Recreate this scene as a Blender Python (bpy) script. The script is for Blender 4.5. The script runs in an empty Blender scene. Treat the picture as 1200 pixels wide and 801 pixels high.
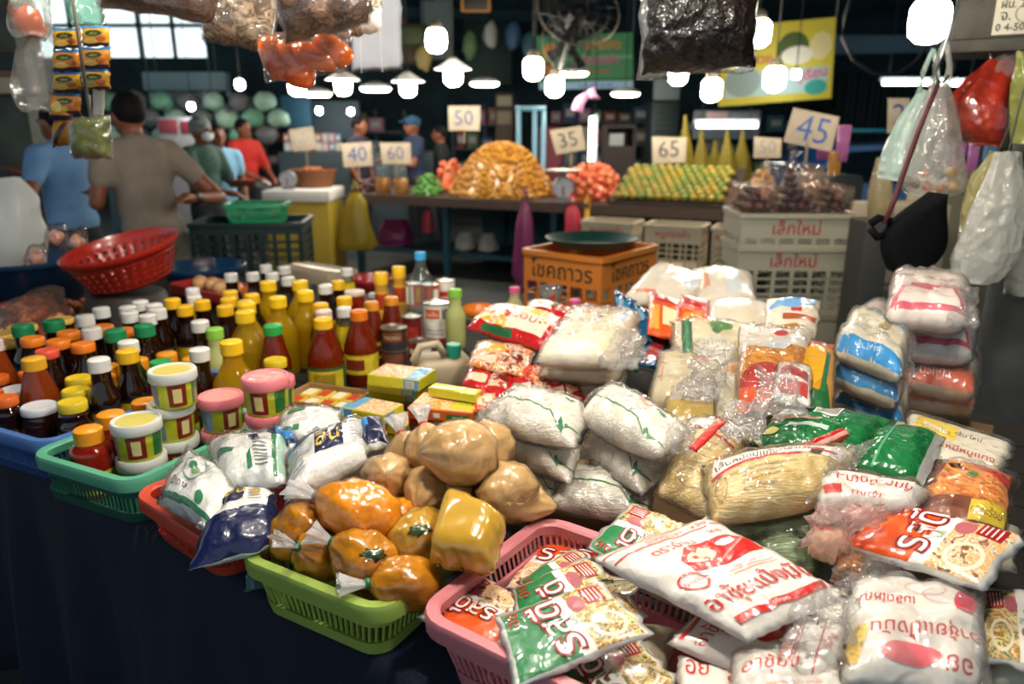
import bpy, bmesh, math, random
from mathutils import Vector, Matrix, noise

R = random.Random(11)
sc = bpy.context.scene
col = sc.collection
V = Vector

# ---------------------------------------------------------------- camera, world, exposure
FOC, CZ, PITCH = 26.0, 1.5, 16.0
cam_d = bpy.data.cameras.new('camera')
cam_d.lens = FOC
cam_d.sensor_width = 36
cam_d.clip_start = .05
cam_d.dof.use_dof = True
cam_d.dof.focus_distance = 1.22
cam_d.dof.aperture_fstop = 3.2
cam = bpy.data.objects.new('camera', cam_d)
cam.location = (0, 0, CZ)
cam.rotation_euler = (math.radians(90 - PITCH), 0, 0)
col.objects.link(cam)
sc.camera = cam

w = bpy.data.worlds.new('world')
sc.world = w
w.use_nodes = True
bg = w.node_tree.nodes['Background']
bg.inputs[0].default_value = (.72, .88, 1.0, 1)     # plain daylight, as bright sky shows through the roof sheets
bg.inputs[1].default_value = .6

sc.view_settings.view_transform = 'Standard'
sc.view_settings.look = 'None'
sc.view_settings.gamma = 1
sc.view_settings.exposure = 0.0
sc.view_settings.use_curve_mapping = False
sc.cycles.use_denoising = True
sc.cycles.transparent_max_bounces = 32
sc.cycles.max_bounces = 8
sc.cycles.sample_clamp_indirect = 4
LAMP = 275.0        # radiance of the bulbs over our stall
LAMP_FAR = 75.0    # bulbs over the fruit stall


def Pt(px, py, z=None, Y=None):
    """point of the place seen at a pixel, at a given height or depth"""
    f = 1200 * FOC / 36
    a = math.radians(PITCH)
    x = (px - 600) / f
    d = (py - 400.5) / f
    dy = math.cos(a) - math.sin(a) * d
    dz = -math.sin(a) - math.cos(a) * d
    t = (z - CZ) / dz if z is not None else Y / dy
    return V((x * t, dy * t, CZ + dz * t))


def ypx(z, Y):
    """picture row at which height z shows at depth Y"""
    f = 1200 * FOC / 36
    a = math.radians(PITCH)
    dep = Y * math.cos(a) - (z - CZ) * math.sin(a)
    return 400.5 - f * (Y * math.sin(a) + (z - CZ) * math.cos(a)) / dep


# ---------------------------------------------------------------- materials
def lin(h):
    if isinstance(h, str):
        h = h.lstrip('#')
        c = [int(h[i:i + 2], 16) / 255 for i in (0, 2, 4)]
    else:
        c = h
    return tuple(((x / 12.92) if x <= .04045 else ((x + .055) / 1.055) ** 2.4) for x in c) + (1,)


MC = {}


def crumple(nt, tc, scale):
    """height of creased plastic: facets with sharp folds"""
    nz = nt.nodes.new('ShaderNodeTexNoise')
    nz.inputs['Scale'].default_value = scale * .35
    nz.inputs['Detail'].default_value = 2
    ma = nt.nodes.new('ShaderNodeVectorMath')
    ma.operation = 'MULTIPLY_ADD'
    ma.inputs[1].default_value = (.05, .05, .05)
    vo = nt.nodes.new('ShaderNodeTexVoronoi')
    vo.inputs['Scale'].default_value = scale
    v2 = nt.nodes.new('ShaderNodeTexVoronoi')
    v2.inputs['Scale'].default_value = scale * 2.6
    ad = nt.nodes.new('ShaderNodeMath')
    ad.operation = 'MULTIPLY_ADD'
    ad.inputs[1].default_value = .35
    nt.links.new(tc.outputs['Object'], nz.inputs['Vector'])
    nt.links.new(nz.outputs['Color'], ma.inputs[0])
    nt.links.new(tc.outputs['Object'], ma.inputs[2])
    nt.links.new(ma.outputs[0], vo.inputs['Vector'])
    nt.links.new(ma.outputs[0], v2.inputs['Vector'])
    nt.links.new(v2.outputs['Distance'], ad.inputs[0])
    nt.links.new(vo.outputs['Distance'], ad.inputs[2])
    return ad.outputs[0]


def M(key, color='808080', rough=.5, coat=0., metal=0., bump=None, var=None, emit=None, spec=.5, sheen=0):
    """bump=(scale,strength[,stretch]); var=(color2,scale[,lo,hi])"""
    if key in MC:
        return MC[key]
    m = bpy.data.materials.new(key)
    m.use_nodes = True
    nt = m.node_tree
    b = nt.nodes['Principled BSDF']
    b.inputs['Base Color'].default_value = lin(color)
    b.inputs['Roughness'].default_value = rough
    b.inputs['Metallic'].default_value = metal
    b.inputs['Specular IOR Level'].default_value = spec
    b.inputs['Coat Weight'].default_value = coat
    b.inputs['Coat Roughness'].default_value = .08
    tc = None
    if bump or var:
        tc = nt.nodes.new('ShaderNodeTexCoord')
    if var:
        n = nt.nodes.new('ShaderNodeTexNoise')
        n.inputs['Scale'].default_value = var[1]
        n.inputs['Detail'].default_value = 4
        nt.links.new(tc.outputs['Object'], n.inputs['Vector'])
        r = nt.nodes.new('ShaderNodeValToRGB')
        lo, hi = (var[2], var[3]) if len(var) > 2 else (.38, .62)
        r.color_ramp.elements[0].position = lo
        r.color_ramp.elements[1].position = hi
        r.color_ramp.elements[0].color = lin(color)
        r.color_ramp.elements[1].color = lin(var[0])
        nt.links.new(n.outputs['Fac'], r.inputs['Fac'])
        nt.links.new(r.outputs['Color'], b.inputs['Base Color'])
    if bump and len(bump) > 2 and bump[2] == 'c':
        hgt = crumple(nt, tc, bump[0])
        bp = nt.nodes.new('ShaderNodeBump')
        bp.inputs['Strength'].default_value = bump[1]
        bp.inputs['Distance'].default_value = .01
        nt.links.new(hgt, bp.inputs['Height'])
        nt.links.new(bp.outputs['Normal'], b.inputs['Normal'])
        nt.links.new(bp.outputs['Normal'], b.inputs['Coat Normal'])
    elif bump:
        n = nt.nodes.new('ShaderNodeTexNoise')
        n.inputs['Scale'].default_value = bump[0]
        n.inputs['Detail'].default_value = 3
        n.inputs['Distortion'].default_value = .6
        if len(bump) > 2:
            mp = nt.nodes.new('ShaderNodeMapping')
            mp.inputs['Scale'].default_value = bump[2]
            nt.links.new(tc.outputs['Object'], mp.inputs['Vector'])
            nt.links.new(mp.outputs['Vector'], n.inputs['Vector'])
        else:
            nt.links.new(tc.outputs['Object'], n.inputs['Vector'])
        bp = nt.nodes.new('ShaderNodeBump')
        bp.inputs['Strength'].default_value = bump[1]
        bp.inputs['Distance'].default_value = .01
        nt.links.new(n.outputs['Fac'], bp.inputs['Height'])
        nt.links.new(bp.outputs['Normal'], b.inputs['Normal'])
        if coat:
            nt.links.new(bp.outputs['Normal'], b.inputs['Coat Normal'])
    if emit:
        b.inputs['Emission Color'].default_value = lin(emit[0])
        b.inputs['Emission Strength'].default_value = emit[1]
    MC[key] = m
    return m


def film(key, tint='FFFFFF', haze=.055, gloss=.46, scale=42, strength=.75, rough=.1):
    """clear plastic film: mostly see-through, with crinkled glints and a little milky haze"""
    if key in MC:
        return MC[key]
    m = bpy.data.materials.new(key)
    m.use_nodes = True
    nt = m.node_tree
    for n in list(nt.nodes):
        nt.nodes.remove(n)
    out = nt.nodes.new('ShaderNodeOutputMaterial')
    tr = nt.nodes.new('ShaderNodeBsdfTransparent')
    tr.inputs['Color'].default_value = lin(tint)
    df = nt.nodes.new('ShaderNodeBsdfTranslucent')
    df.inputs['Color'].default_value = lin(tint)
    dd = nt.nodes.new('ShaderNodeBsdfDiffuse')
    dd.inputs['Color'].default_value = lin(tint)
    gl = nt.nodes.new('ShaderNodeBsdfGlossy')
    gl.inputs['Roughness'].default_value = rough
    tc = nt.nodes.new('ShaderNodeTexCoord')
    bp = nt.nodes.new('ShaderNodeBump')
    bp.inputs['Strength'].default_value = strength
    bp.inputs['Distance'].default_value = .012
    fr = nt.nodes.new('ShaderNodeFresnel')
    fr.inputs['IOR'].default_value = 1.25
    mul = nt.nodes.new('ShaderNodeMath')
    mul.operation = 'MULTIPLY_ADD'
    mul.inputs[1].default_value = .45
    mul.inputs[2].default_value = gloss * .13
    mx0 = nt.nodes.new('ShaderNodeMixShader')
    mx1 = nt.nodes.new('ShaderNodeMixShader')
    mx2 = nt.nodes.new('ShaderNodeMixShader')
    L = nt.links.new
    L(crumple(nt, tc, scale), bp.inputs['Height'])
    for q in (gl, fr, dd):
        L(bp.outputs['Normal'], q.inputs['Normal'])
    mx0.inputs[0].default_value = .5
    L(df.outputs[0], mx0.inputs[1])
    L(dd.outputs[0], mx0.inputs[2])
    mx1.inputs[0].default_value = haze
    L(tr.outputs[0], mx1.inputs[1])
    L(mx0.outputs[0], mx1.inputs[2])
    L(fr.outputs[0], mul.inputs[0])
    L(mul.outputs[0], mx2.inputs[0])
    L(mx1.outputs[0], mx2.inputs[1])
    L(gl.outputs[0], mx2.inputs[2])
    L(mx2.outputs[0], out.inputs['Surface'])
    MC[key] = m
    return m


def liquid(key, color, see=.4, rough=.06):
    """coloured liquid in a clear bottle"""
    if key in MC:
        return MC[key]
    m = bpy.data.materials.new(key)
    m.use_nodes = True
    nt = m.node_tree
    b = nt.nodes['Principled BSDF']
    b.inputs['Base Color'].default_value = lin(color)
    b.inputs['Roughness'].default_value = rough
    b.inputs['Coat Weight'].default_value = .6
    b.inputs['Coat Roughness'].default_value = .04
    tr = nt.nodes.new('ShaderNodeBsdfTransparent')
    tr.inputs['Color'].default_value = lin(color)
    tl = nt.nodes.new('ShaderNodeBsdfTranslucent')
    tl.inputs['Color'].default_value = lin(color)
    m1 = nt.nodes.new('ShaderNodeMixShader')
    m1.inputs[0].default_value = .5
    m2 = nt.nodes.new('ShaderNodeMixShader')
    m2.inputs[0].default_value = see
    out = nt.nodes['Material Output']
    nt.links.new(tr.outputs[0], m1.inputs[1])
    nt.links.new(tl.outputs[0], m1.inputs[2])
    nt.links.new(b.outputs[0], m2.inputs[1])
    nt.links.new(m1.outputs[0], m2.inputs[2])
    nt.links.new(m2.outputs[0], out.inputs['Surface'])
    MC[key] = m
    return m


def food(key, cols, scale=60, coat=.6, rough=.3):
    """printed food picture / mixed contents: cells of several colours"""
    if key in MC:
        return MC[key]
    m = bpy.data.materials.new(key)
    m.use_nodes = True
    nt = m.node_tree
    b = nt.nodes['Principled BSDF']
    b.inputs['Roughness'].default_value = rough
    b.inputs['Coat Weight'].default_value = coat
    tc = nt.nodes.new('ShaderNodeTexCoord')
    nz = nt.nodes.new('ShaderNodeTexNoise')
    nz.inputs['Scale'].default_value = scale
    nz.inputs['Detail'].default_value = 2.5
    nz.inputs['Distortion'].default_value = 1.8
    r = nt.nodes.new('ShaderNodeValToRGB')
    r.color_ramp.interpolation = 'LINEAR'
    e = r.color_ramp.elements
    while len(e) < len(cols):
        e.new(.5)
    for i, c in enumerate(cols):
        e[i].position = .28 + .44 * i / max(1, len(cols) - 1)
        e[i].color = lin(c)
    nt.links.new(tc.outputs['Object'], nz.inputs['Vector'])
    nt.links.new(nz.outputs['Fac'], r.inputs['Fac'])
    nt.links.new(r.outputs['Color'], b.inputs['Base Color'])
    MC[key] = m
    return m


def emis(key, color, s):
    if key in MC:
        return MC[key]
    m = bpy.data.materials.new(key)
    m.use_nodes = True
    nt = m.node_tree
    nt.nodes.remove(nt.nodes['Principled BSDF'])
    e = nt.nodes.new('ShaderNodeEmission')
    e.inputs[0].default_value = lin(color)
    e.inputs[1].default_value = s
    nt.links.new(e.outputs[0], nt.nodes['Material Output'].inputs[0])
    MC[key] = m
    return m


def pr(c):                      # glossy printed plastic of a colour
    return M('print_' + c, c, rough=.35, coat=.5, bump=(34, .22, 'c'))


def pl(c):                      # moulded plastic of a colour
    return M('plastic_' + c, c, rough=.38, spec=.5, bump=(30, .04))


# ---------------------------------------------------------------- mesh helpers
class MB:
    def __init__(s):
        s.v, s.f, s.m = [], [], []

    def add(s, verts, faces, mi=0):
        o = len(s.v)
        s.v += [tuple(p) for p in verts]
        s.f += [tuple(i + o for i in q) for q in faces]
        s.m += [mi] * len(faces)
        return s

    def box(s, c, size, mi=0, rot=None):
        x, y, z = [q / 2 for q in size]
        pts = [V((a * x, b * y, d * z)) for d in (-1, 1) for a, b in ((-1, -1), (1, -1), (1, 1), (-1, 1))]
        if rot is not None:
            pts = [rot @ p for p in pts]
        c = V(c)
        return s.add([p + c for p in pts], [(3, 2, 1, 0), (4, 5, 6, 7), (0, 1, 5, 4), (1, 2, 6, 5), (2, 3, 7, 6), (3, 0, 4, 7)], mi)

    def rbox(s, c, size, r=.01, mi=0, rot=None, seg=2):
        bm = bmesh.new()
        bmesh.ops.create_cube(bm, size=1)
        for q in bm.verts:
            q.co = V((q.co.x * size[0], q.co.y * size[1], q.co.z * size[2]))
        bmesh.ops.bevel(bm, geom=bm.edges[:], offset=r, segments=seg, affect='EDGES', profile=.5)
        s.bm(bm, mi, c, rot)
        return s

    def bm(s, bm, mi=0, c=(0, 0, 0), rot=None):
        c = V(c)
        bm.verts.index_update()
        pts = [((rot @ q.co) if rot is not None else q.co) + c for q in bm.verts]
        s.add(pts, [[q.index for q in f.verts] for f in bm.faces], mi)
        bm.free()

    def lathe(s, prof, n=20, mi=0, a0=0, a1=2 * math.pi, c=(0, 0, 0), rot=None):
        full = abs(a1 - a0 - 2 * math.pi) < 1e-6
        k = n if full else n + 1
        pts = []
        for i in range(k):
            a = a0 + (a1 - a0) * i / n
            for r, z in prof:
                pts.append(V((r * math.cos(a), r * math.sin(a), z)))
        if rot is not None:
            pts = [rot @ p for p in pts]
        c = V(c)
        pts = [p + c for p in pts]
        L = len(prof)
        fs = []
        for i in range(n):
            j = (i + 1) % k
            for q in range(L - 1):
                fs.append((i * L + q, j * L + q, j * L + q + 1, i * L + q + 1))
        return s.add(pts, fs, mi)

    def tube(s, path, rad, n=8, mi=0, caps=True):
        path = [V(p) for p in path]
        if not hasattr(rad, '__len__'):
            rad = [rad] * len(path)
        pts, fs = [], []
        up = V((0, 0, 1))
        for i, p in enumerate(path):
            d = (path[min(i + 1, len(path) - 1)] - path[max(i - 1, 0)]).normalized()
            a = up.cross(d)
            if a.length < .05:
                a = V((1, 0, 0)).cross(d)
            a.normalize()
            b = d.cross(a)
            for k in range(n):
                t = 2 * math.pi * k / n
                pts.append(p + (a * math.cos(t) + b * math.sin(t)) * rad[i])
        for i in range(len(path) - 1):
            for k in range(n):
                fs.append((i * n + k, i * n + (k + 1) % n, (i + 1) * n + (k + 1) % n, (i + 1) * n + k))
        if caps:
            fs.append(tuple(range(n))[::-1])
            fs.append(tuple((len(path) - 1) * n + k for k in range(n)))
        return s.add(pts, fs, mi)

    def ball(s, c, r, nu=16, nv=10, mi=0, rot=None, jit=0, seed=0):
        r = r if hasattr(r, '__len__') else (r, r, r)
        pts = []
        for j in range(nv + 1):
            ph = math.pi * j / nv
            for i in range(nu):
                t = 2 * math.pi * i / nu
                p = V((math.sin(ph) * math.cos(t), math.sin(ph) * math.sin(t), math.cos(ph)))
                if jit:
                    p = p * (1 + jit * noise.noise(p * 1.7 + V((seed * 3.1, seed, 0))))
                p = V((p.x * r[0], p.y * r[1], p.z * r[2]))
                if rot is not None:
                    p = rot @ p
                pts.append(p + V(c))
        fs = []
        for j in range(nv):
            for i in range(nu):
                k = (i + 1) % nu
                a, b2, c2, d = j * nu + i, j * nu + k, (j + 1) * nu + k, (j + 1) * nu + i
                fs.append((a, d, c2, b2))
        return s.add(pts, fs, mi)

    def mesh(s, name, mats, sharp=40):
        me = bpy.data.meshes.new(name)
        me.from_pydata(s.v, [], s.f)
        for m in (mats if isinstance(mats, (list, tuple)) else [mats]):
            me.materials.append(m)
        me.polygons.foreach_set('material_index', s.m)
        if sharp is not None:
            me.polygons.foreach_set('use_smooth', [True] * len(s.f))
            if sharp < 180:
                me.set_sharp_from_angle(angle=math.radians(sharp))
        me.update()
        return me

    def build(s, name, mats, parent=None, sharp=40):
        return ob(name, s.mesh(name, mats, sharp), parent)


def ob(name, me, parent=None):
    o = bpy.data.objects.new(name, me)
    col.objects.link(o)
    if parent:
        o.parent = parent
    return o


def tag(o, label=None, cat=None, group=None, kind=None):
    if label:
        o['label'] = label
    if cat:
        o['category'] = cat
    if group:
        o['group'] = group
    if kind:
        o['kind'] = kind
    return o


def thing(name, label, cat, loc=(0, 0, 0), rz=0, group=None):
    o = bpy.data.objects.new(name, None)
    col.objects.link(o)
    o.empty_display_size = .05
    o.location = loc
    o.rotation_euler = (0, 0, rz)
    return tag(o, label, cat, group)


def struct(name, mb, mats, sharp=40):
    return tag(mb.build(name, mats, None, sharp), kind='structure')


def place(kind, name, label, cat, loc, rz=0, group=None, tilt=None, s=1):
    """one individual: an Empty with a copy of every part of a kind (mesh data shared)"""
    o = thing(name, label, cat, loc, rz, group)
    if tilt:
        o.rotation_euler = (tilt[0], tilt[1], rz)
    if s != 1:
        o.scale = (s, s, s)
    for pn, me, subs in kind:
        p = ob(pn, me, o)
        for sn, sm in subs:
            ob(sn, sm, p)
    return o


# ---------------------------------------------------------------- flat shapes and lettering that follow a surface
TX = {}


def text_tris(s, offset=0.0):
    k = (s, offset)
    if k in TX:
        return TX[k]
    cu = bpy.data.curves.new('t', 'FONT')
    cu.body = s
    cu.resolution_u = 2
    cu.offset = offset
    cu.align_x = 'CENTER'
    o = bpy.data.objects.new('t', cu)
    col.objects.link(o)
    dg = bpy.context.evaluated_depsgraph_get()
    me = bpy.data.meshes.new_from_object(o.evaluated_get(dg))
    pts = [v.co.xy.copy() for v in me.vertices]
    fs = [tuple(p.vertices) for p in me.polygons]
    bpy.data.objects.remove(o)
    bpy.data.curves.remove(cu)
    bpy.data.meshes.remove(me)
    if offset == 0.0 and pts:
        pass
    x0 = min(p.x for p in pts); x1 = max(p.x for p in pts)
    y0 = min(p.y for p in pts); y1 = max(p.y for p in pts)
    TX[k] = (pts, fs, (x0, y0, x1, y1))
    return TX[k]


def shape2d(d, asp):
    """decal -> (points in (s,t), faces).  asp = length of s side / length of t side"""
    k = d[0]
    if k == 'rect':
        _, a, b, c, e = d[:5]
        return [(a, b), (c, b), (c, e), (a, e)], [(0, 1, 2, 3)]
    if k == 'ell':
        _, cx, cy, rx, ry = d[:5]
        n = 18
        return [(cx + rx * math.cos(2 * math.pi * i / n), cy + ry * math.sin(2 * math.pi * i / n)) for i in range(n)], [tuple(range(n))]
    if k == 'ring':
        _, cx, cy, rx, ry, wd = d[:6]
        n = 20
        pts = [(cx + q * rx * math.cos(2 * math.pi * i / n), cy + q * ry * math.sin(2 * math.pi * i / n)) for q in (1, 1 - wd) for i in range(n)]
        return pts, [(i, (i + 1) % n, n + (i + 1) % n, n + i) for i in range(n)]
    if k == 'poly':
        return list(d[1]), [tuple(range(len(d[1])))]
    if k == 'line':
        pts, wd = d[1], d[2]
        o, fs = [], []
        for i, p in enumerate(pts):
            a = pts[max(i - 1, 0)]
            b = pts[min(i + 1, len(pts) - 1)]
            dx, dy = (b[0] - a[0]) * asp, b[1] - a[1]
            l = math.hypot(dx, dy) or 1
            nx, ny = -dy / l, dx / l
            o += [(p[0] + nx * wd / 2 / asp, p[1] + ny * wd / 2), (p[0] - nx * wd / 2 / asp, p[1] - ny * wd / 2)]
        for i in range(len(pts) - 1):
            fs.append((2 * i, 2 * i + 1, 2 * i + 3, 2 * i + 2))
        return o, fs
    if k == 'text':            # text, string, cx, cy, height(t), rot, max width(s), offset
        _, s, cx, cy, h, rot, mw, off = d[:8]
        base = text_tris(s)[2]
        pts, fs, _bb = text_tris(s, off)
        sc_ = h / (base[3] - base[1])
        wx = (base[2] - base[0]) * sc_ / asp
        kx = 1
        if mw and wx > mw:
            kx = mw / wx
        ca, sa = math.cos(rot), math.sin(rot)
        mx, my = (base[0] + base[2]) / 2, (base[1] + base[3]) / 2
        o = []
        for p in pts:
            x = (p.x - mx) * sc_ * kx
            y = (p.y - my) * sc_
            o.append((cx + (x * ca - y * sa) / asp, cy + x * sa + y * ca))
        return o, fs


def cut2d(pts, fs, ns, nt):
    """cut flat faces along the grid lines of the surface they will lie on"""
    bm = bmesh.new()
    vs = [bm.verts.new((p[0], p[1], 0)) for p in pts]
    for f in fs:
        try:
            bm.faces.new([vs[i] for i in f])
        except ValueError:
            pass
    xs = [p[0] for p in pts]
    ys = [p[1] for p in pts]
    for i in range(1, ns):
        x = i / ns
        if min(xs) < x < max(xs):
            bmesh.ops.bisect_plane(bm, geom=bm.verts[:] + bm.edges[:] + bm.faces[:], plane_co=(x, 0, 0), plane_no=(1, 0, 0))
    for i in range(1, nt):
        y = i / nt
        if min(ys) < y < max(ys):
            bmesh.ops.bisect_plane(bm, geom=bm.verts[:] + bm.edges[:] + bm.faces[:], plane_co=(0, y, 0), plane_no=(0, 1, 0))
    bm.verts.index_update()
    o = [(v.co.x, v.co.y) for v in bm.verts]
    f = [[v.index for v in q.verts] for q in bm.faces]
    bm.free()
    return o, f


def decals(mb, mats, ds, fn, asp, ns, nt, eps=.0007):
    for li, d in enumerate(ds):
        m = d[-1]
        if m not in mats:
            mats.append(m)
        p, f = shape2d(d, asp)
        p, f = cut2d(p, f, ns, nt)
        mb.add([fn(min(max(a, 0), 1), min(max(b, 0), 1), eps + li * .00012) for a, b in p], f, mats.index(m))


def flat_print(parent, ds, origin, ux, vy, name='print', ns=1, nt=1, eps=.001):
    """print on a flat rectangle: origin = lower left, ux / vy = its sides"""
    origin, ux, vy = V(origin), V(ux), V(vy)
    n = ux.cross(vy).normalized()
    mb, mats = MB(), []
    decals(mb, mats, ds, lambda s, t, e: origin + ux * s + vy * t + n * e, ux.length / vy.length, ns, nt, eps)
    return mb.build(name, mats, parent, None)


def fbm(p, k=3):
    a, s = 0, 1
    for i in range(k):
        a += noise.noise(p) * s
        p = p * 2.03
        s *= .5
    return a


PACKS = []


# ---------------------------------------------------------------- a filled packet / bag
def packet(name, label, cat, px, z, T=.03, body=None, ds=(), n=(22, 16), p=2.6, wr=.004, seal=(.0, .05), wrap=None,
           group=None, seed=None, noise_f=14, Y=None, droop=0, low=.45, wname='plastic_wrap', partname='bag', scallop=.004, crimp=True):
    seed = R.random() * 100 if seed is None else seed
    if Y is not None:
        Y = Y if hasattr(Y, '__len__') else [Y] * 4
        C = [Pt(a[0], a[1], Y=yy) for a, yy in zip(px, Y)]
    else:
        z = z if hasattr(z, '__len__') else [z] * 4
        C = [Pt(a[0], a[1], z=zz) for a, zz in zip(px, z)]
    cen = sum(C, V()) / 4
    C = [c - cen for c in C]
    ns, nt = n
    nrm = ((C[1] - C[0]) + (C[2] - C[3])).cross((C[3] - C[0]) + (C[2] - C[1])).normalized()
    flip = nrm.dot(V((0, 0, CZ)) - cen) < 0
    if flip:
        nrm = -nrm
    L = ((C[1] - C[0]).length + (C[2] - C[3]).length) / 2
    W = ((C[3] - C[0]).length + (C[2] - C[1]).length) / 2
    sv = V((seed, seed * .37, 0))

    def prof(s, t):
        x, y = abs(2 * s - 1), abs(2 * t - 1)
        x = min(1, x / (1 - seal[0])) if seal[0] else x
        y = min(1, y / (1 - seal[1])) if seal[1] else y
        return (max(0, 1 - x ** p) * max(0, 1 - y ** p)) ** .5

    def base(s, t):
        b = (C[0] * (1 - s) + C[1] * s) * (1 - t) + (C[3] * (1 - s) + C[2] * s) * t
        x, y = 2 * s - 1, 2 * t - 1
        e = max(abs(x), abs(y)) ** 6
        k = scallop * e * fbm(V((s * 5, t * 5, seed)), 2)
        b = b * (1 + k / max(.05, b.length) * 2)
        return b - V((0, 0, droop)) * (x * x + y * y) * .5

    def wrk(s, t, side):
        q = V((s * L * noise_f, t * W * noise_f, side * 9)) + sv
        r1 = 1 - abs(noise.noise(q)) * 3
        r2 = -abs(noise.noise(q * 2.3 + V((3, 1, 5)))) * 1.6
        # creases running in from the sealed ends
        y = abs(2 * t - 1)
        x = abs(2 * s - 1)
        cr = noise.noise(V((s * L * 55, seed, side))) * y ** 3 + noise.noise(V((t * W * 55, seed + 7, side))) * x ** 3
        return wr * (r1 * .32 + r2 * .5 + cr * .9)

    def surf(up, grow=0, extra=0, wk=1.0):
        g = []
        for j in range(nt + 1):
            row = []
            for i in range(ns + 1):
                s, t = i / ns, j / nt
                h = prof(s, t)
                b = base(s, t) * (1 + grow)
                hh = T * (1 - low) * h if up else -T * low * h
                ww = wrk(s, t, 1 if up else -1) * (.3 + .7 * h) * wk
                row.append(b + nrm * (hh + (ww if up else -abs(ww) * .4) + (extra if up else -extra) * (.25 + .75 * min(1, h * 3))))
            g.append(row)
        return g

    top, bot = surf(True), surf(False)

    def shell(mb, top, bot, mi=0):
        idx, vs = {}, []
        for side, g in ((0, top), (1, bot)):
            for j in range(nt + 1):
                for i in range(ns + 1):
                    edge = i in (0, ns) or j in (0, nt)
                    if edge and side == 1:
                        idx[(1, i, j)] = idx[(0, i, j)]
                        continue
                    idx[(side, i, j)] = len(vs)
                    vs.append((top[j][i] + bot[j][i]) / 2 if edge else g[j][i])
        fs = []
        for j in range(nt):
            for i in range(ns):
                for side in (0, 1):
                    q = [idx[(side, i, j)], idx[(side, i + 1, j)], idx[(side, i + 1, j + 1)], idx[(side, i, j + 1)]]
                    if (side == 1) != flip:
                        q = q[::-1]
                    fs.append(tuple(q))
        mb.add(vs, fs, mi)

    o = thing(name, label, cat, cen, 0, group)
    mb = MB()
    shell(mb, top, bot)
    bo = mb.build(partname, body, o, 180)

    def fn(s, t, e):
        i = min(int(s * ns), ns - 1)
        j = min(int(t * nt), nt - 1)
        a, b = s * ns - i, t * nt - j
        q = (top[j][i] * (1 - a) + top[j][i + 1] * a) * (1 - b) + (top[j + 1][i] * (1 - a) + top[j + 1][i + 1] * a) * b
        return q + nrm * e
    if ds:
        mb, mats = MB(), []
        decals(mb, mats, ds, fn, L / W, ns, nt)
        if flip:
            mb.f = [q[::-1] for q in mb.f]
        mb.build('print', mats, bo, 180)
    if wrap:
        g1 = surf(True, .05, .005, 2.4)
        g2 = surf(False, .05, .004, 1)
        mb = MB()
        shell(mb, g1, g2)
        mb.build(wname, wrap, o, 180)
    PACKS.append(o)
    return o


# ================================================================ THE SETTING
mb = MB().box((0, 6.5, -.05), (26, 24, .1))
struct('floor', mb, M('concrete_floor', '4a4d4c', rough=.55, var=('2f3433', 1.5), bump=(20, .15)))
mb = MB().box((0, 6.5, 4.75), (26, 24, .1))
struct('ceiling', mb, M('roof_sheet', '1c2b30', rough=.8, var=('0f1a1e', 2)))
teal = M('dark_teal_wall', '1f3d46', rough=.8, var=('12262c', 1.2))
mb = MB()
YB = 16.0
# back wall with an opening high up on the left (daylight comes through corrugated sheets there)
mb.box((-11.6, YB, 2.35), (2.8, .2, 4.7))
mb.box((-7.1, YB, 1.45), (6.2, .2, 2.9))
mb.box((-7.1, YB, 4.55), (6.2, .2, .3))
mb.box((4.5, YB, 2.35), (17, .2, 4.7))
mb.box((-5.05, YB, 3.65), (2.1, .2, 1.5))
struct('wall_back', mb, teal)
day = emis('daylight_sheet', 'eafbff', 1.6)
wn = thing('window_1', None, None, (0, 0, 0))
wn['kind'] = 'structure'
for i in range(6):
    for j in range(2):
        mb = MB().box((-9.85 + i * .68, YB - .02, 3.15 + j * .66), (.6, .04, .6))
        mb.build('pane', day, wn, None)
mb = MB()
for i in range(7):
    mb.box((-10.19 + i * .68, YB - .05, 3.5), (.07, .08, 1.4))
for j in range(3):
    mb.box((-8.15, YB - .05, 2.85 + j * .66), (4.15, .08, .06))
mb.build('window_frame', M('dark_steel', '26343a', rough=.5), wn, None)
# right end wall and shutter
mb = MB().box((12.5, 6.5, 2.35), (.2, 24, 4.7))
struct('wall_right', mb, teal)

# corrugated steel shutter on the back wall, right
dsteel = M('shutter_steel', '14262b', rough=.55, metal=.2)
sh = thing('door_1', None, None, (0, 0, 0))
sh['kind'] = 'structure'
p0, p1 = Pt(985, 150, Y=13.5), Pt(1195, 150, Y=13.5)
nsl = 30
sl = MB().box((0, 0, 0), ((p1.x - p0.x) / nsl * .7, .06, 3.0)).mesh('slat', dsteel, None)
for i in range(nsl):
    o = ob('slat', sl, sh)
    o.location = (p0.x + (p1.x - p0.x) * (i + .5) / nsl, 13.5 + .02 * (i % 2), .5 + .65)
MB().box(((p0.x + p1.x) / 2, 13.6, 1.2), (p1.x - p0.x + .2, .05, 3.2)).build('backing', M('shutter_dark', '08161a', rough=.7), sh, None)
a, b = Pt(965, 58, Y=13.2), Pt(1200, 58, Y=13.2)
MB().box(((a.x + b.x) / 2, 13.2, a.z), (b.x - a.x + .6, .35, .42)).build('shutter_box', M('pale_blue_steel', '5f7f93', rough=.5), sh, None)
# steel roof beams
for (xa, ya, xb, yb, Y, t) in ((700, 30, 1210, 22, 12.5, .16), (430, 8, 800, 20, 13, .14), (960, 75, 1210, 70, 12.8, .14), (240, 45, 560, 62, 14.5, .12)):
    a, b = Pt(xa, ya, Y=Y), Pt(xb, yb, Y=Y)
    mb = MB().tube([a, b], t, 4)
    struct('trim_1', mb, M('beam', '16303a', rough=.6), None)
# grey-green post at the far left with a small meter box
a = Pt(22, 120, Y=5.2)
mb = MB().box((a.x, a.y, 2.2), (.26, .26, 4.4))
struct('trim_2', mb, M('post_paint', '50594f', rough=.7, var=('363f3a', 4)), None)
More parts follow.
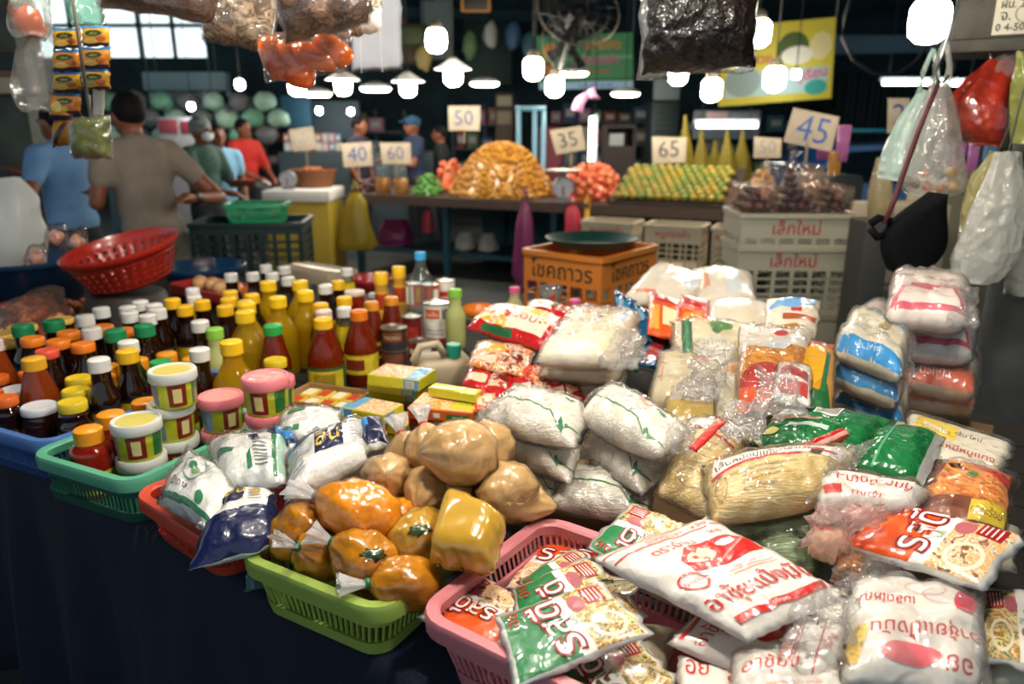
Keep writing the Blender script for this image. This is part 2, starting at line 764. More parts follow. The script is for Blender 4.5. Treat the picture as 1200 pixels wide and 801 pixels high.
# concrete column at the right, behind the table
a = Pt(1146, 480, Y=2.45)
mb = MB()
mb.lathe([(.24, 0), (.24, 4.7)], 28, 0, c=(a.x + .24, a.y, 0))
struct('trim_3', mb, M('column_concrete', '3c4244', rough=.85, var=('2b3032', 5), bump=(25, .3)))

# ================================================================ OUR STALL TABLE
ANG = math.radians(-36)
E1 = V((math.cos(ANG), math.sin(ANG), 0))
E2 = V((-math.sin(ANG), math.cos(ANG), 0))
c0 = Pt(468, 748, z=.86)
OT = V((c0.x, c0.y, 0)) + E2 * .05
TZ = .76


def TB(s, d, z=TZ):
    return OT + E1 * s + E2 * d + V((0, 0, z))


S0, S1, DEP = -3.4, .80, 1.62
tb = thing('market_table', 'long wooden trestle table under the packets, bottles and baskets', 'table', OT, ANG)
wood = M('old_table_wood', '1d1815', rough=.8, var=('14110f', 8), bump=(30, .2, (1, 10, 10)))
for i in range(9):
    MB().box(((S0 + S1) / 2, DEP * (i + .5) / 9, TZ - .02), (S1 - S0, DEP / 9 - .006, .04)).build('plank', wood, tb, None)
for s in (S0 + .1, -1.6, -.3, S1 - .1):
    for d in (.1, DEP - .1):
        MB().box((s, d, (TZ - .04) / 2), (.07, .07, TZ - .04)).build('leg', wood, tb, None)
# navy cloth hanging down the front
mb = MB()
n, m_ = 120, 10
vs, fs = [], []
for i in range(n + 1):
    s = S0 - .02 + (S1 - S0 + .04) * i / n
    for j in range(m_ + 3):
        if j < 2:
            vs.append((s, .3 - .15 * j, TZ + .004))
        else:
            k = (j - 2) / m_
            fold = (.014 + .05 * k) * (math.sin(s * 17 + 1.3 * math.sin(s * 5)) * .6 + math.sin(s * 41) * .25)
            vs.append((s, -.02 - max(0, k) * .03 - fold * min(1, k * 3), TZ + .004 - k * .74))
k2 = m_ + 3
for i in range(n):
    for j in range(k2 - 1):
        fs.append((i * k2 + j, i * k2 + j + 1, (i + 1) * k2 + j + 1, (i + 1) * k2 + j))
mb.add(vs, fs)
cl = mb.build('table_skirt', M('navy_cloth', '0c1830', rough=.85, var=('09122a', 6), bump=(220, .15)), None, 180)
cl.location = OT
cl.rotation_euler = (0, 0, ANG)
tag(cl, 'dark navy cloth hanging down the front of the stall table', 'tablecloth')
so = cl.modifiers.new('thick', 'SOLIDIFY')
so.thickness = .003


# ---------------------------------------------------------------- lamps
def bulb_kind(r, col_, s, shade=None, cord=2.6):
    g = emis('bulb_%s_%g' % (col_, s), col_, s)
    k = []
    mb = MB().lathe([(.0, -r * 1.35), (r * .55, -r * 1.25), (r * .93, -r * .9), (r, -r * .3), (r * .98, r * .45), (r * .8, r * .75), (r * .45, r * .9)], 16)
    k.append(('glass_bulb', mb.mesh('bulb', g, 180), []))
    mb = MB().lathe([(r * .62, r * .72), (r * .6, r * 1.3), (r * .35, r * 1.6), (0, r * 1.65)], 14)
    k.append(('socket', mb.mesh('socket', M('socket_dark', '7c766a', rough=.5), 40), []))
    if shade:
        mb = MB().lathe([(r * .4, r * 1.5), (r * 2.0, r * .45), (r * 2.05, r * .4), (r * 2.0, r * .4), (r * .4, r * 1.42)], 20)
        k.append(('lamp_shade', mb.mesh('shade', M('shade_white', 'd9dad5', rough=.4), 40), []))
    mb = MB().tube([(0, 0, r * 1.6), (0, 0, r * 1.6 + cord)], .006, 6)
    k.append(('cord', mb.mesh('cord', M('black_rubber', '121414', rough=.6), 180), []))
    return k


# the stall's own lamps, hung above the picture at the height of the lamps in view
kn = bulb_kind(.062, 'fff4e4', LAMP, shade=True, cord=2.35)
own = [TB(-.12, .16, 2.2), TB(-1.25, .34, 2.25), TB(.62, .26, 2.15), TB(-.35, 1.15, 2.3)]
wh = ['above the flour bags', 'above the sauce bottles', 'above the noodle bags', 'behind the glass noodles']
for q, wt, nm in zip(own, wh, ('flour_lamp_offscreen', 'bottle_lamp_offscreen', 'noodle_lamp_offscreen', 'block_lamp_offscreen')):
    o = place(kn, nm, 'bulb in a white tin shade hung over the stall table ' + wt, 'lamp', q, 0, 'lamps hung over the stall')
    o.children[0].name = nm.replace('lamp', 'bulb')
# lamps of the hall
lamp_big = bulb_kind(.085, 'fff3df', LAMP_FAR, cord=2.9)
lamp_sh = bulb_kind(.085, 'fff6ea', LAMP_FAR, shade=True, cord=2.9)
lamp_sm = bulb_kind(.045, 'f4fbff', LAMP_FAR, cord=2.9)
for px, py, Y, kd in ((511, 45, 6.6, 0), (625, 78, 6.8, 0), (650, 99, 7.4, 0), (834, 103, 6.6, 0), (889, 36, 5.6, 0), (908, 90, 6.2, 0),
                      (348, 98, 7.6, 0), (402, 98, 7.8, 1), (478, 100, 8.0, 1), (531, 86, 7.2, 1), (795, 84, 7.0, 0)):
    place([lamp_big, lamp_sh][kd], 'pendant_lamp', ['bare glowing bulb hung on a cord over the fruit stall', 'glowing bulb under a white cone shade over the fruit stall'][kd],
          'lamp', Pt(px, py, Y=Y), 0, ['bare bulbs over the fruit stall', 'shaded bulbs over the fruit stall'][kd])
place(lamp_big, 'pendant_lamp', 'large glowing bulb hung beside the grey wall box', 'lamp', Pt(1090, 20, Y=3.6), 0)
for px, py, Y in ((281, 98, 8), (374, 129, 12), (411, 130, 12), (224, 124, 11), (933, 86, 8.6)):
    place(lamp_sm, 'pendant_lamp', 'small bare bulb glowing in the market hall behind the shoppers', 'lamp', Pt(px, py, Y=Y), 0, 'small bulbs in the hall')
mb = MB().lathe([(0, -.03), (.15, -.028), (.18, 0), (.17, .02)], 24)
k_pan = [('diffuser', mb.mesh('diffuser', emis('pan_light', 'fff4e0', 30), 180), []),
         ('housing', MB().lathe([(.18, .005), (.175, .04), (.06, .08), (0, .085)], 24).mesh('housing', M('pan_housing', 'b9bdb8', rough=.5), 40), []),
         ('cord', MB().tube([(0, 0, .08), (0, 0, 2.6)], .006, 6).mesh('cord', M('black_rubber'), 180), [])]
for px, py, Y in ((371, 110, 9.5), (440, 104, 9.2), (568, 98, 9.8), (733, 110, 10), (672, 86, 9.5)):
    place(k_pan, 'disc_lamp', 'flat white disc lamp hung in the market hall', 'lamp', Pt(px, py, Y=Y), 0, 'disc lamps in the hall')


def tube_lamp(px, py, Y, L, vert=False, lab=''):
    c = Pt(px, py, Y=Y)
    o = thing('tube_lamp', lab, 'lamp', c)
    d = V((0, 0, L / 2)) if vert else V((L / 2, 0, 0))
    MB().tube([-d, d], .028, 10).build('tube', emis('tube_white', 'f2fbff', 14), o, 180)
    off = V((.045, .05, 0)) if vert else V((0, .05, .045))
    sz = (.05, .05, L + .06) if vert else (L + .06, .05, .05)
    for e in (-1, 1):
        MB().tube([off + V((0 if vert else e * L * .4, 0, .02)), off + V((0 if vert else e * L * .4, 0, 4.69 - c.z))], .006, 5).build('hanging_wire', M('black_rubber'), o, 180)
    MB().box(off, sz).build('batten', M('batten_white', 'c9cfcf', rough=.5), o, None)


tube_lamp(852, 147, 9, .7, False, 'horizontal white tube lamp glowing behind the yellow fruit nets')
tube_lamp(1072, 97, 10, .8, False, 'white tube lamp glowing on the dark shutter, left of a shorter one')
tube_lamp(1128, 98, 10, .3, False, 'short white tube lamp beside the red plastic bag')
tube_lamp(693, 163, 9, .5, True, 'upright white tube lamp behind the pink fruit')


# ================================================================ BASKETS
def rrect(l, w_, r, n=5):
    pts = []
    for cx, cy, a in ((l / 2 - r, w_ / 2 - r, 0), (-l / 2 + r, w_ / 2 - r, 90), (-l / 2 + r, -w_ / 2 + r, 180), (l / 2 - r, -w_ / 2 + r, 270)):
        for i in range(n + 1):
            t = math.radians(a + 90 * i / n)
            pts.append(V((cx + r * math.cos(t), cy + r * math.sin(t), 0)))
    return pts


def resample(pts, step):
    out = []
    L = len(pts)
    for i in range(L):
        a, b = pts[i], pts[(i + 1) % L]
        n = max(1, round((b - a).length / step))
        out += [a.lerp(b, k / n) for k in range(n)]
    return out


def ring(mb, l, w_, r, prof, mi=0, n=5):
    """loft a closed cross-section [(offset outwards, z)] round a rounded rectangle"""
    per = rrect(l, w_, r, n)
    k = len(prof)
    vs = []
    for i, p in enumerate(per):
        a, b = per[i - 1], per[(i + 1) % len(per)]
        t = (b - a).normalized()
        nn = V((t.y, -t.x, 0))
        for o_, z in prof:
            vs.append(p + nn * o_ + V((0, 0, z)))
    fs = []
    L = len(per)
    for i in range(L):
        j = (i + 1) % L
        for q in range(k):
            q2 = (q + 1) % k
            fs.append((i * k + q, j * k + q, j * k + q2, i * k + q2))
    mb.add(vs, fs, mi)


def basket(name, label, corner, l, w_, h, rz, color, rim=None, cname='basket', group=None, step=.012, solid=.25, lip=.016, tp=.86):
    """corner = world point of the front-left rim corner; l along rz, w_ away"""
    ca, sa = math.cos(rz), math.sin(rz)
    cen = V(corner) + V((ca, sa, 0)) * l / 2 + V((-sa, ca, 0)) * w_ / 2
    o = thing(name, label, cname, (cen.x, cen.y, corner[2] - h), rz, group)
    m = pl(color)
    mr = pl(rim or color)
    mb = MB()
    ring(mb, l, w_, .035, [(-.004, h - .016), (lip * .6, h - .024), (lip * .9, h - .024), (lip, h - .004), (lip * .8, h + .003), (-.002, h + .003), (-.006, h)])
    mb.build('rim', mr, o, 35)
    mb = MB()
    ring(mb, l * tp, w_ * tp, .03, [(-.003, .002), (.004, .002), (.010, h * solid), (.003, h * solid)])
    zb = h * .62
    kk = tp + (1 - tp) * .62
    ring(mb, l * kk, w_ * kk, .033, [(-.003, zb - .006), (.003, zb - .006), (.003, zb + .006), (-.003, zb + .006)])
    bot = rrect(l * tp, w_ * tp, .03)
    nb = len(bot)
    mb.add([p + V((0, 0, .002)) for p in bot] + [p + V((0, 0, .005)) for p in bot], [tuple(range(nb))[::-1], tuple(range(nb, 2 * nb))])
    mb.build('body', m, o, 35)
    mb = MB()
    for p in resample(rrect(l, w_, .035), step):
        q = V((p.x * tp, p.y * tp, h * solid * .9))
        q = q + (V((p.x, p.y, 0)) - V((q.x, q.y, 0))) * solid * .9
        e = V((p.x, p.y, h - .012))
        mb.tube([q, e], .0026, 4, 0, False)
    st = mb.build('slots', m, o, None)
    st['kind'] = 'stuff'
    return o


ZB = TZ + .006          # baskets stand on the cloth
BG = Pt(303, 648, z=.865) + V((-.020, -.004, 0))
basket('basket', 'light green plastic basket full of yellow curry paste bags', BG, .272, .20, BG.z - ZB, math.radians(-30), '9ab552')
BP = Pt(468, 712, z=.875) + V((.036, -.010, 0))
basket('basket', 'pink plastic basket holding seasoning packets', BP, .40, .30, BP.z - ZB, math.radians(-35), 'cf7f86')
BD = Pt(42, 531, z=.865)
RD_ = math.radians(-26)
exd, eyd = V((math.cos(RD_), math.sin(RD_), 0)), V((-math.sin(RD_), math.cos(RD_), 0))
DL, DW = .285, .36
basket('basket', 'dark green plastic basket holding sauce jars and paste tubs', BD, DL, DW, BD.z - ZB, RD_, '1c5646', rim='55a585', tp=.95)
BR_ = Pt(153, 572, z=.855) + exd * .030 - eyd * .004
basket('basket', 'red plastic basket under the bags of sugar', BR_, .265, .22, BR_.z - ZB, math.radians(-39), 'b03a28', rim='cf4a32')
TL_, TW_ = .90, .50
BB = BD - exd * (.036 + TL_) + eyd * .045
basket('tray', 'blue plastic tray holding dark sauce bottles', BB, TL_, TW_, BB.z - ZB, RD_, '24457e', rim='4470b0', cname='tray', tp=.95)
# boxes that raise the back of the display
card = M('cardboard', 'a5835a', rough=.8, var=('94734c', 12))


def carton(name, label, c, size, rz, mat=card, tape=None):
    o = thing(name, label, 'box', c, rz)
    MB().rbox((0, 0, size[2] / 2), size, .004).build('body', mat, o)
    MB().box((0, 0, size[2] + .0006), (size[0] * .99, .045, .0012)).build('tape', tape or M('tape_brown', 'b99a62', rough=.3), o)
    return o


carton('carton', 'cardboard carton under the bags of glass noodles', TB(.02, .62), (.40, .34, .055), ANG)
carton('carton', 'cardboard carton under the striped packs and pink packs beside the column', TB(.44, 1.2), (.26, .34, .065), ANG)
carton('carton', 'cardboard carton under the cream bags with green print', TB(.12, 1.18), (.36, .40, .065), ANG)
carton('carton', 'cardboard carton under the flour bags', TB(.64, .38), (.28, .22, .045), ANG)
carton('carton', 'cardboard carton under the green foil packs', TB(.46, .80), (.26, .30, .065), ANG)


# ================================================================ BOTTLES, JARS, TUBS, TINS
def bottle_kind(h, r, body, capc, cap_r=.016, cap_h=.022, label=None, shape='round', ribs=True, fill=None, neck=None, lab=(.18, .55), patch=None):
    """label = colour(s) of the paper band; returns parts with shared meshes"""
    k = []
    nr = neck or cap_r * .85
    hb = h - cap_h
    if shape == 'jar':
        prof = [(0, 0), (r * .9, .0), (r, .008), (r, hb * .62), (r * .88, hb * .72), (r * .72, hb * .80), (r * .70, hb * .86), (r * .85, hb * .93), (cap_r * .96, hb * .97), (cap_r * .96, hb)]
    elif shape == 'cone':
        prof = [(0, 0), (r * .92, .0), (r, .01), (r, hb * .52), (r * .97, hb * .6), (r * .74, hb * .79), (nr * 1.2, hb * .94), (nr, hb), (nr, hb + .004)]
    elif shape == 'squat':
        prof = [(0, 0), (r * .92, .0), (r, .008), (r, hb * .82), (r * .93, hb * .92), (cap_r * .97, hb * .97), (cap_r * .97, hb)]
    else:
        prof = [(0, 0), (r * .92, .0), (r, .01), (r, hb * .60), (r * .96, hb * .68), (r * .62, hb * .82), (nr * 1.05, hb * .90), (nr, hb), (nr, hb + .004)]
    k.append(('glass', MB().lathe(prof, 22).mesh('glass', body, 50), []))
    if ribs:
        mb = MB()
        vs, fs = [], []
        n = 44
        for i in range(n):
            a = 2 * math.pi * i / n
            q = cap_r * (1.0 if i % 2 else .95)
            vs += [(q * math.cos(a), q * math.sin(a), hb), (q * math.cos(a), q * math.sin(a), h - .003)]
        for i in range(n):
            j = (i + 1) % n
            fs.append((2 * i, 2 * j, 2 * j + 1, 2 * i + 1))
        mb.add(vs, fs)
        mb.lathe([(cap_r * .97, h - .003), (cap_r * .88, h), (0, h)], 22)
        cm = mb.mesh('cap', pl(capc), 60)
    else:
        cm = MB().lathe([(cap_r, hb), (cap_r * 1.02, hb + cap_h * .2), (cap_r * 1.02, h - .003), (cap_r * .95, h), (cap_r * .8, h - .001), (0, h - .001)], 24).mesh('cap', pl(capc), 50)
    k.append(('cap', cm, []))
    if label:
        labs = label if isinstance(label, (list, tuple)) else [label]
        a0, a1 = math.radians(-200), math.radians(20)
        mb = MB().lathe([(r * 1.012, hb * lab[0]), (r * 1.012, hb * lab[1])], 26, 0)
        mats = [pr(labs[0])]
        subs = []
        if len(labs) > 1:
            m2 = MB()
            for i, c in enumerate(labs[1:]):
                mats2 = pr(c)
                hh = hb * (lab[1] - lab[0])
                z0 = hb * lab[0] + hh * (.12 + .1 * i)
                z1 = hb * lab[1] - hh * (.12 + .1 * i)
                wd = [1.15, .6, .3][i]
                m2 = MB().lathe([(r * (1.02 + .006 * i), z0), (r * (1.02 + .006 * i), z1)], 10, 0, math.radians(-90 - wd * 57), math.radians(-90 + wd * 57))
                subs.append(('label_panel', m2.mesh('label_panel', mats2, 180)))
        k.append(('paper_label', mb.mesh('paper_label', mats, 180), subs))
    return k


amber = liquid('fish_sauce', '7a2408', .35)
dark = liquid('dark_soy', '1c0a06', .12)
oilm = liquid('cooking_oil', 'd2ae1c', .68)
redsauce = liquid('chilli_sauce', '8a1d0a', .15)
brownjar = liquid('brown_paste', '2a0f0a', .12)
palelime = liquid('lime_cordial', 'cfd68a', .3)
clearb = film('clear_bottle', 'EAF4F4', .06, .5, 8, .05, .05)
YEL, ORA, WHI, GRN, LIL = 'e9b51c', 'e07818', 'dcdad4', '1f8f4e', 'c9b9c0'
KD = {
    'fishY': bottle_kind(.225, .053, amber, YEL, .027, .028, ['1d5a35', 'c9b62a', '8a7a1a'], 'cone', lab=(.06, .46)),
    'fishO': bottle_kind(.225, .051, amber, ORA, .026, .028, ['c9b326', 'd8c436', '7a2a1c'], 'cone', lab=(.20, .5)),
    'fishM': bottle_kind(.21, .040, amber, 'e0902a', .024, .026, ['c9b326', 'd8c436', '7a2a1c'], 'cone', lab=(.16, .46)),
    'fishN': bottle_kind(.205, .046, liquid('orange_sauce', '8f3a10', .35), 'e3a826', .026, .028, ['3a6a30', '2f5a2c', 'b9a838'], 'cone', lab=(.05, .58)),
    'fishG': bottle_kind(.215, .043, amber, '2aa04a', .026, .026, ['1d5a35', 'c9b62a'], 'cone', lab=(.06, .46)),
    'fishW': bottle_kind(.225, .045, amber, 'd9bfb4', .025, .026, ['245f3a', 'c9b62a'], 'cone', lab=(.1, .46)),
    'fishL': bottle_kind(.21, .044, liquid('orange_sauce', '8f3a10', .35), LIL, .025, .028, ['39332e', '6c3a22'], 'cone', lab=(.1, .5)),
    'oil': bottle_kind(.245, .053, oilm, 'eec019', .027, .032, None, 'round'),
    'soyW': bottle_kind(.22, .036, dark, WHI, .0245, .030, ['20242c', 'b98a1a'], 'round'),
    'soyY': bottle_kind(.22, .038, dark, YEL, .025, .030, ['1a1d20', 'c8a01f'], 'round'),
    'soyO': bottle_kind(.20, .042, dark, ORA, .028, .022, ['1f4a22', '274f28'], 'round', ribs=False, lab=(.1, .58)),
    'soyG': bottle_kind(.22, .036, dark, '15804f', .027, .030, ['15231f', '0f3b2c'], 'round'),
    'soyR': bottle_kind(.20, .038, dark, 'd9503a', .026, .020, ['2a1f1d', '7a2a1c'], 'round', ribs=False),
    'wy': bottle_kind(.22, .028, clearb, WHI, .023, .028, ['d8b91e', 'e0c830'], 'round', lab=(.3, .86)),
    'jarY': bottle_kind(.14, .037, brownjar, 'd9bd26', .030, .022, ['cdb93a', 'd9c84e', '6a5a20'], 'jar', ribs=False, lab=(.26, .60)),
    'jarW': bottle_kind(.115, .040, brownjar, 'cfd2d6', .037, .018, None, 'squat', ribs=False),
    'jarO': bottle_kind(.135, .034, dark, 'd8641c', .026, .020, ['1f3a2a', 'a5482a'], 'squat', ribs=False),
    'lidY': bottle_kind(.16, .042, dark, 'd9b04a', .040, .016, ['2a2a24', '7a6a2a'], 'squat', ribs=False),
    'lidR': bottle_kind(.16, .040, redsauce, 'd8bfae', .038, .016, ['2a2420', 'b5452a'], 'squat', ribs=False),
    'smO': bottle_kind(.145, .041, redsauce, 'e8961e', .028, .030, ['b9c02c', '8aa52a', '6a2418'], 'squat', lab=(.12, .52)),
    'smO2': bottle_kind(.15, .037, redsauce, 'e8961e', .027, .030, None, 'squat'),
    'smG': bottle_kind(.15, .036, redsauce, '2aa552', .027, .024, None, 'round', ribs=False),
    'lime': bottle_kind(.21, .036, palelime, '8cc84a', .024, .028, None, 'round'),
    'water': bottle_kind(.29, .050, clearb, '3a9fd8', .022, .028, None, 'round'),
    'pink': bottle_kind(.15, .032, liquid('pale_oil', 'd8cf9a', .5), 'd85a8a', .022, .022, None, 'round'),
    'whJ': bottle_kind(.12, .026, brownjar, WHI, .021, .018, None, 'squat'),
}
DESC = {
    'fishY': 'broad amber fish sauce bottle with yellow cap and green label', 'fishO': 'broad amber fish sauce bottle with orange cap and yellow label',
    'fishM': 'slim amber fish sauce bottle with orange cap beside the tins', 'fishN': 'orange red sauce bottle with yellow orange cap and green grid label',
    'fishG': 'amber fish sauce bottle with bright green cap', 'fishW': 'amber fish sauce bottle with pale pinkish cap',
    'fishL': 'amber sauce bottle with lilac white cap among dark bottles', 'oil': 'clear bottle of yellow cooking oil with yellow cap',
    'soyW': 'slim dark soy sauce bottle with white cap', 'soyY': 'slim dark soy sauce bottle with yellow cap',
    'soyO': 'dark sauce bottle with flat orange lid and green label', 'soyG': 'slim dark sauce bottle with dark green cap',
    'soyR': 'dark sauce bottle with pinkish red lid', 'wy': 'small clear bottle with white cap and yellow label',
    'jarY': 'waisted brown paste jar with yellow lid and yellow label', 'jarW': 'squat dark brown jar with silver white lid in blue tray',
    'jarO': 'red chilli sauce bottle with flat orange lid', 'lidY': 'dark wide jar with printed yellow lid', 'lidR': 'wide jar with printed white and red lid',
    'smO': 'small dark red sauce bottle with ribbed orange cap and yellow label', 'smO2': 'small dark red sauce bottle with ribbed orange cap, no label',
    'smG': 'dark red sauce bottle with hollow green cap', 'lime': 'pale lime cordial bottle with light green cap',
    'water': 'clear water bottle with blue cap behind the red tins', 'pink': 'clear bottle with pink cap beside the orange crate', 'whJ': 'small dark bottle with white cap',
}
SPOTS = []


def bt(kind, *pts):
    for p in pts:
        SPOTS.append((kind,) + p)


bt('soyW', (105, 360), (135, 356), (130, 371), (134, 382), (150, 367), (166, 351), (178, 361), (152, 365), (299, 317), (311, 308), (315, 317), (333, 310), (337, 322),
   (270, 318), (190, 396), (202, 390), (374, 331), (186, 350), (213, 405), (236, 378))
bt('wy', (406, 312), (225, 335), (403, 358), (213, 346))
bt('soyY', (201, 348), (216, 355), (240, 350), (269, 338), (258, 354), (389, 328), (210, 396), (403, 345), (373, 352), (297, 341), (281, 349), (268, 347))
bt('oil', (275, 361), (289, 353), (322, 327), (324, 345), (355, 325), (357, 339), (247, 392))
bt('soyG', (72, 380), (43, 386), (190, 379), (148, 390))
bt('soyO', (103, 391), (122, 396), (137, 401), (73, 396), (160, 384), (166, 392), (12, 412))
bt('soyR', (92, 403))
bt('lidY', (52, 374), (5, 390), (22, 384), (0, 402))
bt('lidR', (94, 381))
bt('fishL', (26, 400))
bt('fishY', (355, 373))
bt('fishN', (100, 408))
bt('smO2', (223, 412), (243, 414))
bt('fishW', (377, 364))
bt('fishG', (329, 379))
bt('fishO', (418, 360))
bt('fishM', (437, 351), (458, 345))
bt('lidR', (415, 338))
bt('jarO', (7, 440), (41, 437), (41, 446), (32, 455), (68, 438))
bt('jarW', (56, 459), (71, 448))
bt('jarY', (123, 441), (151, 444), (157, 431), (327, 416))
bt('smO', (128, 493), (155, 483), (183, 475), (300, 417))
bt('smO2', (182, 430), (190, 422), (215, 420), (259, 430))
bt('smG', (240, 426), (266, 418))
bt('lime', (232, 384), (533, 336))
bt('water', (492, 293))
bt('pink', (603, 334), (674, 348))
bt('whJ', (58, 412), (438, 341), (250, 389))
HT = {k: None for k in KD}
HEI = {k: max(v[2] for v in (list(q.co) for q in KD[k][1][1].vertices)) for k in KD}
RAD = {k: max(math.hypot(q.co.x, q.co.y) for _n, me_, sb in KD[k] for m2 in [me_] + [x[1] for x in sb] for q in m2.vertices) for k in KD}
# where the round things stand: on the table, in the blue tray or in the dark green basket; none may cross another
STACKS = {'A': (170, 487, 1), 'B': (205, 476, 1), 'D': (248, 466, 1), 'E': (280, 452, 2), 'F': (316, 442, 1)}      # stacks of paste tubs
TINS = {'milk': (517, 328, .105, .042), 'orange1': (503, 331, .10, .04), 'orange2': (490, 331, .10, .04), 'powder': (512, 353, .14, .052), 'red': (482, 369, .11, .04),
        'brown': (460, 382, .14, .043), 'low': (493, 398, .06, .04), 'yel1': (446, 319, .22, .027), 'yel2': (467, 312, .22, .027), 'cup': (645, 335, .14, .05)}
bp_ = []
for q in SPOTS:
    k = q[0]
    p = Pt(q[1], q[2], z=TZ + .008 + HEI[k])
    bp_.append([k, p.x, p.y, RAD[k], 1.0])
for k, (x, y, lv) in STACKS.items():
    p = Pt(x, y, z=TZ + .008 + .079 * lv + .07)
    bp_.append(['tub' + k, p.x, p.y, .0505, .25])
for k, (x, y, h, r) in TINS.items():
    p = Pt(x, y, z=TZ + h)
    bp_.append(['tin' + k, p.x, p.y, r * 1.02, .5])


def loc2(c, rz, x, y):
    dx, dy = x - c.x, y - c.y
    return dx * math.cos(rz) + dy * math.sin(rz), -dx * math.sin(rz) + dy * math.cos(rz)


CONT = [(BD, RD_, DL, DW), (BB, RD_, TL_, TW_)]


def side_of(x, y, k=''):
    for i, (c, rz, l, w2) in enumerate(CONT):
        u, v = loc2(c, rz, x, y)
        if -.01 < u < l + .01 and -.02 < v < w2 + .01:
            return i
    return -1


INS = []
for q in bp_:
    i = side_of(q[1], q[2])
    if q[0] in ('tubA', 'tubB', 'tubD') or q[0] == 'smO' and q[1] < -.55:
        i = 0
    if q[0] in ('tubE', 'tubF'):
        i = -1
    INS.append(i)
# flat obstacles among them: centre, turn, length, width
r1_ = math.radians(-20)
_c = lambda px, py, z: Pt(px, py, z=z)
OBST = [(_c(382, 470, TZ + .03), r1_, .205, .145), (_c(470, 458, TZ + .04), r1_, .17, .12), (_c(262, 345, TZ + .05), ANG, .56, .22), (_c(524, 503, TZ + .05), math.radians(-14), .165, .115),
        (BR_ + V((math.cos(math.radians(-39)), math.sin(math.radians(-39)), 0)) * .132 + V((-math.sin(math.radians(-39)), math.cos(math.radians(-39)), 0)) * .11, math.radians(-39), .305, .26),
        (_c(520, 418, TZ + .10) + V((0, .03, 0)), .3, .19, .16)]
for it in range(900):
    mv = 0
    for i in range(len(bp_)):
        for j in range(i):
            a, b = bp_[i], bp_[j]
            dx, dy = a[1] - b[1], a[2] - b[2]
            need = a[3] + b[3] + .0006
            if abs(dx) > need or abs(dy) > need:
                continue
            d = math.hypot(dx, dy) or 1e-4
            if d < need:
                s = need - d
                wa, wb = a[4] / (a[4] + b[4]), b[4] / (a[4] + b[4])
                a[1] += dx / d * s * wa; a[2] += dy / d * s * wa
                b[1] -= dx / d * s * wb; b[2] -= dy / d * s * wb
                mv += s
    for q, ins in zip(bp_, INS):
        for i, (c, rz, l, w2) in enumerate(CONT):
            u, v = loc2(c, rz, q[1], q[2])
            u0, v0 = u, v
            if ins == i:                              # inside the walls
                mg = q[3] + .009 + .02 * l if i == 0 else q[3] + .022
                u = min(max(u, mg), l - mg)
                v = min(max(v, mg), w2 - mg)
            else:                                     # outside the rim
                mg = q[3] + .018
                if -mg < u < l + mg and -mg < v < w2 + mg:
                    e = [(u + mg, 0), (l + mg - u, 1), (w2 + mg - v, 2)]
                    w3 = min(e)[1]
                    if w3 == 0:
                        u = -mg
                    elif w3 == 1:
                        u = l + mg
                    else:
                        v = w2 + mg
            if u != u0 or v != v0:
                q[1] = c.x + u * math.cos(rz) - v * math.sin(rz)
                q[2] = c.y + u * math.sin(rz) + v * math.cos(rz)
                mv += abs(u - u0) + abs(v - v0)
        for c, rz, l, w2 in OBST:
            u, v = loc2(c, rz, q[1], q[2])
            cu, cv = min(max(u, -l / 2), l / 2), min(max(v, -w2 / 2), w2 / 2)
            d = math.hypot(u - cu, v - cv)
            if d < q[3] + .002:
                if d < 1e-5:
                    cv, d = w2 / 2, 1e-3
                    v = cv + 1e-3
                k_ = (q[3] + .002) / d
                u, v = cu + (u - cu) * k_, cv + (v - cv) * k_
                q[1] = c.x + u * math.cos(rz) - v * math.sin(rz)
                q[2] = c.y + u * math.sin(rz) + v * math.cos(rz)
                mv += .001
    if mv < .001:
        break
AT = {q[0]: (q[1], q[2]) for q in bp_ if q[0][:3] in ('tub', 'tin')}
ZIN = {q[0] + '%.4f' % q[1]: (ZB + .0055 if i >= 0 else (ZB if (V((q[1], q[2], 0)) - OT).dot(E2) < .32 else TZ + .0005)) for q, i in zip(bp_, INS)}
zof = lambda q: ZIN[q[0] + '%.4f' % q[1]]
TUBZ = {q[0]: zof(q) for q in bp_ if q[0][:3] == 'tub'}
DISCS = [(q[1], q[2], q[3]) for q in bp_]
bp_ = [q for q in bp_ if q[0][:3] not in ('tub', 'tin')]
SHORT = dict(fishY='yellow capped fish sauce', fishO='orange capped fish sauce', fishM='slim fish sauce', fishN='grid label bottle', fishG='green capped fish sauce', fishW='pale capped fish sauce',
             fishL='lilac capped bottle', oil='cooking oil bottle', soyW='white capped soy sauce', soyY='yellow capped soy sauce', soyO='flat orange lid', soyG='dark green capped bottle', soyR='red lidded bottle',
             wy='yellow label bottle', jarY='yellow lidded jar', jarW='silver lidded jar', jarO='low orange lidded bottle', lidY='printed yellow lid', lidR='printed white lid', smO='labelled orange capped bottle',
             smO2='small orange capped bottle', smG='hollow green cap', lime='lime cordial', water='water bottle', pink='pink capped bottle', whJ='small white capped bottle')
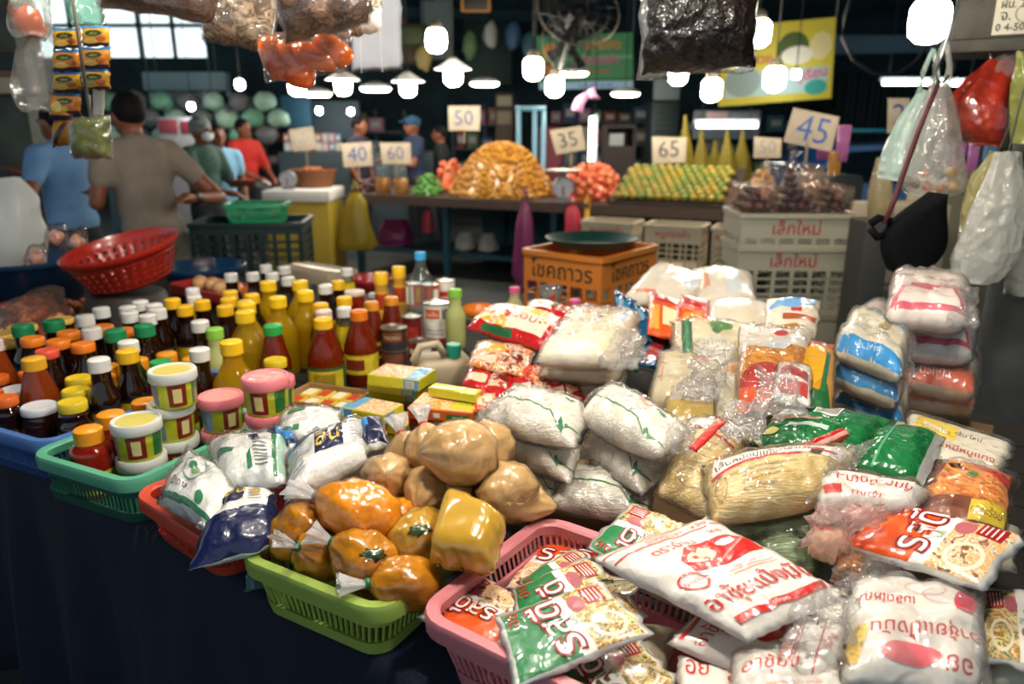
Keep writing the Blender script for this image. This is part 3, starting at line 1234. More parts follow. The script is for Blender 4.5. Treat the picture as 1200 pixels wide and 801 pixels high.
for k, x, y, _r, _m in bp_:
    face = math.atan2(y, x) - math.pi / 2 + R.uniform(-.5, .5)
    nm = {'jarY': 'paste_jar', 'jarW': 'paste_jar', 'lidY': 'sauce_jar', 'lidR': 'sauce_jar', 'oil': 'oil_bottle', 'water': 'water_bottle'}.get(k, 'sauce_bottle')
    lab = DESC[k]
    if 1 < sum(q[0] == k for q in bp_) <= 12:        # tell few look-alikes apart by the bottle standing nearest
        near = min((q for q in bp_ if q[0] != k), key=lambda q: math.hypot(q[1] - x, q[2] - y))
        cand = lab + ' next to ' + SHORT[near[0]]
        if len(cand.split()) <= 16:
            lab = cand
    place(KD[k], nm, lab, 'jar' if 'jar' in nm else 'bottle', (x, y, ZIN[k + '%.4f' % x]), face, DESC[k].split(' with')[0] + 's on the table')


# ---------------------------------------------------------------- shrimp paste tubs
def tub_kind(lid, ring_c):
    r, h = .047, .062
    k = [('pot', MB().lathe([(0, 0), (r * .88, 0), (r * .9, .003), (r * .96, h), (r * .9, h)], 28).mesh('pot', pr('b7bf2a'), 50), [])]
    subs = []
    for a, wd, c in ((-90, .42, '7a1f18'), (-90, .2, 'd8cf8a'), (-165, .35, '6f8fb0'), (-30, .3, '2e6a34')):
        z0, z1 = (.006, .054) if c != 'd8cf8a' else (.014, .046)
        rr = 1.012 if c != 'd8cf8a' else 1.022
        m2 = MB().lathe([(r * .90 * rr, z0), (r * .958 * rr, z1)], 8, 0, math.radians(a - wd * 57), math.radians(a + wd * 57))
        subs.append(('label_panel', m2.mesh('label_panel', pr(c), 180)))
    k[0] = (k[0][0], k[0][1], subs)
    subs = [('lid_print', MB().lathe([(0, h + .0152), (r * .82, h + .0152)], 24).mesh('lid_print', pr(ring_c), None))]
    k.append(('lid', MB().lathe([(r * 1.02, h - .006), (r * 1.05, h - .004), (r * 1.05, h + .013), (r * 1.0, h + .017), (r * .92, h + .017), (r * .88, h + .0145), (0, h + .0145)], 32).mesh('lid', pl(lid), 45), subs))
    return k


TW, TPk = tub_kind('d6d8d2', 'd9c968'), tub_kind('e8808a', 'ee9a92')
zt = .079
for px, py, lv, kd, lab in (
        (170, 487, 1, 0, 'white lidded paste tub on top of the stack beside the small orange capped bottle'),
        (168, 519, 0, 0, 'white lidded paste tub at the bottom, beside the small orange capped bottle'),
        (205, 476, 1, 0, 'white lidded paste tub in the middle of the leaning stack'),
        (206, 511, 0, 0, 'white lidded paste tub under the leaning stack'),
        (220, 439, 2, 0, 'white lidded paste tub at the very top of the leaning stack'),
        (248, 466, 1, 1, 'pink lidded paste tub on top, between white tubs and other pink tubs'),
        (248, 497, 0, 1, 'pink lidded paste tub at the bottom, touching the white tubs'),
        (280, 452, 2, 1, 'pink lidded paste tub topmost of the middle pink stack'),
        (283, 480, 1, 1, 'pink lidded paste tub second of the middle pink stack'),
        (287, 505, 0, 1, 'pink lidded paste tub at the bottom of the middle pink stack'),
        (316, 442, 1, 1, 'pink lidded paste tub on top of the stack by the cardboard tray'),
        (319, 473, 0, 1, 'pink lidded paste tub at the bottom by the cardboard tray')):
    sk = {170: 'A', 168: 'A', 205: 'B', 206: 'B', 220: 'B', 248: 'D', 280: 'E', 283: 'E', 287: 'E', 316: 'F', 319: 'F'}[px]
    z = TUBZ['tub' + sk] + zt * lv
    p = V(AT['tub' + sk] + (z,)) + (exd * .018 if px == 220 else V())
    place([TW, TPk][kd], 'paste_tub', lab, 'tub', (p.x, p.y, z), math.atan2(p.y, p.x) - math.pi / 2 + R.uniform(-.6, .6), 'shrimp paste tubs')


# ---------------------------------------------------------------- tins
def tin(label, key, h, r, body, ds, z0=TZ, lidm=None, seed=0):
    p = V(AT['tin' + key] + (0,))
    o = thing('tin_can', label, 'can', (p.x, p.y, z0), math.atan2(p.y, p.x) - math.pi / 2)
    metal = M('tin_metal', 'b9b4a6', rough=.3, metal=.9)
    bo = MB().lathe([(0, 0), (r * .98, 0), (r, .004), (r * .98, .008), (r * .98, h - .008), (r, h - .004)], 32).build('body', body, o)
    MB().lathe([(r, h - .005), (r * 1.01, h - .001), (r * .96, h), (r * .93, h - .004), (0, h - .003)], 32).build('lid', lidm or metal, o)
    if ds:
        mb, mats = MB(), []
        decals(mb, mats, ds, lambda s, t, e: V(((r * .985 + e) * math.cos(-math.pi * (1.5 - .0) + math.pi * (s - .5) + math.pi), (r * .985 + e) * math.sin(-math.pi * .5 + math.pi * (s - .5)), h * t)) if False else
               V(((r * .985 + e) * math.sin(math.pi * (s - .5)), -(r * .985 + e) * math.cos(math.pi * (s - .5)), h * t)), math.pi * r / h, 16, 2)
        mb.build('print', mats, bo, 180)
    return o


W_, RD = pr('efe9dc'), pr('b3211d')
carn = [('rect', 0, .05, 1, .55, RD), ('text', 'Carnation', .5, .32, .3, .12, .62, 0, W_), ('rect', 0, .6, 1, .95, W_)]
tin('white and red milk tin with script lettering, right of the orange tins', 'milk', .105, .042, pr('d8d2c4'), carn)
tin('red and orange milk tin behind the tall white tin', 'orange1', .10, .04, pr('d5502a'), [('rect', .1, .2, .4, .9, RD), ('rect', .55, .2, .8, .8, W_)])
tin('red and orange milk tin in front of the blue capped water bottle', 'orange2', .10, .04, pr('cf4526'), [('rect', .2, .1, .5, .9, W_), ('rect', .6, .2, .9, .8, pr('e0a43a'))])
tin('tall white milk powder tin with small orange label', 'powder', .14, .052, pr('e3e0d6'),
    [('rect', .2, .62, .55, .86, pr('cf5a2a')), ('rect', .6, .6, .82, .86, pr('77757a')), ('text', 'นมข้น', .37, .74, .12, 0, .3, 0, W_), ('rect', .15, .2, .85, .22, pr('9a9aa0')), ('rect', .15, .3, .85, .32, pr('9a9aa0')), ('rect', 0, .0, 1, .1, pr('b3211d'))])
tin('dark red fish tin standing behind the brown tins', 'red', .11, .04, pr('6d1a1e'), [('rect', .3, .3, .7, .7, pr('9a2a28'))])
brn = [('rect', 0, .1, 1, .3, pr('20323a')), ('rect', .2, .4, .7, .85, pr('7a4a34')), ('text', 'TROFEO', .45, .6, .16, 0, .4, 0, pr('d8c8a8'))]
tin('brown fish tin on top of another brown tin', 'brown', .07, .043, pr('4a2d25'), brn, TZ + .07)
tin('brown fish tin under another brown tin', 'brown', .07, .043, pr('4a2d25'), brn[:2], TZ)
tin('low red tin beside the beige jug handle', 'low', .06, .04, pr('a12a24'), [('rect', .1, .3, .8, .6, W_)])
# square yellow capped bottles standing at the back
ky = bottle_kind(.22, .026, pr('b9863a'), YEL, .026, .045, ['d8a52a', 'a83a22'], 'squat', ribs=False, lab=(.4, .85))
for px, py, wt in (('yel1', 0, 'left of the one with an orange label'), ('yel2', 0, 'right behind the orange capped bottles')):
    p = V(AT['tin' + px] + (0,))
    place(ky, 'sauce_bottle', 'yellow bottle with tall yellow printed cap, ' + wt, 'bottle', (p.x, p.y, TZ), 0, 'yellow capped bottles at the back')
# clear glass with a red mark
p = V(AT['tincup'] + (TZ,))
o = thing('drinking_glass', 'empty clear plastic cup with a red mark beside the orange crate', 'cup', (p.x, p.y, TZ))
MB().lathe([(0, 0), (.035, 0), (.05, .14), (.048, .14), (.033, .006), (0, .006)], 24).build('cup', film('cup_film', 'F2F6F6', .1, .5, 10, .1, .06), o)
MB().lathe([(.0445, .09), (.047, .115)], 6, 0, -1.6, -1.1).build('red_mark', pr('c8402a'), o, None)
# beige jug with a green cap, lying behind the boxes
p = Pt(520, 418, z=TZ + .10)
o = thing('plastic_jug', 'beige plastic jug with green cap behind the yellow boxes', 'jug', (p.x, p.y, TZ), .3)
jb = M('jug_beige', 'b5a58a', rough=.45)
MB().rbox((0, .03, .05), (.17, .12, .10), .03, seg=3).build('body', jb, o)
MB().tube([(-.08, -.01, .06), (-.09, -.01, .10), (-.07, -.01, .14), (-.02, -.01, .145), (.0, -.01, .11)], .012, 10).build('handle', jb, o, 180)
MB().lathe([(.022, .10), (.022, .135), (.019, .138), (0, .138)], 20, c=(.03, .0, 0)).build('cap', pl('1f8f72'), o)
MB().lathe([(.018, .08), (.018, .105)], 16, c=(.03, .0, 0)).build('neck', jb, o)


# ================================================================ CARTONS OF SEASONING CUBES
def cubebox(label, px, z0, size, rz, side, top, ds_top=(), ds_front=(), ds_right=(), name='seasoning_box', group=None, cat='box'):
    """px = pixel of the box's top centre"""
    p = Pt(px[0], px[1], z=z0 + size[2])
    o = thing(name, label, cat, (p.x, p.y, z0), rz, group)
    l, w_, h = size
    mb = MB().rbox((0, 0, h / 2), size, .0015, seg=1)
    mb.build('carton', side, o, 30)
    e = .0006
    flat_print(o, [('rect', .02, .03, .98, .97, top)] + list(ds_top), (-l / 2, -w_ / 2, h), (l, 0, 0), (0, w_, 0), 'top_print', eps=e)
    if ds_front:
        flat_print(o, list(ds_front), (-l / 2, -w_ / 2, 0), (l, 0, 0), (0, 0, h), 'front_print', eps=e)
    if ds_right:
        flat_print(o, list(ds_right), (l / 2, -w_ / 2, 0), (0, w_, 0), (0, 0, h), 'side_print', eps=e)
    return o


YB_, BLU, ORG, DGR = pr('d6cc2c'), pr('5fa0c8'), pr('d8642a'), pr('3a7a34')
fd = food('food_yellow', ['e8d25a', 'f0e6c0', 'd98a3a', 'f4efe0', '9a5a2a'], 40)
r1 = math.radians(-20)
for i, (px, rz, lab) in enumerate((((470, 451), r1 + .12, 'yellow seasoning box at the bottom of the stack of three'), ((470, 443), r1 - .05, 'yellow seasoning box in the middle of the stack of three'),
                                   ((471, 435), r1, 'yellow seasoning box with blue end on top of the stack of three'))):
    cubebox(lab, px, TZ + .04 + i * .03, (.15, .10, .03), rz, YB_, fd, [('rect', .72, .03, .98, .97, BLU), ('text', 'รสดี', .35, .6, .35, 0, .5, 0, pr('f4f0d8'))],
            [('rect', .7, .05, .99, .95, BLU), ('rect', .74, .2, .9, .8, W_)] + [('rect', .75 + .02 * k, .25, .757 + .02 * k, .75, pr('2a2a30')) for k in range(7)], [('rect', .0, .05, 1, .95, YB_)], group='yellow seasoning boxes')
cubebox('cardboard carton under the stack of yellow boxes', (470, 458), TZ, (.16, .11, .04), r1, card, card, name='carton')
for px, z, rz, lab in (((424, 480), TZ + .03, r1 + .1, 'yellow box with pale blue end, lowest beside the cardboard tray'), ((398, 494), TZ, r1, 'yellow and blue box lying flat in front of the tray'),
                       ((438, 475), TZ + .0605, r1 - .1, 'yellow box with blue end leaning on the flat blue and yellow boxes'), ((460, 500), TZ + .0, r1 - .12, 'yellow box with dark blue side just behind the blue sugar bag'),
                       ((462, 488), TZ + .0305, r1 - .1, 'yellow box on top just behind the blue sugar bag')):
    cubebox(lab, px, z, (.12, .085, .026), rz, YB_, fd, [('rect', .02, .03, .25, .97, BLU)], [('rect', .0, .05, .22, .95, BLU), ('rect', .4, .3, .8, .7, pr('c8a81e'))], [('rect', .05, .05, .5, .95, BLU)], group='yellow and blue boxes')
r2 = math.radians(-14)
for i, lab in enumerate(('orange seasoning box at the bottom with a yellow edge', 'orange seasoning box in the middle of its stack', 'orange seasoning box with green lettering on top of its stack')):
    cubebox(lab, (524, 491 - 10 * i), TZ + .05 + i * .028, (.155, .105, .027), r2, [YB_, ORG, ORG][i], food('food_orange', ['d86a2a', 'e8a04a', 'f0d8b0', 'b5431a'], 35),
            [('rect', .62, .1, .95, .9, pr('d8c43a')), ('text', 'คนอร์', .78, .55, .3, 0, .3, 0, DGR)],
            [('rect', .03, .2, .3, .8, pr('b5401f')), ('rect', .4, .3, .5, .7, W_), ('rect', .6, .25, .95, .7, DGR), ('text', 'คนอร์', .77, .47, .3, 0, .3, 0, W_)],
            [('rect', .1, .1, .9, .9, pr('c8b02c'))], group='orange seasoning boxes')
cubebox('cardboard carton under the orange boxes', (524, 503), TZ, (.16, .11, .05), r2, card, card, name='carton')
p = Pt(533, 452, z=TZ + .145)
o = cubebox('thin lime yellow box tilted on top of the orange boxes', (533, 455), TZ + .137, (.125, .035, .022), math.radians(-24), pr('c9c42e'), pr('d2cc3a'), group=None)
# low cardboard tray with small red and yellow packs
p = Pt(382, 470, z=TZ + .03)
o = thing('cardboard_tray', 'open cardboard tray holding small red and yellow packs', 'tray', (p.x, p.y, TZ), r1)
mb = MB().box((0, 0, .003), (.20, .14, .006))
mb.build('base', card, o, None)
for c, s in (((0, .07, .025), (.20, .004, .05)), ((0, -.07, .025), (.20, .004, .05)), ((.10, 0, .025), (.004, .14, .05)), ((-.10, 0, .025), (.004, .14, .05))):
    MB().box(c, s).build('side', card, o, None)
base = o
for i in range(4):
    for j in range(2):
        q = base.matrix_basis @ V((-.071 + .047 * i, -.033 + .066 * j, .007))
        o = thing('small_pack', 'small yellow and red pack lying in the cardboard tray', 'pack', q, r1 + R.uniform(-.04, .04), 'packs in the cardboard tray')
        MB().rbox((0, 0, .016), (.042, .06, .032), .004).build('carton', pr(['d8b83a', 'e0c860'][i % 2]), o)
        MB().box((0, -.001, .0325), (.030, .044, .001)).build('print', pr(['c8452a', 'efe6c8'][(i + j) % 2]), o)


# ================================================================ PACKETS AND BAGS
BLK, WHT, RED, DRED, GRNP = pr('1c1a1a'), pr('f1ede6'), pr('c41f1c'), pr('8a1218'), pr('1b7a45')
ORP, YLP, BLP, NAVY, PNK = pr('e0561c'), pr('e0c02a'), pr('2f86c8'), pr('0a1644'), pr('d98a90')
silver = M('foil_white', 'd4d3cc', rough=.28, coat=.6, bump=(34, .3, 'c'))
white_bag = M('white_plastic_bag', 'e6e1d8', rough=.3, coat=.7, bump=(34, .3, 'c'))
food_veg = food('food_vegetables', ['1f5524', 'c9c84a', 'efe4c8', 'e8a04a', '2c5a24', 'e8d0a0', '24602a'], 62)
food_meat = food('food_stir_fry', ['c8702a', 'efd8b0', 'e89a4a', 'f0e2c4', '8a3a1c', '4f6a2a'], 60)
wrap = film('clear_wrap')
wrap_m = film('milky_wrap', 'FFFFFF', .14, .4, 30, .6, .12)


def tx(s, cx, cy, h, m, rot=0, mw=None, off=0.0):
    return ('text', s, cx, cy, h, rot, mw, off, m)


def rosdee(head, pic, side=0):
    d = [('rect', .05, .42, .95, .95, head), ('rect', .05, .05, .95, .44, pic), ('rect', .05, .40, .95, .50, WHT),
         ('ell', .32, .22, .2, .13, pr('e9ddc2')), ('ell', .32, .22, .16, .10, pic), ('ell', .72, .34, .13, .07, pr('b5626a')),
         ('rect', .66, .09, .92, .26, pr('a3201e'))]
    d += [('rect', .69, .12 + .035 * k, .89, .13 + .035 * k, WHT) for k in range(4)]
    d += [tx('รสดี', .5, .60, .26, DRED, .08, .88, .065), tx('รสดี', .5, .60, .26, WHT, .08, .88, .004), tx('รสดี', .5, .44, .05, GRNP, 0, .3), tx('อย', .82, .87, .1, RED, 0, .2)]
    return d


def rd(px, z, head, pic, label, T=.016, **k):
    return packet('seasoning_packet', label, 'packet', px, z, T, silver, rosdee(head, pic), n=(16, 22), wr=.005, seal=(.03, .04), p=3, group='seasoning packets', **k)


rd([(768, 742), (703, 680), (580, 722), (603, 808)], [.905, .925, .89, .875], GRNP, food_veg, 'green topped seasoning packet lying upside down over the pink basket rim')
rd([(762, 722), (690, 652), (598, 690), (618, 768)], [.885, .90, .868, .86], GRNP, food_veg, 'green seasoning packet with vegetable picture, directly beneath the uppermost one')
rd([(745, 695), (672, 640), (605, 682), (640, 745)], [.868, .872, .845, .84], GRNP, food_veg, 'green seasoning packet peeping out under two others in the pink basket')
rd([(628, 705), (560, 672), (488, 722), (572, 772)], [.86, .845, .845, .85], ORP, food_meat, 'orange seasoning packet with fried meat picture at the left of the pink basket')
rd([(588, 690), (688, 700), (722, 640), (640, 622)], [.83, .84, .845, .83], ORP, food_meat, 'orange topped seasoning packet lying at the back of the pink basket')
rd([(822, 618), (742, 588), (684, 642), (782, 700)], [.93, .93, .895, .885], GRNP, food_veg, 'green seasoning packet with sliced vegetables tucked under the flour bag')
rd([(800, 800), (745, 745), (640, 790), (665, 870)], [.85, .86, .84, .83], GRNP, food_veg, 'green seasoning packet below, sticking out under the front one')
rd([(1152, 694), (1204, 628), (1046, 584), (978, 642)], [.955, .985, .985, .945], ORP, food_meat, 'large orange ended seasoning packet lying across the flour bags', T=.03)
rd([(1150, 775), (1145, 690), (1250, 690), (1262, 800)], [.89, .90, .90, .88], GRNP, food_veg, 'green and white seasoning packet at the outer edge by the pink lettered bag')

# ---- white flour bags printed in red
TXT = 'อาชุ้ยแป้งมัน'


def flour(main=TXT, rot180=False, big=.17):
    d = [('line', [(.03, .93), (.97, .93)], .012, pr('cf5a4a')), ('line', [(.03, .84), (.97, .84)], .012, pr('cf5a4a')), tx('แป้งมันสำปะหลัง', .6, .885, .05, pr('cf5a4a'), 0, .6),
         tx('ตราบ้าน', .42, .755, .075, RED, 0, .4), tx('ไทย', .80, .77, .05, RED, 0, .2),
         ('poly', [(.30, .50), (.52, .46), (.92, .50), (.92, .60), (.84, .70), (.45, .70), (.33, .62)], RED),
         ('ell', .47, .59, .11, .055, pr('e9d9b0')), ('ell', .74, .64, .08, .03, WHT), ('line', [(.45, .47), (.90, .63)], .012, pr('e98a80')),
         ('ring', .20, .44, .11, .075, .16, RED), tx('5 บาท', .20, .44, .035, RED, 0, .16),
         ('rect', .45, .385, .85, .39, RED), ('rect', .45, .36, .85, .365, RED), tx('ผลิตในไทย', .62, .415, .03, RED, 0, .4),
         tx(main, .52, .25, big, RED, 0, .92, .004), ('rect', .08, .08, .92, .125, RED), tx('เจริญพร', .5, .102, .03, WHT, 0, .4)]
    return d


def fl(px, z, label, T=.04, wrapm=None, ds=None, **k):
    return packet('flour_bag', label, 'bag', px, z, T, white_bag, ds if ds is not None else flour(), n=(20, 26), wr=.009, seal=(.0, .05), p=3.4, group='white bags with red print', wrap=wrapm, **k)


fl([(876, 752), (994, 700), (828, 604), (690, 655)], [.925, .945, .965, .93], 'white flour bag printed with a red house, lying uppermost')
fl([(950, 822), (1010, 750), (848, 690), (780, 754)], [.875, .885, .89, .88], 'white bag with red lettering half hidden under the bag with a red house', ds=[tx(TXT, .5, .78, .16, RED, 0, .9, .004), ('rect', .06, .90, .94, .94, RED), ('ell', .5, .45, .2, .1, RED), tx('๕', .8, .6, .1, RED)])
fl([(845, 872), (1004, 862), (994, 758), (862, 762)], [.87, .875, .905, .90], 'white bag with one bold red word across it, between two other red printed bags', wrapm=wrap, ds=[tx(TXT, .52, .68, .26, RED, 0, .9, .004), tx('ขนมอบกรอบ ทุกวัน', .5, .44, .07, pr('cf5a4a'), 0, .7), ('rect', .05, .05, .95, .12, RED)], T=.05)
fl([(795, 850), (880, 850), (885, 788), (793, 768)], [.85, .85, .86, .86], 'white bag with a single red letter lying lowest at the table edge', ds=[tx('อ', .75, .6, .25, RED, 0, .3), tx('อย', .25, .7, .25, RED, 0, .3)])
fl([(905, 795), (982, 800), (992, 735), (925, 722)], [.90, .905, .92, .915], 'small white bag with thin red stripes between the red printed bags', T=.03, wrapm=wrap,
   ds=[('line', [(.2, .05), (.28, .95)], .02, RED), ('line', [(.26, .05), (.34, .95)], .015, RED), tx('อบกรอบ 2', .12, .5, .12, RED, 1.4, .9), ('line', [(.6, .05), (.68, .95)], .02, RED), ('rect', .5, .78, .56, .86, BLK), tx('เจริญ', .78, .5, .12, pr('cf5a4a'), 1.3, .8)])
fl([(1143, 690), (998, 672), (984, 800), (1152, 818)], [.925, .935, .905, .895], 'white bag with pink red lettering in a clear outer bag, beside the noodle pack', T=.055, wrapm=wrap_m,
   ds=[tx(TXT, .45, .62, .17, RED, .05, .8, .004), tx('เมล็ดใหญ่', .73, .36, .12, RED, 0, .4, .004), tx('อย', .2, .86, .1, RED, 0, .2), ('ring', .45, .22, .16, .07, .05, pr('d88a88')), ('ring', .3, .28, .18, .06, .05, pr('d88a88')), ('ell', .14, .30, .09, .10, pr('cf4a5a')),
       ('ell', .55, .82, .22, .08, pr('d86a72')), ('poly', [(.86, .62), (1, .6), (1, .86), (.9, .9)], food('food_gold', ['d8a02a', 'e8c84a', '4a3010'], 60)), ('poly', [(.05, .02), (.5, .0), (.3, .12), (.06, .2)], food('food_fried', ['c89a3a', 'e0c070', '8a6a2a', 'efe0b0'], 60))])
fl([(1002, 700), (940, 672), (958, 740), (990, 760)], [.90, .91, .89, .885], 'white bag edge with a red border standing between two printed bags', T=.03, ds=[('rect', .0, .0, .15, 1, RED), ('rect', .5, .3, .9, .6, pr('b5432a'))])
fl([(1062, 610), (960, 598), (945, 552), (1092, 575)], [.975, .98, .995, 1.0], 'white bag with red lettering whose neck is twisted in clear plastic', T=.05, wrapm=wrap,
   ds=[tx('ปูนมะกูมิณฑ์', .45, .62, .24, RED, 0, .75, .004), tx('เจ้าเก่า', .5, .28, .18, pr('d9503a'), 0, .5, .004), ('rect', .1, .88, .9, .97, RED), ('rect', .75, .2, .92, .4, RED)])

# ---- glass noodle bags: white, with a green drawn line
noodle_w = M('glass_noodle', 'efeade', rough=.32, coat=.65, var=('dfd8c8', 30), bump=(60, .4, (.6, 3, 3)))


def gn(px, z, label, T=.075, line=1, **k):
    g = pr('2c7d4c')
    ds = [('line', [(.02, .24), (.12, .40), (.70, .30), (.82, .13), (.98, .26)], .028, g), ('ell', .80, .75, .05, .05, g), ('ell', .30, .8, .04, .03, g),
          ('poly', [(.55, .72), (.70, .68), (.74, .74), (.6, .8)], pr('dfa08a')), ('poly', [(.80, .20), (.82, .28), (.85, .2), (.90, .22), (.86, .14), (.85, .07), (.82, .13)], g), tx('วุ้นเส้นแท้', .5, .62, .09, pr('7d8f80'), 0, .4)]
    return packet('glass_noodle_bag', label, 'bag', px, z, T, noodle_w, ds[:2 + 4 * line], n=(24, 16), wr=.011, seal=(.05, .0), p=2.2, group='glass noodle bags', wrap=wrap, noise_f=18, **k)


gn([(640, 594), (758, 610), (776, 562), (660, 545)], [.865, .87, .89, .885], 'glass noodle bag lowest in front, resting at the pink basket', T=.07)
gn([(592, 562), (655, 590), (668, 560), (605, 535)], [.86, .865, .88, .875], 'glass noodle bag at the bottom of the pair beside the big tan paste bag', T=.06, line=0)
gn([(575, 524), (668, 566), (682, 522), (600, 492)], [.915, .92, .94, .935], 'glass noodle bag in the middle, beside the big tan paste bag', T=.07)
gn([(676, 530), (752, 580), (802, 536), (706, 488)], [.91, .92, .94, .94], 'glass noodle bag in the middle, beside the yellow noodles', T=.075)
gn([(560, 494), (674, 524), (694, 478), (602, 456)], [.98, .98, 1.0, .99], 'glass noodle bag on top, beside the red crisps packets', T=.075)
gn([(674, 492), (770, 538), (808, 506), (712, 450)], [.985, .99, 1.01, 1.005], 'glass noodle bag on top, beside the clear wrapped white blocks', T=.08)

# ---- clear wrapped white blocks stacked
block = M('white_blocks', 'ece3cf', rough=.4, coat=.5, var=('dccba4', 10), bump=(18, .5))


def blk(px, z, label, T=.06, mat=block, ds=(), grp='clear wrapped blocks', wr=.010, wrapm=None, nm='wrapped_block', n=(20, 16), p=5, **k):
    return packet(nm, label, 'packet', px, z, T, mat, list(ds), n=n, wr=wr, seal=(.0, .0), p=p, group=grp, wrap=wrapm or wrap_m, **k)


bl_print = [('ell', .35, .75, .12, .08, pr('d99a7a')), ('ell', .55, .6, .05, .05, pr('3a4a8a')), ('line', [(.1, .9), (.8, .85)], .03, pr('dda08a')), ('ell', .85, .7, .06, .12, pr('5a5a9a')), tx('เต้าหู้', .4, .5, .14, pr('c98a72'), .1, .4)]
blk([(640, 458), (724, 462), (752, 408), (676, 400)], [.875, .875, .885, .88], 'clear wrapped white block at the bottom of its stack', .07)
blk([(632, 440), (724, 444), (752, 392), (674, 384)], [.945, .945, .955, .95], 'clear wrapped white block in the middle of its stack', .07, ds=[('ell', .9, .3, .04, .06, pr('d8702a'))])
blk([(628, 424), (722, 424), (750, 374), (672, 366)], [1.015, 1.015, 1.025, 1.02], 'clear wrapped white block with faint orange print on top of its stack', .07, ds=bl_print)

# ---- snack bags, red
red_foil = M('red_foil', 'b81c1c', rough=.25, coat=.6, bump=(32, .5, 'c'))
packet('snack_bag', 'white and yellow crisps bag with red edges in front of the pink capped bottle', 'bag', [(545, 384), (638, 412), (664, 374), (578, 358)], [.95, .95, .97, .96], .08, red_foil,
       [('poly', [(.08, .22), (.25, .12), (.6, .12), (.92, .15), (.95, .95), (.05, .95)], pr('e9dcc8')), ('poly', [(.04, .2), (.5, .1), (.45, .3), (.1, .5)], pr('e0b23a')), ('ring', .35, .35, .13, .13, .3, pr('d8502a')), ('ell', .7, .7, .15, .12, pr('e8c84a')), tx('กรอบ', .6, .4, .14, pr('b52a20'), 0, .4), ('rect', .2, .02, .6, .1, pr('1b5a35'))], wr=.008, p=2.4, seal=(0, .06))
packet('snack_bag', 'small white and dark red crisps bag behind the wrapped blocks', 'bag', [(612, 372), (668, 386), (672, 362), (620, 354)], [.95, .95, .96, .96], .06, red_foil,
       [('poly', [(.0, .3), (.6, .3), (.5, 1), (.05, 1)], pr('ece4da')), ('ell', .62, .6, .08, .15, DGR), ('poly', [(.85, .5), (.98, .5), (.98, .95), (.9, .95)], pr('d8a02a'))], wr=.006)
hot = food('food_hot_red', ['b3161a', 'd8402a', 'e8922a', 'f0e0c8', '7a0c14', 'd02a20'], 30)
for i, (px, z, lab) in enumerate((
        ([(540, 452), (596, 470), (612, 430), (556, 412)], [.905, .905, .92, .915], 'red and orange noodle packet next to the thin lime box'),
        ([(545, 428), (615, 442), (628, 410), (560, 398)], [.93, .93, .94, .935], 'red and yellow noodle packet below the crisps bag'),
        ([(596, 470), (650, 468), (640, 425), (600, 432)], [.90, .905, .93, .925], 'red noodle packet with a big tomato beside the glass noodle bag'),
        ([(556, 482), (600, 478), (592, 448), (552, 456)], [.89, .89, .90, .90], 'dark red noodle packet squeezed beside the glass noodle bag'),
        ([(636, 478), (690, 470), (668, 430), (630, 434)], [.90, .90, .925, .925], 'orange and red noodle packet under the wrapped blocks'))):
    packet('noodle_packet', lab, 'packet', px, z, .035, [red_foil, hot][i % 2], [('ell', .3 + .1 * (i % 3), .6, .2, .22, pr(['d8a02a', 'e0b030', 'd9482a', 'c8302a', 'd86a2a'][i])), ('poly', [(.55, .1), (.9, .2), (.8, .8), (.6, .7)], hot),
           ('rect', .1, .12, .5, .3, pr('e8cfae')), tx('เผ็ด', .7, .75, .18, pr('efe0d0'), .2, .4), ('ell', .8, .4, .1, .1, pr('6a0f14'))], wr=.009, noise_f=24, seal=(.06, .0), group='red noodle packets')

# ---- sugar bags at the left
sugar = M('sugar_bag', 'eeefeb', rough=.25, coat=.8, bump=(34, .4, 'c'))


def sg(px, z, label, ds, T=.06, **k):
    return packet('sugar_bag', label, 'bag', px, z, T, sugar, ds, n=(24, 18), wr=.010, p=2.5, seal=(.05, .0), group='bags of sugar', wrap=None if 'shiny' in label else film('sugar_wrap', 'FFFFFF', .015, .36, 34, .5, .09), **k)


GR2 = pr('2f7f55')
gtxt = [('rect', .04, .05, .96, .12, GR2), ('ring', .45, .60, .17, .24, .12, pr('8aa89a')), ('ell', .42, .62, .06, .08, GR2), ('ell', .50, .55, .06, .08, pr('7a9a70')), tx('น้ำตาล', .35, .28, .13, NAVY, 0, .3), ('ell', .72, .22, .06, .09, GR2), ('line', [(.05, .95), (.95, .95)], .03, pr('6aa58a'))]
sg([(186, 590), (248, 622), (290, 570), (218, 528)], [.90, .90, .92, .92], 'white sugar bag with green round emblem, leaning out of the red basket', gtxt, .07)
sg([(262, 572), (336, 566), (338, 512), (242, 518)], [.925, .925, .94, .94], 'white sugar bag with green stripe and small print between the tubs and blue bags',
   [('rect', .80, .05, .86, .95, GR2), ('rect', .88, .1, .97, .9, pr('a5cdb8')), ('poly', [(.05, .6), (.3, .5), (.25, .4), (.05, .45)], GR2), ('poly', [(.42, .1), (.5, .1), (.5, .45), (.44, .35)], GR2), ('poly', [(.55, .6), (.65, .7), (.62, .85), (.5, .75)], NAVY)] + [('rect', .54, .15 + .06 * i, .74, .17 + .06 * i, pr('7a8a8a')) for i in range(7)], .065)
navyt = [('rect', .34, .28, .70, .80, NAVY), tx('ลิน', .50, .55, .30, pr('d8b83a'), 0, .3, .01), ('ell', .55, .9, .05, .06, pr('e0b83a')), ('rect', .0, .82, .3, 1, BLP), ('rect', .1, .86, .4, .98, NAVY)] + [('rect', .08 + .0 * i, .2 + .07 * i, .22, .215 + .07 * i, pr('8a93a8')) for i in range(7)] + [('rect', .80, .3 + .05 * i, .92, .31 + .05 * i, pr('6a73a0')) for i in range(6)]
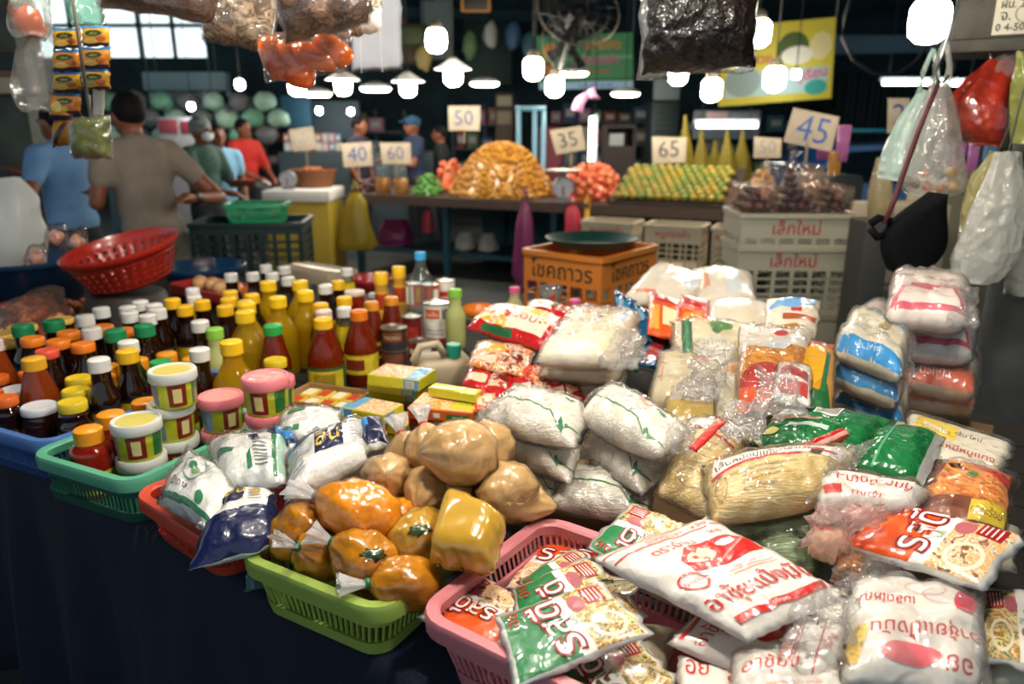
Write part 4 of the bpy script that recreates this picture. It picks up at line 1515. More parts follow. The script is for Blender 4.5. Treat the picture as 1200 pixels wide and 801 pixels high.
sg([(336, 588), (432, 540), (425, 490), (338, 530)], [.925, .935, .945, .94], 'white sugar bag with navy blue panel and yellow lettering beside the tan paste bags', navyt, .075)
sg([(222, 668), (330, 636), (322, 572), (250, 585)], [.875, .88, .91, .905], 'shiny navy blue sugar bag hanging over the edge of the red basket',
   [('rect', .0, .0, 1, .48, NAVY), ('poly', [(.15, .62), (.55, .62), (.6, .98), (.3, .98)], NAVY), tx('ลิน', .42, .84, .2, pr('d8b83a'), 0, .3, .01), ('ell', .72, .74, .07, .09, pr('d8b040')), ('poly', [(.85, .3), (1, .3), (1, .9), (.9, .7)], NAVY)] + [('rect', .62, .6 + .05 * i, .8, .615 + .05 * i, pr('8a93a8')) for i in range(5)], .065)
sg([(318, 520), (398, 512), (400, 482), (330, 484)], [.93, .93, .94, .94], 'clear bag of white sugar with green mark behind the navy panel bag', [('ell', .3, .7, .15, .1, GR2), ('rect', .1, .1, .4, .2, GR2)], .05)
sg([(404, 532), (458, 522), (446, 488), (398, 500)], [.925, .925, .935, .935], 'crumpled shiny blue bag top beside the yellow boxes', [('rect', .02, .05, .98, .95, NAVY), ('rect', .1, .5, .6, .9, BLP)], .045)
sg([(300, 545), (352, 525), (345, 496), (298, 512)], [.93, .93, .935, .935], 'blue and white foil sugar bag between the green striped and navy panel bags', [('rect', .3, .1, .95, .9, NAVY), ('rect', .5, .2, .9, .7, BLP)], .04)

# ---- yellow vermicelli bags
verm = M('yellow_vermicelli', 'e6cf92', rough=.4, coat=.6, var=('d0b068', 40), bump=(70, .6, (.5, 3, 3)))
vprint = [('rect', .70, .08, .98, .95, pr('ece8e0')), ('line', [(.62, .1), (.66, .5), (.78, .9)], .06, RED), tx('เส้นหมี่อบแห้ง', .74, .5, .18, BLK, -1.35, .7, .008), tx('ตราม้า', .9, .5, .12, BLK, -1.35, .6)] + \
         [tx(['เส้นหมี่แท้จากข้าวเจ้าอย่างดี', 'วิธีปรุง แช่น้ำก่อนลวก', 'น้ำหนักสุทธิ 500 กรัม', 'ผลิตในประเทศไทย'][i], .30 + .08 * i, .5, .045, pr('6a4a28'), -1.5, .6) for i in range(4)] + [('ring', .16, .5, .07, .22, .1, pr('b59a60'))]
packet('vermicelli_bag', 'bag of yellow vermicelli with red tape, leaning beside the glass noodles', 'bag', [(838, 612), (884, 505), (808, 490), (770, 578)], [.93, .985, .985, .93], .07, verm, vprint, n=(26, 18), wr=.006, seal=(.02, 0), p=2.4, wrap=wrap)
vp2 = [('poly', [(.05, .50), (.30, .58), (.62, .62), (.95, .55), (.95, .80), (.5, .84), (.06, .80)], pr('ece8e0')), ('line', [(.04, .50), (.2, .55), (.45, .60), (.66, .58)], .05, RED), tx('เส้นหมี่อบแห้ง', .28, .69, .16, BLK, .06, .42, .008),
       tx('ตราม้า', .60, .74, .12, BLK, .0, .2, .006), ('rect', .72, .58, .80, .74, BLK), ('line', [(.66, .70), (.9, .66)], .04, RED)] + \
      [tx(['เส้นหมี่แท้จากข้าวเจ้าอย่างดี ผลิตในประเทศไทย', 'วิธีปรุง แช่น้ำก่อนลวก', 'น้ำหนักสุทธิ 500 กรัม', 'ควรบริโภคก่อน'][i], .40, .43 - .085 * i, .055, pr('5a3a18'), .06, .5, .004) for i in range(4)] + [('ring', .09, .30, .045, .18, .1, pr('8a6a30'))]
packet('vermicelli_bag', 'long bag of yellow vermicelli with black lettering and a tapering clear end', 'bag', [(836, 612), (968, 588), (1010, 528), (822, 545)], [.965, .985, 1.01, .985], .08, verm, vp2, n=(28, 18), wr=.006, seal=(.02, 0), p=2.3, wrap=wrap)
gverm = M('green_vermicelli', '7f9468', rough=.4, coat=.6, var=('5d7a50', 40), bump=(70, .6, (.5, 3, 3)))
for px, z, lab in (([(850, 628), (962, 632), (968, 588), (862, 585)], [.925, .93, .945, .94], 'bag of green vermicelli lying just under the yellow vermicelli'),
                   ([(880, 668), (962, 676), (968, 626), (862, 620)], [.895, .9, .91, .905], 'bag of green vermicelli below the other one, beside the red printed bag')):
    packet('vermicelli_bag', lab, 'bag', px, z, .06, gverm, [('poly', [(.5, .5), (.8, .45), (.85, .9), (.55, .95)], pr('2a3a34')), ('line', [(.55, .6), (.8, .85)], .04, pr('c9d0c8')), ('ell', .88, .7, .06, .2, pr('8a2a38'))], n=(24, 16), wr=.006, seal=(.04, 0), p=2.3, wrap=wrap)

# ---- green foil packs, card, ready meals on the right
gfoil = M('green_foil', '1c6b3a', rough=.22, coat=.7, bump=(30, .6, 'c'))
packet('foil_pack', 'green foil pack with barcode, lying behind the yellow vermicelli', 'packet', [(880, 520), (1000, 540), (1052, 492), (915, 478)], [.985, .985, 1.0, .995], .05, gfoil,
       [('poly', [(.02, .55), (.3, .7), (.38, .98), (.15, .98)], pr('dfe3dc')), ('rect', .36, .62, .60, .82, WHT), ('rect', .25, .3, .62, .36, pr('b9d0c4')), ('rect', .1, .42, .5, .5, pr('9a6a5a')), ('ell', .12, .2, .08, .08, pr('d9d27a'))] + [('rect', .38 + .02 * i, .64, .388 + .02 * i, .80, BLK) for i in range(11)], wr=.01, seal=(.05, 0))
packet('foil_pack', 'green foil pack with silver torn end beside the cream card', 'packet', [(990, 552), (1082, 575), (1108, 512), (1030, 502)], [.99, .99, 1.005, 1.005], .06, gfoil,
       [('rect', .88, .05, .99, .95, pr('aab4b4')), ('rect', .1, .85, .6, .95, pr('d8b86a')), ('rect', .3, .05, .34, .8, pr('3f8f5c'))], wr=.008, seal=(.08, 0))
packet('foil_pack', 'red and white foil pack sticking up between green foil packs', 'packet', [(935, 545), (1000, 512), (988, 500), (925, 528)], [1.0, 1.0, 1.01, 1.01], .025, red_foil, [('rect', .1, .2, .9, .5, pr('e6a59a'))], wr=.006)
cd_ = M('cream_card', 'd2cab6', rough=.5, coat=.2)
packet('card_box', 'flat cream card pack with yellow badge and red lettering at the column', 'packet', [(1058, 530), (1168, 565), (1188, 522), (1064, 484)], [.985, .985, 1.0, 1.0], .02, cd_,
       [('poly', [(.08, .55), (.5, .5), (.52, .85), (.12, .9)], YLP), ('poly', [(.15, .65), (.42, .6), (.42, .72), (.18, .78)], pr('efe6c0')), tx('พร้อมทาน', .3, .68, .1, pr('5a4a10'), 0, .3), tx('เส้น ใหม่', .62, .72, .12, BLK, 0, .25), tx('บะหมี่หมูแดง', .62, .32, .2, pr('b32a24'), 0, .6, .006)], n=(20, 12), wr=.001, p=12, wrap=wrap)
stir = food('food_noodles_red', ['8a2a10', 'c8641e', 'e09a4a', 'd8802a', '5a1c0c'], 30)
packet('ready_meal_pack', 'brown pack with a picture of red fried noodles and a yellow strip', 'packet', [(1072, 618), (1178, 628), (1192, 560), (1095, 538)], [.975, .975, .985, .985], .05, food('pack_brown', ['5a2a14', '7a3a1c', '3a1a10'], 12),
       [('poly', [(.05, .30), (.95, .25), (.92, .85), (.2, .92)], stir), ('poly', [(.3, .92), (.95, .55), (.95, .75), (.4, .99)], RED), ('ell', .5, .62, .07, .06, DGR), ('rect', .55, .06, .97, .26, YLP), tx('กระทะร้อน', .74, .16, .09, BLK, 0, .35), ('rect', .1, .05, .5, .15, pr('8a4a2a'))], wr=.006, wrap=wrap)

# ---- white packs with blue stripes
tofu = M('bean_cake_white', 'e9e3d2', rough=.4, coat=.6, var=('d9cfb2', 9), bump=(14, .6))
BL3 = pr('1f8fd0')
for i, (lab, dy, dz) in enumerate((('white pack with bright blue stripe at the bottom of its stack', 92, 0), ('white pack with bright blue stripe, third from top of its stack', 62, .062), ('white pack with bright blue stripe, second of its stack', 32, .124), ('white pack with pale blue print and blue stripe, topmost', 0, .186))):
    j = 4 * (i % 2)
    blk([(972 + j, 412 + dy), (1052 + j, 442 + dy), (1064 + j, 394 + dy), (996 + j, 368 + dy)], [.872 + dz, .872 + dz, .888 + dz, .888 + dz], lab, .075, tofu,
        [('rect', .02, .015, .98, .15, BL3), tx('เส้นใหญ่', .5, .085, .08, pr('d8e8f0'), 0, .6), ('line', [(.25, .9), (.95, .72)], .09, pr('7ab0d8')), ('ell', .65, .55, .1, .1, pr('b0a060'))], 'white packs with blue stripes', wrapm=wrap)
# ---- clear packs with pink print
pinkp = M('rice_sheet', 'efe2d8', rough=.35, coat=.6, var=('e2cec2', 12), bump=(16, .5))
PKP = pr('cf3a5a')
pkds = [('line', [(.06, .05), (.16, .30), (.8, .34), (.94, .06), (.06, .05)], .035, PKP), ('ell', .45, .34, .2, .07, PKP), tx('ก๋วยเตี๋ยว', .75, .4, .14, pr('d86a80'), 0, .3)]
for px, z, lab in (([(1000, 412), (1062, 418), (1068, 372), (1012, 362)], [1.0, 1.0, 1.0, 1.0], 'clear pack leaning behind the blue striped packs'),
                   ([(1058, 470), (1140, 480), (1150, 438), (1072, 424)], [.885, .885, .90, .90], 'clear wrapped pack with a blue band under the orange banded one'),
                   ([(1052, 448), (1140, 462), (1150, 420), (1070, 405)], [.955, .955, .97, .97], 'clear wrapped brown sugar pack with orange band and white lettering'),
                   ([(1050, 412), (1138, 420), (1148, 372), (1062, 362)], [1.03, 1.03, 1.045, 1.045], 'clear pack with pink print in the middle of the pile'),
                   ([(1038, 372), (1132, 380), (1136, 336), (1046, 326)], [1.12, 1.12, 1.135, 1.135], 'clear pack with pink outline on top of the pile')):
    if 'orange band' in lab:
        ds = [('rect', .02, .012, .98, .17, ORP), tx('มิตรแก้ว', .42, .09, .085, WHT, 0, .5), ('rect', .16, .04, .25, .14, pr('2a3a7a')), tx('น้ำตาลแดง', .5, .75, .18, pr('c8502a'), 0, .6), ('rect', .82, .55, .96, .8, pr('3a2a30'))]
        mt = M('brown_sugar', 'c0986a', rough=.4, coat=.6, var=('d8c8b0', 8))
    elif 'blue band' in lab:
        ds = [('rect', .3, .012, .98, .3, BL3)]
        mt = pinkp
    else:
        ds, mt = pkds, pinkp
    blk(px, z, lab, .085, mt, ds, 'clear packs by the column')

# ---- cream bags in the middle of the pile
cream = M('cream_bag', 'd9cdae', rough=.38, coat=.6, var=('cbb98e', 9), bump=(20, .5))
blk([(790, 452), (886, 452), (890, 384), (786, 378)], [.93, .93, 1.02, 1.02], 'cream bag with dark green stripe and radish picture', .07, cream,
    [('rect', .10, .05, .22, .95, pr('1f5a3a')), ('rect', .14, .1, .18, .9, pr('3f8a55')), ('ell', .55, .8, .14, .09, pr('5a8a4a')), ('ell', .5, .72, .06, .09, pr('3f7a3c')), ('ell', .5, .35, .22, .26, pr('c9c4b4')), tx('หัวผักกาด', .5, .5, .1, pr('8a9a80'), 0, .5)], 'cream bags of the pile', nm='cream_bag', wrapm=wrap)
blk([(760, 478), (838, 486), (850, 430), (772, 418)], [.93, .93, .96, .955], 'cream bag with a small red mark, behind the glass noodles', .08, cream, [('ell', .7, .75, .12, .06, pr('d9705a')), ('line', [(.1, .95), (.15, .2)], .015, pr('d98a6a')), ('ell', .85, .35, .04, .03, RED)], 'cream bags of the pile', nm='cream_bag')
blk([(772, 506), (842, 510), (850, 462), (782, 452)], [.925, .925, .945, .945], 'cream and yellow bag with white panel behind the red tape', .07, M('yellow_bag', 'c9a828', rough=.35, coat=.6), [('rect', .12, .35, .98, .98, pr('dcd0c0')), ('rect', .0, .0, 1, .25, pr('b5961e'))], 'cream bags of the pile', nm='cream_bag')
blk([(838, 502), (905, 508), (915, 442), (835, 436)], [.945, .945, .965, .965], 'clear bag of cream noodles crumpled in the middle of the pile', .08, cream, [('ell', .3, .8, .2, .12, pr('d9a06a')), ('ell', .6, .5, .1, .1, pr('b5703a'))], 'cream bags of the pile', nm='noodle_bag', wr=.012)
packet('snack_bag', 'tall clear snack bag of orange chips with a red oval', 'bag', [(862, 486), (945, 478), (952, 388), (868, 382)], [.99, .99, 1.07, 1.07], .06, food('orange_chips', ['c8781e', 'e0a03a', 'b5601a', 'e8b858'], 26),
       [('rect', .0, .62, 1, 1, pr('ddd2c2')), ('ell', .32, .25, .30, .16, pr('b5241e')), ('poly', [(.0, .02), (.5, .0), (.45, .12), (.05, .2)], ORP), ('ell', .55, .78, .1, .05, RED), ('poly', [(.2, .6), (.6, .55), (.9, .8), (.5, .66)], pr('cfd6dc')), tx('มันทอด', .5, .9, .08, pr('b5403a'), 0, .5)], wr=.009, seal=(0, .04), wrap=wrap)
packet('snack_bag', 'snack bag with blue and brown print standing behind the orange chips', 'bag', [(895, 400), (955, 398), (962, 352), (898, 350)], [1.05, 1.05, 1.10, 1.10], .05, pr('d8cdbb'),
       [('poly', [(.0, .6), (.4, .98), (.95, .9), (.9, .7), (.5, .55)], pr('6aa0cf')), ('poly', [(.3, .8), (.8, .75), (.9, .88), (.5, .95)], pr('2f7ac0')), ('rect', .3, .28, .95, .4, pr('a5502a')), ('rect', .45, .45, .65, .55, RED), ('poly', [(.1, .0), (.7, .05), (.6, .2), (.1, .15)], pr('a57a2a'))], wr=.007, seal=(0, .05))
packet('snack_bag', 'yellow mango snack bag with dark green leaf print beside the striped packs', 'bag', [(932, 488), (975, 492), (980, 404), (940, 398)], [1.0, 1.0, 1.06, 1.06], .05, pr('c98a1c'),
       [('ell', .4, .55, .32, .28, pr('e0a51e')), ('poly', [(.1, .02), (.95, .05), (.8, .3), (.55, .2), (.3, .25)], pr('1f5a30')), ('poly', [(.6, .2), (.75, .75), (.85, .7), (.75, .2)], pr('2a6a38')), ('rect', .15, .82, .9, .96, pr('b5352a'))], wr=.006)
packet('snack_bag', 'red and white snack bag with clear top tucked between mango snack and orange chips', 'bag', [(905, 470), (950, 478), (952, 430), (912, 425)], [1.02, 1.02, 1.05, 1.05], .04, white_bag, [('rect', .1, .1, .9, .35, RED), ('poly', [(.1, .5), (.9, .4), (.9, .6), (.2, .8)], pr('a5202a'))], wr=.01, wrap=wrap)
# back of the pile
milky = M('milky_bag', 'e0d8c8', rough=.4, coat=.5, var=('d0c4ac', 6), bump=(12, .5))
for px, z, T, lab, ds in (
        ([(728, 352), (800, 366), (838, 328), (770, 308)], [.98, .98, 1.0, 1.0], .09, 'big milky white bag at the back beside the orange crate', [('poly', [(.6, .4), (.95, .35), (.98, .95), (.7, .98)], pr('c9d4da')), ('rect', .1, .1, .5, .14, pr('d98a6a')), ('line', [(.5, .75), (.8, .8)], .03, pr('d9a59a'))]),
        ([(815, 358), (888, 356), (882, 322), (806, 316)], [.98, .98, 1.0, 1.0], .10, 'big milky white bag in front of the stacked white crates', [('poly', [(.5, .1), (.75, .1), (.7, .9), (.5, .9)], pr('cfd6d8')), ('rect', .0, .2, .25, .5, pr('dd9a7a'))]),
        ([(826, 386), (902, 388), (908, 358), (830, 352)], [.985, .985, 1.0, 1.0], .07, 'long cream roll shaped bag lying in front of the milky bags', [('rect', .5, .75, .75, .85, pr('dfb49a'))])):
    packet('milky_bag', lab, 'bag', px, z, T, milky, ds, wr=.01, p=2.2, n=(20, 14), group='milky bags at the back')
bfoil = M('blue_foil', '15496e', rough=.25, coat=.6, bump=(32, .5, 'c'))
for px, z, lab, m, ds in (
        ([(722, 368), (748, 384), (746, 352), (720, 338)], [.97, .97, 1.02, 1.02], 'dark blue foil packet standing at the orange crate', bfoil, [('rect', .2, .4, .8, .7, pr('2a78a0'))]),
        ([(738, 392), (765, 402), (762, 364), (738, 352)], [.95, .95, 1.0, 1.0], 'teal blue foil packet standing behind the wrapped blocks', bfoil, [('ell', .5, .6, .3, .2, pr('6a9ab0'))]),
        ([(740, 430), (782, 432), (792, 376), (756, 370)], [.90, .90, .98, .98], 'dark blue and red foil packet beside the cream bag', bfoil, [('poly', [(.3, .1), (.75, .1), (.9, .7), (.6, .7)], pr('8a2426')), ('poly', [(.1, .7), (.4, .7), (.35, .95), (.1, .95)], pr('3a8ad0'))]),
        ([(722, 430), (748, 436), (752, 396), (736, 388)], [.90, .90, .96, .96], 'dark green foil packet next to the wrapped blocks', gfoil, [('ell', .5, .5, .3, .2, pr('3f7a4a'))]),
        ([(758, 392), (796, 400), (798, 352), (760, 340)], [.97, .97, 1.02, 1.02], 'red topped orange snack packet at the back beside the blue foil', ORP, [('rect', .0, .72, 1, 1, RED), ('rect', .1, .1, .4, .6, pr('e8a03a')), ('rect', .5, .2, .9, .6, pr('efdcb0'))]),
        ([(788, 402), (830, 400), (832, 352), (798, 344)], [.97, .97, 1.02, 1.02], 'red and orange snack packet at the back in front of the milky bags', ORP, [('poly', [(.0, .6), (.5, .7), (1, .55), (1, .95), (.1, .98)], RED), ('rect', .2, .1, .8, .5, pr('e8962a'))])):
    packet('foil_packet', lab, 'packet', px, z, .03, m, ds, wr=.007, n=(14, 16), group='standing foil packets')
# red tape on the vermicelli
packet('tape_strip', 'strip of glossy red tape sealing the leaning vermicelli bag', 'tape', [(806, 524), (816, 530), (852, 494), (842, 488)], [1.035, 1.035, 1.04, 1.04], .008, pr('cf2a22'), [], n=(6, 14), wr=.002, p=4)


def flap(match, px, z, T=.03, mat=None, n=(16, 12), wr=.014):
    """loose crumpled clear end of a bag"""
    own_ = [q for q in col.objects if q.get('label') and match in q['label']][0]
    hp = packet('flap_tmp', 'x', 'bag', px, z, T, mat or wrap, [], n=n, wr=wr, p=2.2, noise_f=32, scallop=.02)
    ch = hp.children[0]
    ch.name = 'loose_end'
    ch.parent = own_
    ch.location = hp.location - own_.location
    PACKS.remove(hp)
    bpy.data.objects.remove(hp)


cr_w = film('crinkled_end', 'FFFFFF', .16, .6, 50, .95, .1)
cr_p = film('crinkled_pink', 'FFEAE6', .34, .5, 50, .95, .12)
flap('long bag of yellow vermicelli', [(946, 590), (1000, 548), (1022, 518), (955, 530)], [.99, 1.01, 1.03, 1.02], mat=cr_w)
flap('with red tape, leaning', [(846, 512), (890, 514), (900, 474), (846, 470)], [1.02, 1.02, 1.05, 1.05], mat=cr_w)
flap('orange chips with a red oval', [(884, 492), (940, 484), (936, 438), (890, 434)], [1.04, 1.04, 1.08, 1.08], mat=cr_w)
flap('radish picture', [(800, 468), (858, 470), (850, 408), (812, 406)], [.98, .98, 1.05, 1.05], mat=cr_w)
flap('neck is twisted', [(936, 642), (990, 650), (1014, 596), (952, 590)], [.95, .95, 1.0, 1.0], .05, cr_p)
flap('neck is twisted', [(992, 626), (1040, 612), (1034, 590), (996, 594)], [.99, .99, 1.01, 1.01], .03, cr_p)
flap('red house', [(925, 755), (992, 772), (1004, 704), (948, 692)], [.925, .925, .955, .955], mat=cr_w)
flap('pink red lettering in a clear', [(984, 694), (1064, 682), (1056, 650), (990, 654)], [.93, .93, .95, .95], mat=cr_w)
flap('pink red lettering in a clear', [(1128, 812), (1160, 816), (1152, 686), (1126, 684)], [.90, .90, .935, .935], mat=cr_w)
flap('blue stripe, topmost', [(1040, 440), (1072, 446), (1074, 392), (1046, 388)], [1.04, 1.04, 1.08, 1.08], mat=cr_w)
flap('pink outline on top', [(1110, 380), (1146, 384), (1146, 336), (1114, 330)], [1.13, 1.13, 1.16, 1.16], mat=cr_w)
flap('faint orange print on top', [(700, 432), (750, 434), (752, 386), (716, 380)], [1.02, 1.02, 1.05, 1.05], mat=cr_w)
flap('beside the clear wrapped white blocks', [(770, 530), (806, 530), (820, 500), (788, 492)], [1.0, 1.0, 1.02, 1.02], mat=cr_w)
flap('red crisps packets', [(556, 500), (590, 508), (596, 476), (566, 472)], [.99, .99, 1.01, 1.01], mat=cr_w)
packet('spice_bag', 'small clear bag of brown spices between the flour bag and the orange packet', 'bag', [(972, 680), (1012, 690), (1020, 656), (984, 648)], [.925, .925, .94, .94], .04, food('spices', ['6a3a1c', 'a5682c', '3a1c10', 'c8924a', '7a1c14'], 60), [], wr=.006, wrap=wrap)
packet('flour_bag', 'cream bag corner with red band between the twisted bag and the flour bag', 'bag', [(945, 650), (1000, 665), (1004, 628), (950, 618)], [.935, .935, .95, .95], .04, cream, [('rect', .05, .6, .5, .95, RED), ('rect', .1, .1, .9, .3, pr('b8a58a'))], wr=.006)
# bottom layer of the pile, half seen between the others
for i, (px, z) in enumerate((([(1010, 540), (1075, 545), (1080, 500), (1020, 498)], .95), ([(900, 560), (960, 560), (965, 530), (905, 528)], .93), ([(690, 780), (780, 790), (800, 740), (700, 735)], .83),
                             ([(1100, 660), (1190, 670), (1200, 620), (1110, 615)], .91), ([(980, 690), (1060, 690), (1060, 650), (990, 650)], .89), ([(745, 690), (830, 720), (860, 680), (780, 650)], .86),
                             ([(1150, 800), (1260, 820), (1260, 740), (1160, 740)], .86), ([(1000, 640), (1070, 640), (1075, 600), (1005, 596)], .92))):
    packet('filled_bag', 'plain cream bag in the bottom layer, half hidden by printed bags', 'bag', px, z, .05, M('plain_bag', 'c9c2ac', rough=.35, coat=.5, var=('b9b094', 9)), [], group='bags in the bottom layer', n=(12, 10))


# ================================================================ TIED BAGS OF CURRY PASTE
def sack(label, px, z, r, axis, mat, L=1.25, neck=.05, tie='1f6a3a', seed=0, leaf=False, tail=True, group=None, fl=1.0, name='paste_bag'):
    """body of paste in a thin bag: egg shape pinched into a pleated neck with a tie"""
    c = Pt(px[0], px[1], z=z)
    o = thing(name, label, 'bag', c, 0, group)
    ax = V(axis).normalized()
    rot = ax.to_track_quat('Z', 'Y').to_matrix()
    n, k = 36, 20
    mb = MB()
    pts, fs = [], []
    for j in range(k + 1):
        u = j / k
        zz = -r * L + u * (2 * r * L)
        q = math.sqrt(max(0, 1 - (2 * u - 1) ** 2))
        rad = r * q ** .85
        if u > .84:
            w2 = (u - .84) / .16
            r0 = r * math.sqrt(1 - (2 * .84 - 1) ** 2) ** .85
            rad = r0 * max(0, 1 - w2) ** .9 + r * .14 * w2
            zz += r * .12 * w2
        for i in range(n):
            a = 2 * math.pi * i / n
            pl_ = 1 + (.10 * max(0, (u - .5)) * 2) * math.sin(a * 9 + seed) * (1 if u > .5 else 0)
            d = V((math.cos(a), math.sin(a), 0)) * rad * pl_
            p = V((d.x, d.y, zz))
            p += p.normalized() * r * (.17 * fbm(p / r * 1.1 + V((seed, 0, 0)), 2) - .10 * abs(noise.noise(p / r * 2.6 + V((0, seed, 3))))) * (1 - .7 * max(0, u - .6))
            p = rot @ p
            p.z *= fl
            pts.append(p)
    for j in range(k):
        for i in range(n):
            i2 = (i + 1) % n
            fs.append((j * n + i, j * n + i2, (j + 1) * n + i2, (j + 1) * n + i))
    fs.append(tuple(range(n))[::-1])
    fs.append(tuple(k * n + i for i in range(n)))
    mb.add(pts, fs)
    b = mb.build('bag', mat, o, 180)
    vs2 = []
    for p in pts:
        d = p.normalized()
        vs2.append(p * 1.015 + d * r * (.02 + .05 * abs(noise.noise(p / r * 3.2 + V((seed, 5, 0))))))
    MB().add(vs2, fs).build('clear_bag', film('paste_film', 'FFFFFF', .01, .22, 46, .4, .08), o, 180)
    top = r * L * 1.0 + r * .12
    if tail:
        mb = MB()
        vs, f2 = [], []
        for j in range(7):
            u = j / 6
            rr = r * (.15 + .32 * u ** 1.2)
            for i in range(n):
                a = 2 * math.pi * i / n
                q = rr * (1 + .35 * u * math.sin(a * 5 + seed) + .15 * u * math.sin(a * 11))
                p = rot @ V((q * math.cos(a), q * math.sin(a) * .55, top - .004 + u * neck))
                p.z *= fl
                vs.append(p)
        for j in range(6):
            for i in range(n):
                i2 = (i + 1) % n
                f2.append((j * n + i, j * n + i2, (j + 1) * n + i2, (j + 1) * n + i))
        mb.add(vs, f2)
        mb.build('bag_tail', film('tail_film', 'FFFFFF', .6, .35, 60, .6, .2), o, 180)
        mb = MB().lathe([(r * .17, -.004), (r * .21, -.002), (r * .21, .003), (r * .17, .005)], 14, rot=rot, c=rot @ V((0, 0, top * .985)))
        for i_, v_ in enumerate(mb.v):
            mb.v[i_] = (v_[0], v_[1], v_[2] * fl)
        mb.build('tie', pl(tie), o, 180)
    if leaf:
        d = V((.25, -.75, .62)).normalized()
        cp = max(pts, key=lambda q: q.normalized().dot(d))
        mb = MB().ball(cp * .975, (r * .42, r * .2, r * .07), 14, 6, 0, d.to_track_quat('Z', 'Y').to_matrix(), .9, seed)
        mb.build('leaf', M('lime_leaf', '2c4418', rough=.3, coat=.6), o, 180)
    PACKS.append(o)
    return o


cur_y = M('yellow_curry', 'cf8a0c', rough=.25, coat=.5, var=('b87208', 14), bump=(30, .2, 'c'))
cur_o = M('orange_curry', 'f29a06', rough=.25, coat=.5, var=('e88a04', 10), bump=(30, .2, 'c'))
cur_m = M('mustard_paste', 'd0a036', rough=.22, coat=.9, var=('b58528', 10), bump=(30, .2, 'c'))
cur_t = M('tan_paste', 'd6b078', rough=.3, coat=.5, var=('c9a068', 12), bump=(30, .2, 'c'))
g1 = 'yellow curry paste bags'
sack('orange curry paste bag with white knotted neck, biggest of the orange ones', (420, 600), .93, .047, (-.92, .3, .2), cur_o, 1.5, .05, '8a8a80', 1, group=g1)
sack('dark yellow curry paste bag at the left, its neck lying across it', (350, 624), .885, .044, (.85, .1, .45), cur_y, 1.25, .05, '1f6a3a', 2, group=g1)
sack('dark yellow curry paste bag with white knot at the green basket rim', (374, 650), .875, .037, (-.5, -.55, .65), cur_y, 1.15, .045, '1f6a3a', 3, group=g1)
sack('yellow curry paste bag with a dark leaf showing through', (430, 656), .885, .045, (-.85, .15, .4), cur_y, 1.2, .04, '1f6a3a', 4, True, group=g1)
sack('yellow curry paste bag in the front corner of the green basket', (476, 682), .87, .040, (-.92, -.35, .2), cur_y, 1.3, .045, '1f6a3a', 5, group=g1)
sack('mustard curry paste bag with leaf between the orange and the squarish bag', (488, 628), .90, .039, (.6, .75, .2), cur_m, 1.35, .02, '1f6a3a', 6, True, False, group=g1)
sack('small round orange curry paste bag behind the big orange one', (467, 606), .90, .031, (.5, .8, .3), cur_o, 1.1, .02, '1f6a3a', 7, False, False, group=g1)
sack('orange curry paste bag deep in the green basket', (410, 640), .84, .050, (.2, .9, .2), cur_y, 1.2, .02, '1f6a3a', 17, False, False, group=g1)
sack('orange curry paste bag at the bottom of the green basket', (450, 668), .83, .045, (.9, .2, .1), cur_y, 1.2, .02, '1f6a3a', 18, False, False, group=g1)
# squarish mustard bag on the rims of both baskets
packet('paste_bag', 'squarish mustard paste bag resting on the rims of two baskets', 'bag', [(503, 660), (578, 668), (594, 606), (528, 576)], [.90, .905, .95, .95], .078, M('mustard_smooth', 'c9a03a', rough=.22, coat=.9, var=('bd9230', 8), bump=(14, .15, 'c')), [], n=(20, 18), wr=.004, p=5, seal=(.0, .0))
g2 = 'tan paste bags'
for px, z, r, ax, L, lab, fl_, tl in (
        ((540, 530), .99, .054, (-.8, -.25, .1), 1.15, 'big round tan paste bag, the topmost one', 1, False),
        ((572, 524), .965, .045, (.6, .6, .2), 1.1, 'tan paste bag pressed behind the topmost one', 1, False),
        ((592, 572), .93, .050, (.8, .4, -.1), 1.1, 'round tan paste bag beside the glass noodles', .9, False),
        ((606, 588), .90, .050, (.9, -.1, -.1), 1.15, 'flat tan paste bag under the round one beside the glass noodles', .6, False),
        ((501, 528), .955, .038, (-.2, .6, .75), 1.2, 'tan paste bag with upright red tied neck near the orange boxes', 1, True),
        ((454, 560), .93, .044, (.1, -.7, .45), 1.25, 'tan paste bag with white film, touching the navy panel sugar bag', 1, False),
        ((497, 574), .925, .035, (-.15, -.85, -.2), 1.2, 'small tan paste bag with white tied end above the mustard bag', 1, True),
        ((530, 572), .91, .042, (.4, .6, .2), 1.1, 'tan paste bag in shadow between the bigger tan ones', 1, False),
        ((478, 535), .93, .040, (-.3, .6, .6), 1.1, 'tan paste bag behind, close to the blue bag top', 1, True),
        ((545, 566), .90, .050, (.5, .6, .1), 1.1, 'tan paste bag low down between the round ones', 1, False),
        ((480, 570), .875, .055, (.5, .6, .1), 1.1, 'tan paste bag in the lower layer behind the small orange one', 1, False),
        ((560, 590), .86, .055, (.9, .2, .1), 1.1, 'tan paste bag in the lower layer behind the squarish mustard bag', 1, False),
        ((520, 548), .87, .060, (.9, .2, .1), 1.2, 'tan paste bag at the very bottom under the topmost one', 1, False),
        ((560, 535), .88, .060, (.3, .8, .1), 1.2, 'tan paste bag at the very bottom beside the glass noodles', 1, False)):
    sack(lab, px, z, r, ax, cur_t, L, .04, 'c8452a', R.random() * 9, False, tl, g2, fl_)
# clear plastic corner hanging from the green basket
packet('plastic_scrap', 'pale blue plastic bag corner poking out below the green basket', 'bag', [(285, 695), (322, 690), (318, 655), (292, 662)], [.76, .76, .80, .80], .012, film('pale_blue_film', '9fd0d0', .35, .3), [], n=(10, 8), wr=.006)

